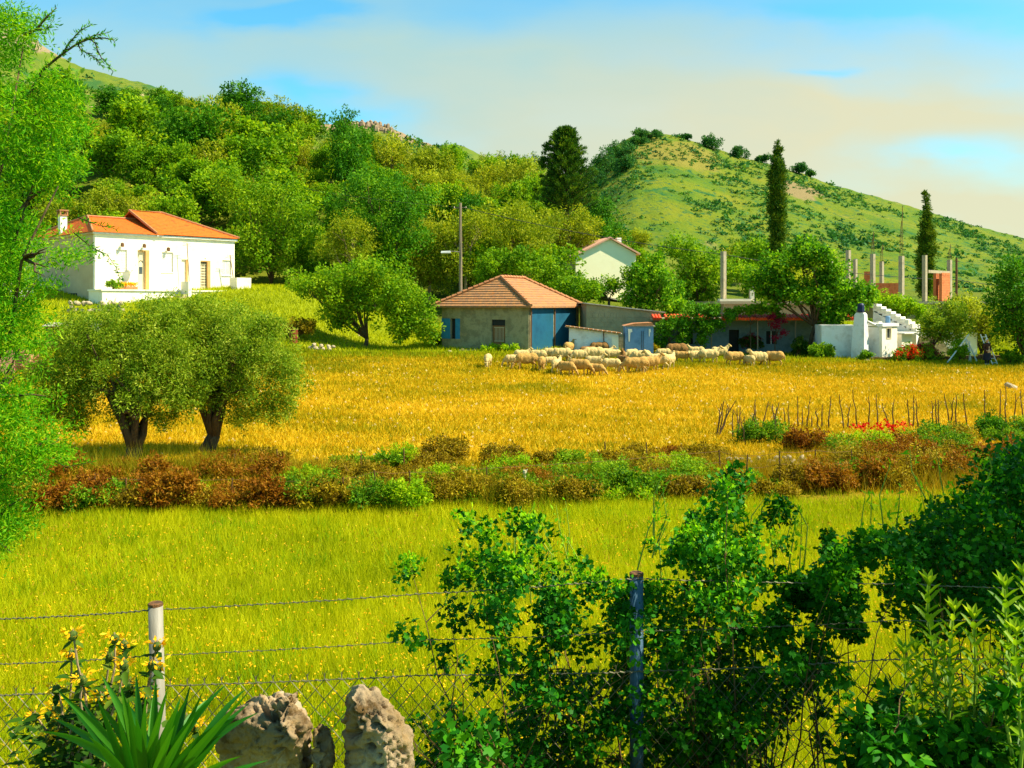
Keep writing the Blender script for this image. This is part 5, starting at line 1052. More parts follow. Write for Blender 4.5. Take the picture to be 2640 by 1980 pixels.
# ------------------------------------------------------------------ the flock
def sheep_mesh(pose, seed):
    rnd = random.Random(seed); V = Vector; mb = MB(); R = Matrix.Rotation
    mb.ell((0, 0, .55), (.47, .205, .235), 14, 10); mb.ell((-.30, 0, .56), (.25, .215, .24), 12, 9); mb.ell((.29, 0, .545), (.23, .20, .235), 12, 9); mb.ell((0, 0, .47), (.36, .19, .2), 12, 9)
    st = .05 if pose != 'walk' else .13
    for s in (-1, 1):
        fx = .30+s*st; hx = -.33-s*st*.8
        mb.tube([V((.30, s*.10, .50)), V((fx+.01, s*.105, .27)), V((fx-.005, s*.105, .25)), V((fx, s*.105, .02))], [.075, .04, .034, .026], 8); mb.ell((fx+.015, s*.105, .025), (.04, .03, .028), 7, 5)
        mb.tube([V((-.30, s*.11, .54)), V((-.25+(hx+.33)*.4, s*.12, .38)), V((hx-.06, s*.115, .235)), V((hx-.01, s*.115, .02))], [.115, .068, .034, .026], 8); mb.ell((hx+.008, s*.115, .025), (.04, .03, .028), 7, 5)
    if pose == 'stand' or pose == 'walk':
        n0, n1, hd, mz = V((.40, 0, .62)), V((.55, 0, .84)), V((.60, 0, .89)), V((.78, rnd.uniform(-.03, .03), .80))
    elif pose == 'turn':
        n0, n1, hd, mz = V((.40, 0, .60)), V((.55, .07, .70)), V((.58, .12, .71)), V((.66, .28, .61))
    else:
        sw = .05 if pose == 'graze' else -.10
        n0, n1, hd, mz = V((.42, 0, .56)), V((.58, sw*.5, .36)), V((.63, sw*.8, .29)), V((.72, sw*1.2, .09))
    mb.tube([n0-V((.1, 0, .02)), n0.lerp(n1, .5), n1], [.155, .115, .085], 9); mb.tube([hd+(hd-mz)*.2, hd.lerp(mz, .45), mz], [.072, .066, .036], 9); mb.ell(tuple(hd), .078)
    ax = (mz-hd).normalized(); side = ax.cross(Vector((0, 0, 1))); side = side.normalized() if side.length > .1 else Vector((0, 1, 0)); upv = side.cross(ax)
    for s in (-1, 1): e = hd+upv*.03+side*s*.06; mb.tube([e, e+side*s*.075-ax*.02, e+side*s*.12-upv*.03], [.022, .03, .012], 6)
    mb.tube([V((-.50, 0, .62)), V((-.555, 0, .50)), V((-.56, 0, .32))], [.05, .045, .03], 7)
    def reg(c):
        hd_ = np.linalg.norm(c-np.array(hd.lerp(mz, .6)), axis=1) < .17; lg = c[:, 2] < .30
        if pose.startswith('graze'): lg = lg & (np.abs(c[:, 1]) > .06) & (c[:, 0] < .5)
        return np.where(hd_ | lg, 1, 0)
    return mb, reg
WOOL = {'cream': pm('cream_fleece', [(.46, .31, .085), (.58, .42, .16), (.51, .355, .115)], 5, .95, .9, 24), 'gold': pm('dusty_golden_fleece', [(.38, .205, .04), (.47, .275, .07)], 5, .95, .9, 24), 'brown': pm('brown_fleece', [(.19, .09, .02), (.26, .13, .03)], 5, .95, .9, 24)}
FACE = {'cream': pm('pale_face_hair', [(.72, .55, .32), (.64, .46, .24)], 8, .8), 'gold': pm('tan_face_hair', [(.62, .42, .2), (.54, .35, .15)], 8, .8), 'brown': pm('dark_face_hair', [(.12, .06, .02), (.18, .09, .03)], 8, .8)}
SH = {}
for i, ps in enumerate(('graze', 'graze2', 'stand', 'walk', 'turn')):
    mb, reg = sheep_mesh(ps, i)
    base = fuse(mb, .018, 2, [WOOL['cream'], FACE['cream']], reg, 'sheep')
    n = len(base.vertices); co = np.empty(n*3, np.float32); base.vertices.foreach_get('co', co); co = co.reshape(-1, 3)
    k = .016*vnoise(co[:, 0]*9+co[:, 2]*4, co[:, 1]*9-co[:, 2]*7, i, 3)*sm(co[:, 2], .3, .4); c0 = np.array([0, 0, .55]); dv = co-c0; ln_ = np.linalg.norm(dv, axis=1, keepdims=True)
    base.vertices.foreach_set('co', (co+dv/np.maximum(ln_, .1)*k[:, None]).ravel()); base.update()
    for c in ('cream', 'gold', 'brown'):
        m2 = base.copy(); m2.name = 'sheep'; m2.materials.clear(); m2.materials.append(WOOL[c]); m2.materials.append(FACE[c]); SH[ps, c] = m2
def sheep(px, py, h, head, pose, colr, label, sc=1.0):
    """h: heading in degrees, 0 = right, 90 = away, 180 = left, 270 = towards the camera"""
    b = hit(px, py); o = link('sheep', SH[pose, colr], None, b-Vector((0, 0, .01))); o.rotation_euler = (0, 0, math.radians(h)); q_ = random.Random(int(px*7+py)); sc *= q_.uniform(.86, 1.12); o.scale = (sc*q_.uniform(.94, 1.08), sc*q_.uniform(.9, 1.1), sc*q_.uniform(.94, 1.06))
    tag(o, label, 'sheep', 'sheep grazing in the flock')
def z6(x, y): return (1050+x/3.16, 650+y/3.16)
def z7(x, y): return (1660+x/3.95, 740+y/3.95)
FL = [
 (*z6(656, 940), 262, 'graze', 'cream', 'lone pale sheep facing the camera, left of the whole flock', 1.0),
 (*z6(858, 938), 184, 'graze', 'cream', 'leftmost sheep of the flock proper, grazing towards the left', 1.05),
 (*z6(935, 890), 15, 'stand', 'cream', 'sheep just behind the leftmost grazing one', .95),
 (*z6(1012, 885), 200, 'graze2', 'cream', 'pale sheep at the back, third from the left end', .9),
 (*z6(1062, 905), 170, 'graze', 'cream', 'sheep in the second row behind the front golden pair at left', .95),
 (*z6(970, 958), 195, 'graze', 'gold', 'golden sheep grazing left at the front left of the flock', 1.1),
 (*z6(1096, 968), 82, 'graze', 'gold', 'golden sheep seen from behind at the front left', 1.05),
 (*z6(1165, 935), 190, 'graze2', 'cream', 'pale sheep behind the one seen from behind', .9),
 (*z6(1170, 885), 175, 'graze', 'cream', 'pale sheep in the back row left of centre', .95),
 (*z6(1218, 988), 70, 'walk', 'cream', 'bright pale sheep walking away, front row left of centre', 1.05),
 (*z6(1298, 1008), 320, 'graze', 'gold', 'small golden sheep grazing right in the front row', .95),
 (*z6(1262, 900), 185, 'graze', 'cream', 'pale sheep in mid flock, back to the tall shed', 1.0),
 (*z6(1335, 895), 190, 'graze2', 'cream', 'pale sheep mid flock, straight below the hut corner', 1.0),
 (*z6(1320, 842), 60, 'stand', 'gold', 'single golden sheep standing behind the flock by the white shed', 1.0),
 (*z6(1405, 1002), 335, 'graze', 'gold', 'big golden sheep grazing right at the front centre', 1.2),
 (*z6(1410, 905), 195, 'graze', 'cream', 'pale sheep behind the big golden front one', 1.0),
 (*z6(1562, 846), 178, 'graze', 'brown', 'brown sheep alone against the white shed wall', 1.15),
 (*z6(1470, 870), 200, 'graze2', 'brown', 'dark brown sheep half hidden in the back row', .9),
 (*z6(1515, 905), 185, 'graze', 'cream', 'long pale sheep grazing left in the middle row', 1.15),
 (*z6(1525, 955), 350, 'stand', 'cream', 'pale sheep standing right of the big golden front one', 1.05),
 (*z6(1540, 1008), 330, 'graze', 'gold', 'foremost small sheep grazing with its head to the right', .95),
 (*z6(1610, 880), 20, 'stand', 'cream', 'pale sheep behind, below the white shed door', .95),
 (*z6(1675, 890), 5, 'graze', 'cream', 'pale sheep in the back row facing the blue shed', .95),
 (*z6(1665, 978), 352, 'graze', 'cream', 'pale sheep grazing right, alone in the front right gap', 1.15),
 (*z6(1755, 890), 260, 'stand', 'brown', 'brown sheep facing the camera below the blue shed', .95),
 (*z6(1828, 880), 215, 'graze', 'cream', 'pale sheep with lowered head right under the blue shed', 1.05),
 (*z6(1762, 925), 300, 'graze2', 'brown', 'dark brown sheep between two pale ones, lower than the blue shed', .9),
 (*z6(1858, 990), 182, 'graze', 'gold', 'golden sheep grazing left at the front right', 1.2),
 (*z6(1905, 985), 60, 'graze2', 'cream', 'pale sheep pressed behind the golden one at the front right', 1.0),
 (*z6(1975, 975), 15, 'walk', 'gold', 'golden sheep walking right at the front right of the dense flock', 1.1),
 (*z6(1905, 920), 182, 'graze', 'cream', 'long pale sheep in the second row at the right', 1.1),
 (*z6(2040, 962), 178, 'walk', 'cream', 'bright pale sheep with long legs near the right end of the dense flock', 1.2),
 (*z6(2085, 880), 185, 'graze', 'cream', 'pale sheep behind the long legged one', 1.1),
 (*z6(2140, 950), 60, 'stand', 'cream', 'rightmost sheep of the dense flock, seen from behind', 1.1),
 (*z7(330, 745), 182, 'graze', 'brown', 'large brown sheep behind the right end of the dense flock', 1.35),
 (*z7(390, 768), 345, 'graze', 'gold', 'brownish golden sheep grazing right, in the gap beside the dense flock', 1.0),
 (*z7(535, 720), 175, 'stand', 'cream', 'pale sheep at the back of the small middle group', .95),
 (*z7(535, 775), 195, 'turn', 'cream', 'sheep turning its head in the small middle group', 1.05),
 (*z7(665, 780), 4, 'walk', 'cream', 'pale sheep walking right in the small middle group', 1.25),
 (*z7(770, 745), 8, 'stand', 'cream', 'sheep with raised white face behind the walking one', 1.0),
 (*z7(925, 800), 12, 'graze', 'gold', 'golden sheep at the left of the last group of four', 1.2),
 (*z7(1070, 810), 110, 'graze2', 'cream', 'small sheep between two larger ones in the last group', .95),
 (*z7(1145, 755), 160, 'stand', 'cream', 'sheep standing behind the others in the last group', .95),
 (*z7(1175, 808), 186, 'stand', 'cream', 'pale sheep facing left with raised head in the last group', 1.2),
 (*z7(1325, 808), 150, 'graze', 'gold', 'rightmost sheep of all, grazing away at the right', 1.15)]
for (px, py, h, ps, c, lab, sc) in FL: sheep(px, py, h, None, ps, c, lab, sc)

# ------------------------------------------------------------------ hedge of brambles between the two fields
HB = [  # label, px, base py, width, height, leaf, count
 ('rust red bramble mass below the forked olive', 460, 1316, 260, 116, 'bramble', 7000), ('rusty bramble clump at the left end of the hedge', 200, 1318, 190, 110, 'bramble', 5000), ('reddish bramble right of the rust red mass', 690, 1316, 140, 108, 'bramble', 3800),
 ('dry brown bush at the far left of the hedge', 60, 1320, 150, 90, 'drybush', 3000), ('green brown bush between red brambles and fresh green shrub', 850, 1318, 190, 96, 'drybush', 4200), ('fresh green spiky shrub in the hedge, left of centre', 1040, 1322, 150, 100, 'lime', 4200),
 ('olive brown bush under the pale slanting stake', 1180, 1300, 190, 90, 'drybush', 4000), ('dark rounded hedge bush right of the pale stake', 1500, 1296, 120, 96, 'shrub', 4200), ('dark bush left of the pale stake', 1325, 1272, 90, 70, 'shrub', 2400),
 ('mid green bush right of the dark rounded one', 1640, 1292, 170, 100, 'shrub', 4200), ('brown green bush before the stone wall, left', 1780, 1296, 130, 110, 'drybush', 3400), ('green weedy bush below the stone wall', 1960, 1288, 200, 60, 'drybush', 3400),
 ('rusty bramble right of the stone wall', 2130, 1270, 150, 100, 'bramble', 3600), ('brown bramble in the right part of the hedge', 2270, 1262, 190, 110, 'bramble', 4200), ('rust brown bramble near the right edge of the hedge', 2440, 1252, 210, 110, 'bramble', 5000), ('brown bramble at the right edge of the view', 2600, 1236, 190, 120, 'bramble', 4000),
 ('dark brown bush on the field side of the hedge, tallest there', 1140, 1190, 130, 84, 'drybush', 3400), ('brown bush in the back of the hedge at the centre', 1290, 1200, 150, 70, 'drybush', 3000), ('low green brown bush behind the fresh green shrub', 1000, 1206, 120, 50, 'shrub', 2200), ('low grassy bush behind the red brambles', 700, 1200, 160, 50, 'drybush', 2600),
 ('brown bush at the back of the hedge right of centre', 1420, 1196, 120, 44, 'drybush', 2000), ('brown bush left of the stick fence', 1800, 1190, 150, 46, 'drybush', 2400), ('green bush under the V forked olive', 560, 1206, 90, 40, 'shrub', 1600),
 ('reddish bramble inside the stick fence', 2090, 1166, 120, 90, 'bramble', 3200), ('green clump inside the stick fence at left', 1960, 1144, 150, 74, 'shrub', 3200), ('grassy clump by the red poppies', 2230, 1160, 190, 60, 'lime', 3400), ('large rounded green bush right of the poppies', 2420, 1150, 190, 76, 'shrub', 4600), ('dark round bush beside the right edge, behind the brambles', 2560, 1134, 130, 74, 'dark', 3600), ('green bush cut by the right edge behind the stick fence', 2660, 1130, 100, 70, 'shrub', 2400)]
for i, (lab, px, py, w, h, k, n) in enumerate(HB):
    bush(lab, px, py, w, h*.88, k, int(n*1.3), 500+i, name='bramble_bush' if k == 'bramble' else 'hedge_bush', cat='bush', ln=.075, wd=.034, group='bushes of the hedge between the fields', sub=11)
HZ = [(-99, 760, 'in the rusty left part of the hedge'), (760, 1330, 'in the hedge left of the pale stake'), (1330, 1900, 'in the hedge right of the pale stake'), (1900, 2800, 'in the rusty right part of the hedge')]
HN = {'bramble': 'small rusty bramble', 'drybush': 'small brownish bush', 'shrub': 'small green bush', 'lime': 'small bright green bush'}
rngh = np.random.default_rng(91); i = 0
for row, (dy, hh) in enumerate(((8, 100), (-22, 95), (-60, 80), (-95, 60))):
    px = -60+row*20
    while px < 2690:
        px += rngh.uniform(62, 150)*(1 if row < 2 else 1.2); base = float(np.interp(px, [0, 1200, 1900, 2640], [1312, 1304, 1270, 1235])); u = rngh.random()
        kind = ('bramble' if u < (.62 if px < 800 else .34) else 'drybush' if u < .82 else 'shrub') if (px < 760 or px > 2080) else ('drybush' if u < .46 else 'shrub' if u < .78 else 'lime' if u < .92 else 'bramble')
        if 1890 < px < 2110 and row > 0: continue
        zn = [z for z in HZ if z[0] <= px < z[1]][0][2]; w = rngh.uniform(110, 200); i += 1
        base += rngh.uniform(-9, 9); bush(HN[kind]+' '+('at the front' if row < 2 else 'at the back')+' '+zn, px, base+dy, w, hh*rngh.uniform(.45, 1.1), kind, int(w*16), 700+i, name='bramble_bush' if kind == 'bramble' else 'hedge_bush', cat='bush', ln=.07, wd=.028, group='bushes of the hedge between the fields', sub=10)
# rusty posts and wires of the old hedge fence
t = thing('wire_fence', 'old wire fence on thin rusty iron posts along the bramble hedge', 'fence', hit(1200, 1300))
posts = [(240, 1290, 1220), (330, 1296, 1232), (592, 1288, 1232), (608, 1210, 1170), (718, 1210, 1158), (790, 1296, 1236), (880, 1300, 1230), (968, 1288, 1212), (1060, 1280, 1214), (1255, 1262, 1204), (930, 1206, 1166), (1042, 1200, 1156), (1560, 1180, 1138), (1670, 1196, 1140), (1860, 1232, 1160), (1920, 1262, 1172), (2012, 1264, 1162), (2102, 1246, 1158), (2200, 1240, 1160)]
tops = []
for i, (px, pb, pt) in enumerate(posts):
    b = hit(px, pb+16); tp = at(px+random.Random(i).uniform(-8, 8), pt, b.y); mb = MB(); mb.tube([b-Vector((0, 0, .1)), tp], [.018, .014], 5); mb.build('post', M['rust'], t); tops.append((px, pb, tp))
mb = MB(); q = sorted([a for a in tops if a[1] > 1225], key=lambda a: a[0])
for a, b in zip(q[:-1], q[1:]):
    for k in (.03, .28): mb.tube([a[2]-Vector((0, 0, k)), (a[2]+b[2])*.5-Vector((0, 0, k+.03)), b[2]-Vector((0, 0, k))], .004, 3)
mb.build('wire', M['rust'], t)
b = hit(1344, 1276); tp = at(1353, 1212, b.y); mb = MB(); mb.tube([b-Vector((0, 0, .05)), b.lerp(tp, .5)+Vector((.01, 0, 0)), tp], [.05, .042, .036], 7); mb.tube([tp-Vector((0, 0, .1)), tp+Vector((.05, 0, .02))], [.02, .012], 5); mb.solo('stake', M['cream'], 'pale slanting wooden stake in the middle of the hedge', 'stake')
# fence of bare sticks
t = thing('stick_fence', 'fence of bare crooked sticks around the poppy patch', 'fence', hit(1870, 1130)); rnd = random.Random(21)
def z5(x, y): return (1800+x/2.633, 980+y/2.633)
ST = [(120, 385, 175, 140), (130, 380, 160, 160), (150, 375, 170, 150), (130, 390, 255, 140), (160, 350, 210, 180), (170, 300, 200, 170), (235, 400, 238, 200), (270, 420, 262, 190), (268, 400, 285, 180), (320, 440, 290, 250), (325, 420, 312, 240), (345, 400, 350, 250), (425, 430, 375, 230), (405, 380, 390, 170), (365, 290, 390, 130), (520, 440, 535, 180), (500, 330, 550, 150), (530, 210, 505, 160), (437, 280, 478, 145), (595, 350, 578, 190), (612, 300, 615, 165), (680, 260, 672, 110), (705, 300, 707, 195), (738, 290, 765, 115), (770, 300, 772, 245), (812, 280, 800, 190), (835, 270, 845, 165), (887, 290, 898, 110), (990, 240, 958, 95), (1010, 260, 1035, 160), (1085, 260, 1050, 65), (1162, 300, 1155, 110), (1220, 290, 1210, 95), (1300, 280, 1250, 155), (1318, 270, 1332, 130), (1445, 250, 1420, 130), (1455, 260, 1465, 100), (1500, 250, 1478, 130), (1595, 240, 1585, 140), (1622, 240, 1610, 130), (1640, 250, 1628, 130), (1715, 250, 1735, 120), (1710, 190, 1670, 90), (1755, 230, 1752, 100), (1828, 230, 1800, 90), (1955, 220, 1945, 65), (2045, 210, 2053, 60), (2088, 230, 2087, 50), (2150, 210, 2155, 90), (2212, 140, 2190, 60), (860, 400, 810, 300), (890, 470, 850, 340)]
for (x0, y0, x1, y1) in ST:
    b = hit(*z5(x0, max(y0, 330))); tp = at(*z5(x1, y1), b.y+rnd.uniform(-.1, .1)); n = 4
    pts = [b.lerp(tp, i/n)+(Vector((rnd.uniform(-.03, .03), rnd.uniform(-.03, .03), 0)) if 0 < i < n else Vector()) for i in range(n+1)]
    pts[0] = pts[0]-Vector((0, 0, .08)); mb = MB(); mb.tube(pts, [.027, .024, .020, .016, .011], 5)
    if rnd.random() < .4: q = pts[3]; mb.tube([q, q+Vector((rnd.choice((-1, 1))*.12, 0, .2))], [.010, .005], 4)
    mb.build('stake', M['stick'], t)
rng = np.random.default_rng(9); P = []
for _ in range(60):
    px = rng.choice((2210, 2230, 2265, 2300, 2330, 2290))+rng.normal()*9; b = hit(px, 1168+rng.normal()*2); P.append(tuple(at(px, 1098+rng.normal()*5, b.y)))
P = np.repeat(np.array(P), 5, 0); P = P+rng.normal(size=P.shape)*.012; n = len(P)
tag(link('poppies', leaf_mesh('poppies', LM['redfl'], P, rdir(rng, n), unit(rdir(rng, n)+np.array([0, -.8, .4])), .06, .055, rng.uniform(0, .5, n))), None, None, kind='stuff')
# ------------------------------------------------------------------ grass: meadow, stubble, tall dry grass (nobody could count it)
def blades(name, mat, P, H, Wd, lean, rng, tint):
    n = len(P); X = unit(np.stack([rng.normal(size=n)*lean, rng.normal(size=n)*lean, np.ones(n)], 1)); Nr = unit(np.stack([rng.normal(size=n), rng.normal(size=n)-.6, np.full(n, .15)], 1))
    tag(link(name, leaf_mesh(name, mat, P, X, Nr, H, Wd, np.clip(tint, 0, 1), BL)), None, None, kind='stuff')
def frustum_points(rng, n, d0, d1, px0=-80, px1=2720, p=1.0):
    # p = 2 gives an even cover of the ground, p < 2 a closer cover near the camera
    d = (d0**p+(d1**p-d0**p)*rng.random(n))**(1/p); x = (rng.uniform(px0, px1, n)-CX)/F*d; return x, d
rng = np.random.default_rng(40)
x, d = frustum_points(rng, 300000, 5.6, 20.5, p=1.35)
pn = vnoise(x, d, 4, 3, .35); P = np.stack([x, d, gz(x, d)-.02], 1)
edge = 18.5+.9*vnoise(x, d*0, 6, 3, .5); keep = (d < edge+.8*rng.random(len(d))); x, d, pn, P = x[keep], d[keep], pn[keep], P[keep]; n = len(P)
blades('meadow_grass', LM['grass'], P, (.20+.12*rng.random(n)+.06*pn)*(1+.25*vnoise(x, d, 9, 2, 1.2)), .0045+.00045*d, .38, rng, .52+.34*pn+.22*vnoise(x, d, 31, 3, 1.1)+.17*rng.normal(size=n)+.008*(d-12))
# seed heads and small yellow flowers in the meadow
x, d = frustum_points(rng, 5200, 5.8, 16, p=.8); w = vnoise(x, d, 15, 3, .5); k = rng.random(len(x)) < np.clip(.55+1.1*w+.35*sm(d, 12, 7), 0.02, 1); x, d = x[k], d[k]; n = len(x)
P = np.stack([x, d, gz(x, d)+.20+.10*rng.random(n)], 1); P = np.repeat(P, 3, 0)+rng.normal(size=(n*3, 3))*.005; n = len(P)
tag(link('meadow_flowers', leaf_mesh('meadow_flowers', LM['yel'], P, unit(rdir(rng, n)+np.array([0, 0, .3])), unit(rdir(rng, n)*.6+np.array([0, -.5, .8])), .020*rng.uniform(.6, 1.2, n), .017, rng.random(n))), None, None, kind='stuff')
# small pale stones lying in the stubble
x, d = frustum_points(rng, 1500, 20, 56, p=1.0); n = len(x); P = np.stack([x, d, gz(x, d)+.05], 1)
TET = ([(0, .5, 0), (0, -.5, 0), (1, 0, 0), (.4, 0, .6)], [(0, 1, 3), (1, 2, 3), (2, 0, 3)])
tag(link('field_stones', leaf_mesh('field_stones', M['fleck'], P, unit(rdir(rng, n)*np.array([1, 1, .1])), np.tile([0, 0, 1.0], (n, 1)), (.035+.0016*d)*rng.uniform(.5, 1.4, n), .05+.001*d, rng.random(n), TET)), None, None, kind='stuff')
# darker weed clumps and pale seed heads among the meadow grass
cx_, cd_ = frustum_points(rng, 260, 6.2, 18, p=1.3); idx = rng.integers(0, 260, 15000); x = cx_[idx]+rng.normal(size=15000)*.16; d = cd_[idx]+rng.normal(size=15000)*.16; n = len(x); P = np.stack([x, d, gz(x, d)-.02], 1)
blades('meadow_weeds', LM['lime'], P, .16+.2*rng.random(n), .008+.0007*d, .6, rng, .25+.2*rng.normal(size=260)[idx]+.1*rng.normal(size=n))
x, d = frustum_points(rng, 9000, 6.0, 18.5, p=1.2); k = vnoise(x, d, 61, 3, .6)+.6*rng.random(len(x)) > .25; x, d = x[k], d[k]; n = len(x); P = np.stack([x, d, gz(x, d)+.24+.12*rng.random(n)], 1)
blades('seed_heads', LM['dry'], P, .06, .008+.0006*d, .6, rng, .75+.2*rng.normal(size=n))
# golden stubble
x, d = frustum_points(rng, 330000, 19.5, 62, p=1.15); pn = vnoise(x, d, 5, 4, .16)+.5*vnoise(x, d*3, 8, 3, .5)
g = .60+.50*pn-.42*sm(d+4*vnoise(x, d, 12, 3, .2), 46, 58)-.25*sm(-x, 12, 18)*sm(d, 40, 50); n = len(x); P = np.stack([x, d, gz(x, d)-.01], 1)
blades('stubble', LM['stub'], P, (.10+.10*rng.random(n))*(1+.004*d)*np.where(g < .4, 1.15, 1.0), .007+.0009*d, .55, rng, g+.2*rng.normal(size=n))
# turf before and around the houses
x, d = frustum_points(rng, 120000, 58, 98, p=1.6); n = len(x); P = np.stack([x, d, gz(x, d)-.02], 1)
blades('turf', LM['grass'], P, .22+.18*rng.random(n), .07, .5, rng, .42+.35*vnoise(x, d, 3, 3, .15)+.15*rng.normal(size=n))
# tall dry grass and thin stems in the hedge
x, d = frustum_points(rng, 120000, 17.7, 26.0, p=1.0); px = CX+x/d*F; cd = 19.4+.8*np.sin(px/260)+np.where(px > 1500, .9, 0); k = rng.random(len(x)) < np.exp(-((d-cd)/np.where(d > cd, 1.5, 1.0))**2); x, d = x[k], d[k]; n = len(x); P = np.stack([x, d, gz(x, d)-.02], 1)
w = vnoise(x, d, 25, 3, .4); k = (w+.5*rng.random(n) > np.where(x < -4.5, .25, -.05)) & ~((x < -4.5) & (d > 20.2)); x, d, P, w = x[k], d[k], P[k], w[k]; n = len(x)
blades('tall_grass', LM['dry'], P, (.30+.36*rng.random(n))*(1+.6*w), .013, .42, rng, .42+.5*vnoise(x, d*.5, 27, 3, .3)+.2*rng.normal(size=n))

# ------------------------------------------------------------------ near tree at the left edge, its trunk outside the view
def near_tree():
    rng = np.random.default_rng(77); rnd = random.Random(77); d = 9.0
    lob = [(20, 60, 85), (-60, 120, 150), (100, 300, 95), (40, 380, 120), (170, 330, 64), (110, 430, 80), (-30, 560, 80), (120, 470, 48), (180, 420, 44), (20, 690, 76), (10, 770, 84), (165, 668, 34), (115, 735, 34), (40, 830, 90), (-80, 600, 200), (-60, 900, 150), (70, 900, 40), (215, 650, 24), (180, 250, 42), (140, 215, 50)]
    low = [(40, 1060, 85), (110, 1130, 75), (60, 1170, 85), (150, 1180, 42), (0, 1000, 70), (-40, 1100, 110), (20, 1330, 62), (-20, 1400, 80), (55, 1370, 36), (-60, 1250, 100)]
    L_ = []
    for (px, py, r) in lob+low:
        R = r/F*d; c = at(px, py, d)
        for k in (-.8, .1, .9): L_.append((c.x+rng.normal()*R*.12, c.y+k*max(R*.9, .25), c.z+rng.normal()*R*.12, R*(.92-.12*abs(k))))
    b = Vector((-6.4, d+.4, g1(-6.4, d+.4))); t = thing('almond_tree', 'bright green narrow leaved tree reaching in from the left edge, close by', 'tree', b)
    fk = b+Vector((.1, 0, 1.5)); mb = MB(); mb.tube([b-Vector((0, 0, .2)), b+Vector((.05, 0, .6)), fk], [.26, .2, .17], 10)
    for (px, py, dd) in ((150, 300, 9), (60, 120, 9.2), (150, 480, 8.8), (90, 730, 9), (50, 900, 8.8), (120, 1130, 8.9), (20, 1350, 8.9), (30, 560, 9.6)):
        e = at(px, py, dd); pts = wob(fk, e, 5, .04, rnd); mb.tube(pts, [.07, .045, .03, .02, .013, .006], 6)
        for _ in range(7):
            q = pts[rnd.choice((2, 3, 4))]; mb.tube(wob(q, q+Vector((rnd.uniform(-.2, .6), rnd.uniform(-.5, .5), rnd.uniform(-.3, .5)))*.7, 3, .08, rnd), [.018, .013, .009, .003], 4)
    # the long arching branch against the sky, with twigs that hang at its tip
    TW = []
    def br(pts, r0, r1):
        P_ = [at(px, py, dd) for px, py, dd in pts]; mb.tube(P_, [lerp(r0, r1, i/(len(P_)-1)) for i in range(len(P_))], 5); TW.append(P_); return P_
    br([(40, 290, 9), (75, 245, 9), (110, 180, 8.95), (160, 140, 8.9), (200, 112, 8.9), (232, 100, 8.85), (268, 98, 8.85), (292, 102, 8.85), (296, 110, 8.85)], .017, .003)
    br([(232, 100, 8.85), (246, 112, 8.85), (252, 130, 8.85), (262, 150, 8.85), (278, 166, 8.85), (292, 186, 8.85)], .008, .003); br([(200, 112, 8.9), (208, 128, 8.9), (226, 138, 8.85), (246, 150, 8.85), (268, 176, 8.85)], .008, .003)
    br([(160, 140, 8.9), (178, 112, 8.9), (205, 80, 8.9), (238, 62, 8.85)], .009, .003); br([(60, 90, 9), (92, 78, 9), (120, 44, 9), (146, 20, 9)], .018, .004); br([(92, 78, 9), (118, 76, 8.95), (134, 62, 8.95)], .009, .003); br([(200, 112, 8.9), (240, 92, 8.85), (278, 84, 8.85)], .007, .003)
    br([(190, 600, 8.8), (240, 640, 8.75), (275, 655, 8.7), (300, 690, 8.7), (312, 730, 8.7)], .006, .002); br([(200, 560, 8.8), (250, 580, 8.75), (300, 590, 8.7)], .006, .002); br([(130, 1180, 8.9), (170, 1205, 8.9), (240, 1190, 8.85)], .006, .002)
    mb.build('trunk', M['bark'], t, smooth=True)
    o = tuple(b)
    main = crown_mesh('crown', LM['near'], L_, rng, 62000, .058, .013, sub=15, subr=.30, tint=(.5, .30), inner=.4, org=o); link('crown', main, t)
    P = []; X = []
    for P_ in TW:
        for a, c in zip(P_[:-1], P_[1:]):
            n = max(4, int((c-a).length/.006))
            for i in range(n): q = a.lerp(c, rnd.random()); P.append(np.array(q)+rng.normal(size=3)*.006); X.append(np.array((c-a).normalized())*.7+rng.normal(size=3)*.7+np.array([0, 0, .25]))
    P = np.array(P)-np.array(o); n = len(P); link('twig_leaves', leaf_mesh('twig_leaves', LM['near'], P, unit(np.array(X)), rdir(rng, n), .055*rng.uniform(.6, 1.2, n), .012, np.clip(.5+.25*rng.normal(size=n), 0, 1)), t)
near_tree()

# ------------------------------------------------------------------ near wire fence: two pipe posts, three strands, chain link
FD = 4.05
def strand(pts): return [at(px, py, dd) for px, py, dd in pts]
t = thing('chain_link_fence', 'chain link fence on pipe posts at the foot of the garden', 'fence', gp(1000, FD))
def pipe(px, pyt, d, r, mm, label, lean=0.0):
    b = gp(px, d); tp = at(px, pyt, d); b = Vector((tp.x+lean, d, g1(tp.x, d)-.1)); mb = MB(); mb.tube([b, tp], r, 20); p = mb.build('post', M[mm], t, smooth=False, label=label)
    for f_ in p.data.polygons: f_.use_smooth = len(f_.vertices) == 4
    mb = MB(); mb.tube([tp+Vector((0, 0, .001)), tp+Vector((0, 0, .012)), tp+Vector((0, 0, .016))], [r*1.02, r*1.02, r*.8], 20); mb.build('post_cap', M['rust'], p)
pipe(401, 1562, 4.0, .030, 'galv', 'pale grey pipe post with rusty rim', .03); pipe(1641, 1484, 4.05, .030, 'bluepost', 'pipe post among the climbers, its shade coloured blue')
pipe(3100, 1500, 4.1, .030, 'galv', None); pipe(-820, 1640, 4.0, .030, 'galv', None)
rnd = random.Random(6)
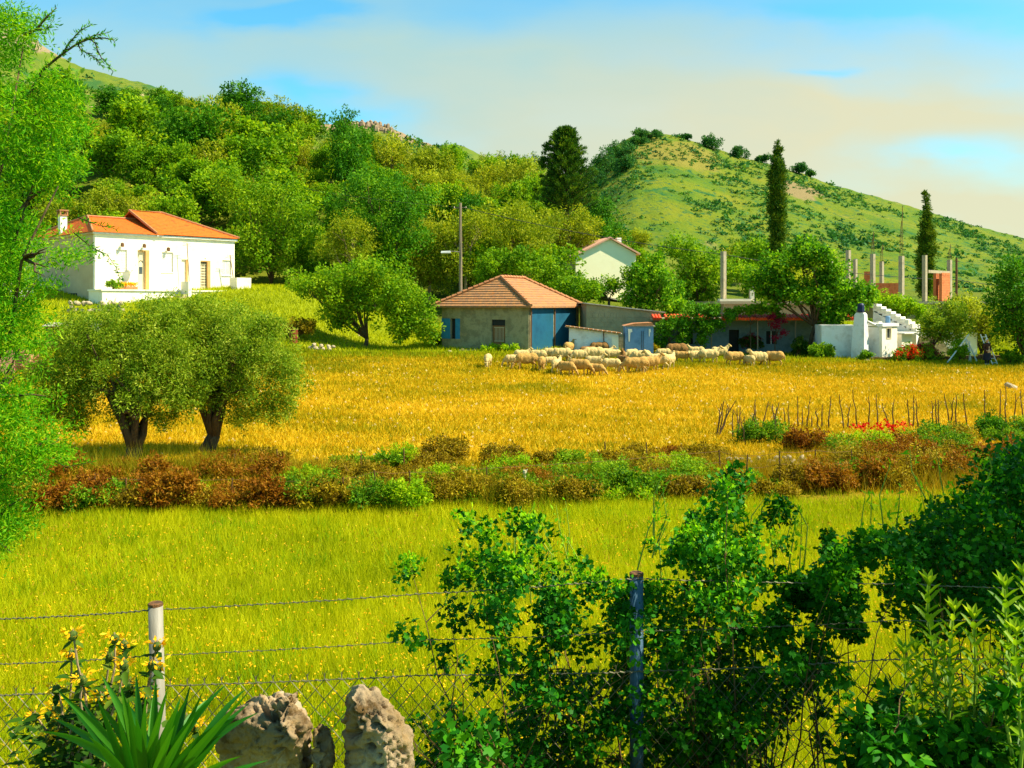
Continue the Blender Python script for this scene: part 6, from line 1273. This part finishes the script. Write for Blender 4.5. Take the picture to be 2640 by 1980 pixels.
def wire_row(name, ys, r, barbs=False):
    pts = []
    X = [-820, 0, 401, 1100, 1641, 2300, 3100]
    for i in range(len(X)-1):
        for k in range(12):
            f = k/12; px = lerp(X[i], X[i+1], f); py = lerp(ys[i], ys[i+1], f)+3*math.sin(math.pi*f)+rnd.uniform(-.8, .8); pts.append(at(px, py, FD-.035))
    mb = MB(); mb.tube(pts, r, 5)
    for j in range(0, len(pts)-1):
        for f in (.2, .6): q = pts[j].lerp(pts[j+1], f); mb.tube([q+Vector((-.012, 0, .003)), q+Vector((.012, 0, -.003))], r*1.6, 4)
    mb.build(name, M['wire'], t); return pts
wire_row('wire_strand', [1640, 1596, 1572, 1530, 1492, 1505, 1530], .0018); wire_row('wire_strand', [1760, 1712, 1690, 1650, 1628, 1600, 1590], .0015)
tp_ = wire_row('wire_strand', [1830, 1793, 1768, 1740, 1732, 1700, 1690], .0022)
# mesh: zigzag wires, drawn as two families of slanting wires that lean past one another
mb = MB(); txs = np.array([p.x for p in tp_]); tzs = np.array([p.z for p in tp_]); gap = .074; zb0 = 1.05
xx = -3.4
while xx < 5.2:
    for s in (1, -1):
        x0 = xx; zt = float(np.interp(x0, txs, tzs)); L_ = zt-zb0
        y0 = FD-.03+.004*s; a = Vector((x0, y0, zt+.028)); b_ = Vector((x0, y0, zt)); c = Vector((x0+s*L_*.86, y0, zb0)); mid = b_.lerp(c, .5)+Vector((rnd.uniform(-.006, .006), 0, rnd.uniform(-.006, .006)))
        mb.tube([a, b_, b_.lerp(c, .25)+Vector((rnd.uniform(-.004, .004), 0, 0)), mid, c], .0019, 3)
        mb.tube([b_+Vector((0, 0, .015)), a+Vector((s*.010, 0, .008))], .0012, 3)
    xx += gap
mb.build('wire_mesh', M['wire'], t)

# ------------------------------------------------------------------ climbers and bushes on the near fence
def twiggy(name, label, d, sprigs, base_px, n, ln, wd, mats, seed, tmpl=IVY, spread=.22, tipfrac=.14, cat='bush', tiphigh=None, twigs=True, dup=2, sub=8, subr=.5):
    """a loose bush: sprigs (px, py, r) joined to the foot by thin stems, leaves in tufts on the sprigs, young leaves on the upper ones"""
    rng = np.random.default_rng(seed); rnd = random.Random(seed); b = gp(base_px, d); t = thing(name, label, cat, b); mb = MB(); lob = []; tips = []
    ptop = min(s[1] for s in sprigs); pbot = max(s[1] for s in sprigs)
    for (px, py, r) in sprigs:
        for k in range(dup):
            dd = d+rng.normal()*spread; c = at(px+rng.normal()*r*.25, py+rng.normal()*r*.2, dd); R = r/F*d*rng.uniform(.75, 1.1); lob.append((c.x, c.y, c.z, R))
            if tiphigh is not None and py < tiphigh: tips.append((c.x, c.y, c.z+R*.4, R*.8))
            if twigs and k == 0 and rnd.random() < (1 if dup > 1 else .14):
                foot = b+Vector((rnd.uniform(-.25, .25)+.35*(c.x-b.x), rnd.uniform(-.15, .15), -.05)); pts = wob(foot, c+Vector((0, 0, R*.6)), 6, .035, rnd); mb.tube(pts, [.006, .0055, .005, .004, .003, .002, .001], 4)
                for _ in range(2): q = pts[rnd.choice((3, 4, 5))]; mb.tube(wob(q, q+Vector((rnd.uniform(-1, 1), rnd.uniform(-.6, .6), rnd.uniform(-.2, 1)))*.22, 3, .08, rnd), [.004, .003, .002, .001], 3)
    mb.build('stem', M['stick'], t)
    link('leaves', crown_mesh('leaves', LM[mats[0]], lob, rng, n, ln, wd, sub=sub, subr=subr, tmpl=tmpl, tint=(.42, .26), org=tuple(b), inner=.25, droop=.25), t)
    if tips: link('young_shoots', crown_mesh('young_shoots', LM[mats[1]], tips, rng, int(n*tipfrac), ln*.8, wd*.6, sub=12, subr=.36, tmpl=RH, tint=(.5, .25), org=tuple(b), droop=-.6), t)
    return t
DENS = [(1285, 1850, 1930, .8), (1340, 1305, 1360, .3), (1340, 1790, 1930, .8), (1340, 1990, 2030, .3), (1400, 1200, 1420, .35), (1400, 1730, 1960, .8), (1400, 2020, 2250, .4),
 (1450, 1130, 1450, .5), (1450, 1720, 2000, .8), (1450, 2020, 2290, .5), (1500, 1150, 1480, .65), (1500, 1700, 2000, .8), (1500, 2000, 2280, .55), (1530, 1560, 1700, .55), (1600, 1590, 1700, .6), (1690, 1600, 1700, .7), (1800, 1590, 1690, .75), (1900, 1590, 1690, .8), (1560, 1180, 1620, .6), (1560, 1660, 1960, .75), (1560, 1980, 2270, .55),
 (1620, 1160, 1620, .65), (1620, 1660, 1980, .85), (1620, 2000, 2220, .6), (1700, 1120, 1620, .65), (1700, 1660, 2000, .85), (1700, 2000, 2180, .6), (1780, 1280, 1620, .75), (1780, 1660, 2020, .9), (1780, 2020, 2150, .5),
 (1860, 1150, 1620, .7), (1860, 1660, 1980, .95), (1860, 2000, 2120, .4), (1940, 1120, 1620, .8), (1940, 1660, 1980, .9), (1940, 2050, 2150, .3), (2010, 1150, 1600, .8), (2010, 1660, 1980, .9)]
def sprigs(x0, x1, seed):
    rnd = random.Random(seed); out = []
    for (y, a, b, q) in DENS:
        if a < x0 or a >= x1: continue
        for _ in range(max(1, int((b-a)*72*-math.log(1-q*.97)/1500))): out.append((rnd.gauss((a+b)/2, (b-a)*.30), y+rnd.uniform(-50, 50), rnd.choice((16, 22, 28, 34, 42))))
    return out
twiggy('climber_bush', 'loose airy climber with lobed leaves left of the blue post', 4.2, sprigs(1000, 1640, 1), 1380, 10500, .025, .024, ('vine', 'tip'), 401, tiphigh=1540, dup=1, tipfrac=.22, sub=4, subr=.7)
twiggy('climber_bush', 'tall dense dark climber right of the blue post with pale shoots', 4.3, sprigs(1640, 1970, 2), 1840, 13000, .025, .024, ('vine', 'tip'), 402, tiphigh=1620, dup=1, tipfrac=.22, sub=4, subr=.7)
twiggy('climber_bush', 'thin straggling climber between the tall dark one and the dark right hand bush', 4.35, sprigs(1970, 2400, 3), 2080, 6500, .025, .024, ('vine', 'tip'), 406, tiphigh=1600, dup=1, tipfrac=.22, sub=4, subr=.7)
Cq = [(2600, 1210, 60), (2640, 1180, 60), (2540, 1260, 60), (2610, 1290, 90), (2470, 1310, 60), (2530, 1360, 85), (2420, 1360, 60), (2380, 1400, 55), (2460, 1420, 85), (2580, 1420, 100), (2340, 1450, 55), (2400, 1490, 80), (2500, 1510, 90), (2600, 1520, 100), (2330, 1520, 50), (2350, 1580, 50), (2430, 1570, 70), (2300, 1400, 34), (2540, 1580, 70), (2680, 1300, 110), (2690, 1450, 110), (2640, 1590, 70), (2390, 1620, 40), (2680, 1180, 70)]
twiggy('ivy_bush', 'very dark dense bush at the right edge with bright top shoots', 4.7, Cq, 2540, 15000, .027, .025, ('vine', 'tip'), 403, tiphigh=1380, spread=.3, tipfrac=.1, dup=3)
STALK = pm('pale_green_stalk', [(.16, .26, .01), (.24, .32, .02)], 8, .7)
# long pale shoots that rise over the bushes
t = thing('weed_stalks', 'pale arching weed stalks rising above the dark bushes at right', 'weeds', gp(2200, 5.0)); mb = MB(); rng = np.random.default_rng(8); rnd = random.Random(8); P = []; X = []
for i in range(46):
    px = rnd.choice((rnd.uniform(1680, 2100), rnd.uniform(2150, 2640), rnd.uniform(1180, 1460))); top = (1330 if px < 1500 else 1255 if px < 2150 else 1190)+rnd.uniform(-40, 90); d = 4.6+rnd.uniform(-.2, .5)
    a = at(px+rnd.uniform(-60, 60), top+rnd.uniform(130, 220), d); e = at(px, top, d); m_ = a.lerp(e, .55)+Vector((rnd.uniform(-.05, .05), 0, .03)); mb = MB(); mb.tube([a, m_, e], [.004, .003, .0012], 4); mb.build('stalk', STALK, t)
    for k in range(14): f = rnd.uniform(.3, 1); q = a.lerp(e, f); P.append(np.array(q)+rng.normal(size=3)*.012); X.append(np.array((e-a).normalized())*.6+rng.normal(size=3)*.8)
P = np.array(P)-np.array(gp(2200, 5.0)); n = len(P); link('leaves', leaf_mesh('leaves', LM['tip'], P, unit(np.array(X)), rdir(rng, n), .04*rng.uniform(.6, 1.4, n), .013, rng.random(n)), t)
# oleander shoots at the lower right
def oleander(label, d, stems, seed):
    rng = np.random.default_rng(seed); rnd = random.Random(seed); px = sum(s[0] for s in stems)/len(stems); b = gp(px, d); t = thing('oleander', label, 'shrub', b); mb = MB(); P = []; X = []; N_ = []; T = []; S = []
    for (tx, ty, bx, by) in stems:
        dd = d+rnd.uniform(-.15, .15); e = at(tx, ty, dd); a = at(bx, by, dd); pts = wob(a, e, 5, .02, rnd); foot = Vector((a.x, a.y, g1(a.x, a.y))); mb.tube([foot]+pts, [.008, .007, .006, .005, .004, .0035, .002], 6); L_ = (e-a).length
        m_ = int(L_/.040)
        for k in range(m_):
            f = (k/m_)**.8; q = pts[min(4, int(f*5))].lerp(pts[min(5, int(f*5)+1)], (f*5) % 1)
            for j in range(3):
                an = k*1.05+j*2.094; P.append(tuple(q)); up = .35+.9*f; X.append((math.cos(an), math.sin(an), up+rnd.uniform(-.3, .3))); N_.append((-math.cos(an)*.6, -math.sin(an)*.6, 1)); T.append(.30+.42*f+rnd.gauss(0, .12)); S.append(rnd.uniform(.75, 1.2)*(1-.25*f))
        for k in range(12):
            an = k*.9; P.append(tuple(e)); X.append((math.cos(an)*.6, math.sin(an)*.6, 1.1)); N_.append((-math.cos(an), -math.sin(an), .5)); T.append(.85+rnd.gauss(0, .1)); S.append(rnd.uniform(.5, .8))
    mb.build('stem', STALK, t); P = np.array(P)-np.array(b); n = len(P); S = np.array(S)
    link('leaves', leaf_mesh('leaves', LM['ole'], P, unit(np.array(X)), unit(np.array(N_)), .092*S, .028*S, np.clip(np.array(T), 0, 1), LANCE), t)
oleander('tall oleander shoots with pale tips at the lower right', 3.5, [(2395, 1512, 2420, 1900), (2460, 1580, 2440, 1950), (2360, 1680, 2400, 1990), (2510, 1600, 2520, 1960), (2430, 1700, 2450, 1990), (2560, 1720, 2540, 1990), (2330, 1690, 2380, 1960), (2480, 1800, 2500, 2000)], 421)
oleander('oleander branch cut by the right edge of the view', 3.3, [(2590, 1520, 2610, 1950), (2640, 1490, 2640, 1950), (2620, 1640, 2630, 1990), (2660, 1560, 2650, 1990), (2680, 1700, 2660, 1990)], 422)
Dq = [(2210, 1870, 34), (2250, 1920, 50), (2300, 1880, 50), (2340, 1930, 60), (2220, 1960, 40), (2400, 1900, 55), (2440, 1950, 60), (2520, 1900, 60), (2580, 1930, 70), (2630, 1880, 50), (2500, 1970, 60), (2300, 1800, 30), (2600, 1800, 40)]
twiggy('low_shrub', 'low dark leafy shrub under the oleander shoots', 3.6, Dq, 2420, 2300, .05, .03, ('vine', 'tip'), 404, tmpl=LANCE)
Eq = [(1180, 1880, 24), (1140, 1890, 20), (1250, 1870, 22), (1220, 1930, 30), (1170, 1960, 34), (1300, 1930, 30)]
twiggy('vine_sprig', 'single sprig of large dark vine leaves right of the rocks', 3.6, Eq, 1220, 190, .042, .038, ('vine', 'tip'), 405)

# ------------------------------------------------------------------ sage, yucca and the two rocks at the garden edge
CALYX = pm('sage_calyx', [(.03, .07, .004), (.06, .09, .006)], 20)
def sage():
    rng = np.random.default_rng(55); rnd = random.Random(55); d = 3.35; b = gp(250, d); t = thing('sage_plant', 'yellow flowered sage with stacked flower heads beside the grey post', 'plant', b)
    heads = [(188, 1630), (295, 1639), (320, 1655), (184, 1680), (284, 1682), (405, 1658), (392, 1707), (410, 1713), (320, 1706), (322, 1723), (212, 1745), (145, 1769), (141, 1816), (203, 1785), (259, 1792), (212, 1818), (380, 1792), (163, 1850), (90, 1841), (481, 1847), (333, 1760), (499, 1865), (240, 1850), (120, 1900)]
    mb = MB(); LP = []; LX = []; LN = []
    for i, (px, py) in enumerate(heads):
        dd = d+rnd.uniform(-.15, .15); e = at(px, py, dd); foot = Vector((lerp(e.x, b.x, .45)+rnd.uniform(-.08, .08), dd, g1(e.x, dd))); pts = wob(foot, e, 5, .02, rnd); mb.tube(pts+[e+Vector((0, 0, .012))], [.006, .0055, .005, .0045, .004, .0035, .002], 5)
        n = 24; an = rng.uniform(0, 6.28, n); rr_ = rng.uniform(.012, .026, n); PP = np.stack([e.x+np.cos(an)*rr_, e.y+np.sin(an)*rr_, e.z+rng.uniform(-.012, .014, n)], 1)-np.array(b)
        hd = link('flower_head', leaf_mesh('flower_head', LM['yel'], PP, unit(np.stack([np.cos(an), np.sin(an), rng.uniform(-.6, .9, n)], 1)), rdir(rng, n), .022*rng.uniform(.7, 1.3, n), .011, rng.random(n)), t)
        cal = MB(); cal.ell(e-Vector((0, 0, .012)), (.017, .017, .018), 8, 6); cal.build('calyx', CALYX, hd)
        for k in range(9):
            f = rnd.uniform(.12, .93); q = foot.lerp(e, f); an_ = rnd.uniform(0, 6.28); LP.append(tuple(q)); LX.append((math.cos(an_), math.sin(an_), rnd.uniform(-.5, .6))); LN.append((rnd.uniform(-.4, .4), rnd.uniform(-.4, .4), 1))
        for an_ in (0.4, 3.5): LP.append(tuple(e-Vector((0, 0, .03)))); LX.append((math.cos(an_+i), math.sin(an_+i), -.7)); LN.append((0, -.3, 1))
    for _ in range(620):
        px = rnd.triangular(10, 430, 190); py = rnd.uniform(1840 if px < 260 else 1760, 2060); q = at(px, py, d+rnd.uniform(-.22, .22)); LP.append(tuple(q)); an_ = rnd.uniform(0, 6.28); LX.append((math.cos(an_), math.sin(an_), rnd.uniform(-.5, .5))); LN.append((rnd.uniform(-.6, .6), rnd.uniform(-.6, .6), 1))
    mb.build('stem', M['bark2'], t); 
    ob = np.array(b)
    LP = np.array(LP)-ob; n = len(LP); link('leaves', leaf_mesh('leaves', LM['sage'], LP, unit(np.array(LX)), unit(np.array(LN)), .052*rng.uniform(.6, 1.3, n), .026, np.clip(.42+.25*rng.normal(size=n), 0, 1), LANCE), t)
sage()
def yucca():
    rnd = random.Random(31); d = 2.65; c = at(395, 2075, d); b = Vector((c.x, d, g1(c.x, d))); t = thing('yucca', 'spiky yucca with long sword leaves at the lower left', 'plant', b)
    mb = MB(); mb.tube([b-Vector((0, 0, .05)), Vector((c.x, d, c.z))], [.06, .05], 10); mb.build('trunk', M['bark'], t)
    tips = [(104, 1886, .1), (146, 1776, .0), (205, 1800, .2), (262, 1740, .1), (310, 1762, -.1), (350, 1733, .1), (402, 1748, .0), (434, 1772, -.15), (492, 1762, .1), (522, 1786, -.1), (584, 1764, .15), (604, 1850, -.1), (640, 1815, .2), (664, 1838, .0), (250, 1800, -.2), (330, 1800, -.2), (465, 1800, .2), (552, 1800, -.2), (376, 1790, -.3), (420, 1820, -.3), (300, 1830, -.25), (500, 1850, -.3), (230, 1900, -.3), (570, 1900, -.25), (350, 1850, -.35), (450, 1870, -.35), (170, 1960, -.2), (620, 1950, -.2), (60, 1990, .1), (690, 1960, .1), (130, 1850, .3), (400, 1770, .35), (290, 1780, .3), (540, 1800, .35)]
    tips += [(rnd.uniform(150, 640), rnd.uniform(1770, 1960), rnd.uniform(-.35, .4)) for _ in range(16)]
    V = []; Fc = []; T = []
    for (px, py, dd) in tips:
        e = at(px, py, d+dd*.8); a = Vector((c.x, d+dd*.12, c.z))+Vector((rnd.uniform(-.035, .035), 0, rnd.uniform(-.05, .0))); ax = e-a; L_ = ax.length; side = ax.cross(Vector((0, -1, .25))).normalized(); nr = side.cross(ax).normalized(); n = 9; w0 = .0125*rnd.uniform(.85, 1.15); tw = rnd.uniform(-.5, .5); k0 = len(V); bend = Vector((0, 0, rnd.uniform(.0, .05)))
        for i in range(n+1):
            f = i/n; w = w0*(.75+.9*f*(1-f)*1.6)*(1-f**3.2)+.0006; p = a+ax*f+bend*(4*f*(1-f)); s_ = side*math.cos(tw*f)+nr*math.sin(tw*f); V += [p-s_*w+nr*w*.35, p, p+s_*w+nr*w*.35]
        tt = rnd.uniform(.15, .7)
        for i in range(n):
            q = k0+3*i; Fc += [(q, q+1, q+4, q+3), (q+1, q+2, q+5, q+4)]; T += [tt, tt*.8]
    V = np.array([tuple(v-b) for v in V]); link('leaf', np_mesh('leaf', V, np.array(Fc), LM['yucca'], tint=np.array(T), smooth=False), t)
yucca()
def rock_mat():
    m, N, L, B = newmat('pitted_limestone'); B.inputs['Roughness'].default_value = .95; B.inputs['Specular IOR Level'].default_value = .1
    tc = N.new('ShaderNodeTexCoord')
    def noise(s, dt=8):
        n = N.new('ShaderNodeTexNoise'); n.inputs['Scale'].default_value = s; n.inputs['Detail'].default_value = dt; n.inputs['Roughness'].default_value = .7; L.new(tc.outputs['Object'], n.inputs['Vector']); return n.outputs['Fac']
    r = N.new('ShaderNodeValToRGB'); cr = r.color_ramp
    for _ in range(3): cr.elements.new(.5)
    for i, (p, c) in enumerate([(.30, (.06, .034, .010)), (.42, (.25, .165, .07)), (.52, (.38, .28, .16)), (.62, (.44, .355, .235)), (.72, (.30, .285, .25))]): cr.elements[i].position = p; cr.elements[i].color = c4(c)
    L.new(noise(9), r.inputs[0])
    st = N.new('ShaderNodeMapRange'); st.inputs[1].default_value = .47; st.inputs[2].default_value = .60; L.new(noise(4.5, 6), st.inputs[0])
    sx = N.new('ShaderNodeMix'); sx.data_type = 'RGBA'; L.new(st.outputs[0], sx.inputs[0]); L.new(r.outputs[0], sx.inputs[6]); sx.inputs[7].default_value = (.10, .06, .02, 1); L.new(sx.outputs[2], B.inputs['Base Color'])
    bp = N.new('ShaderNodeBump'); bp.inputs['Strength'].default_value = .9; bp.inputs['Distance'].default_value = .012; L.new(noise(60, 10), bp.inputs['Height']); L.new(bp.outputs[0], B.inputs['Normal'])
    return m
RM = rock_mat()
def rock(label, hulls, d, seed):
    mb = MB()
    for pts in hulls:
        bm = bmesh.new(); vs = [bm.verts.new(at(px, py, d+dy)) for px, py, dy in pts]; bmesh.ops.convex_hull(bm, input=vs)
        bm.verts.index_update(); used = [v for v in bm.verts if v.link_faces]; ix = {v: i for i, v in enumerate(used)}
        mb.add([v.co.copy() for v in used], [tuple(ix[v] for v in f.verts) for f in bm.faces]); bm.free()
    me = fuse(mb, .0048, 1, [RM], None, 'rock'); n = len(me.vertices); co = np.empty(n*3, np.float32); me.vertices.foreach_get('co', co); co = co.reshape(-1, 3); no = np.empty(n*3, np.float32); me.vertices.foreach_get('normal', no); no = no.reshape(-1, 3)
    u = co[:, 0]*1.0+co[:, 1]*.6; w = co[:, 2]+co[:, 1]*.5
    h = .020*vnoise(u, w, seed, 5, 8)+.012*vnoise(u*1.3+2, w, seed+3, 4, 26)+.005*vnoise(u, w, seed+6, 3, 80)
    mask = np.clip(vnoise(u+5, w, seed+12, 2, 7)+.45, 0, 1); h = h-mask*.060*np.clip(vnoise(u+3, w, seed+9, 2, 33)-.20, 0, .5)/.5-mask*.03*np.clip(vnoise(u+9, w+4, seed+31, 2, 70)-.18, 0, .5)/.5
    co = co+no*h[:, None]; b = Vector((float(co[:, 0].mean()), d, float(co[:, 2].min()))); me.vertices.foreach_set('co', (co-np.array(b)).astype(np.float32).ravel()); me.update()
    o = link('rock', me, None, b); tag(o, label, 'rock', 'two rocks at the garden edge')
BT = 2120
rock('broad tan rock with dark overhung front, left of the gap', [
    [(562, BT, .16), (560, 1900, .06), (585, 1842, .05), (690, 1786, .1), (735, 1772, .14), (757, 1782, .16), (800, 1858, .14), (806, 1870, .05), (760, 1910, -.10), (700, 1850, -.02), (600, 1850, .02), (690, BT, .16), (800, BT, .25), (600, BT, .3), (620, 1830, .28), (720, 1780, .28), (760, 1900, .02)],
    [(690, 1815, -.02), (745, 1800, -.02), (800, 1870, -.06), (755, 1908, -.13), (728, 1870, -.12), (745, 1780, .12), (800, 1860, .16)],
    [(800, BT, .0), (812, 1880, -.04), (830, 1866, .0), (856, 1874, .06), (862, 1960, .05), (866, BT, .08), (815, BT, .2), (840, 1880, .18), (826, BT, -.08)]], 2.95, 5)
rock('upright pale pitted rock, right of the gap', [
    [(886, BT, .0), (896, 1900, .0), (880, 1820, .06), (884, 1795, .06), (910, 1772, .06), (925, 1766, .0), (905, 1800, -.06), (960, 1771, .0), (980, 1770, .04), (1000, 1800, .0), (1018, 1836, -.02), (1046, 1852, .03), (1062, 1886, .03), (1064, 1920, .0), (1090, BT, .0), (1000, BT, -.14), (930, 1900, -.10), (1000, 1880, -.12), (920, BT, -.1), (900, BT, .25), (1060, BT, .25), (920, 1790, .22), (1020, 1850, .22)]], 2.9, 14)

# ------------------------------------------------------------------ the garden tree just outside the view on the right, whose shade lies over the climbers
rng = np.random.default_rng(990)
plant_at('garden_tree', 'tall garden tree to the right of the camera shading the climbers', 'tree', (7.6, 3.2, 1.9), [(6.2, 4.3, 7.6, 1.1), (7.0, 4.1, 8.5, 1.1), (5.5, 4.5, 7.0, 1.0), (6.6, 4.5, 8.1, 1.0), (7.6, 4.1, 7.6, 1.1), (8.0, 4.2, 9.1, 1.1), (7.6, 4.4, 6.6, 1.0), (8.6, 4.0, 8.2, 1.0)], rng, LM['dark'], 9500, .10, .07, M['bark'], r=.2, fork=(7.4, 3.4, 5.4))
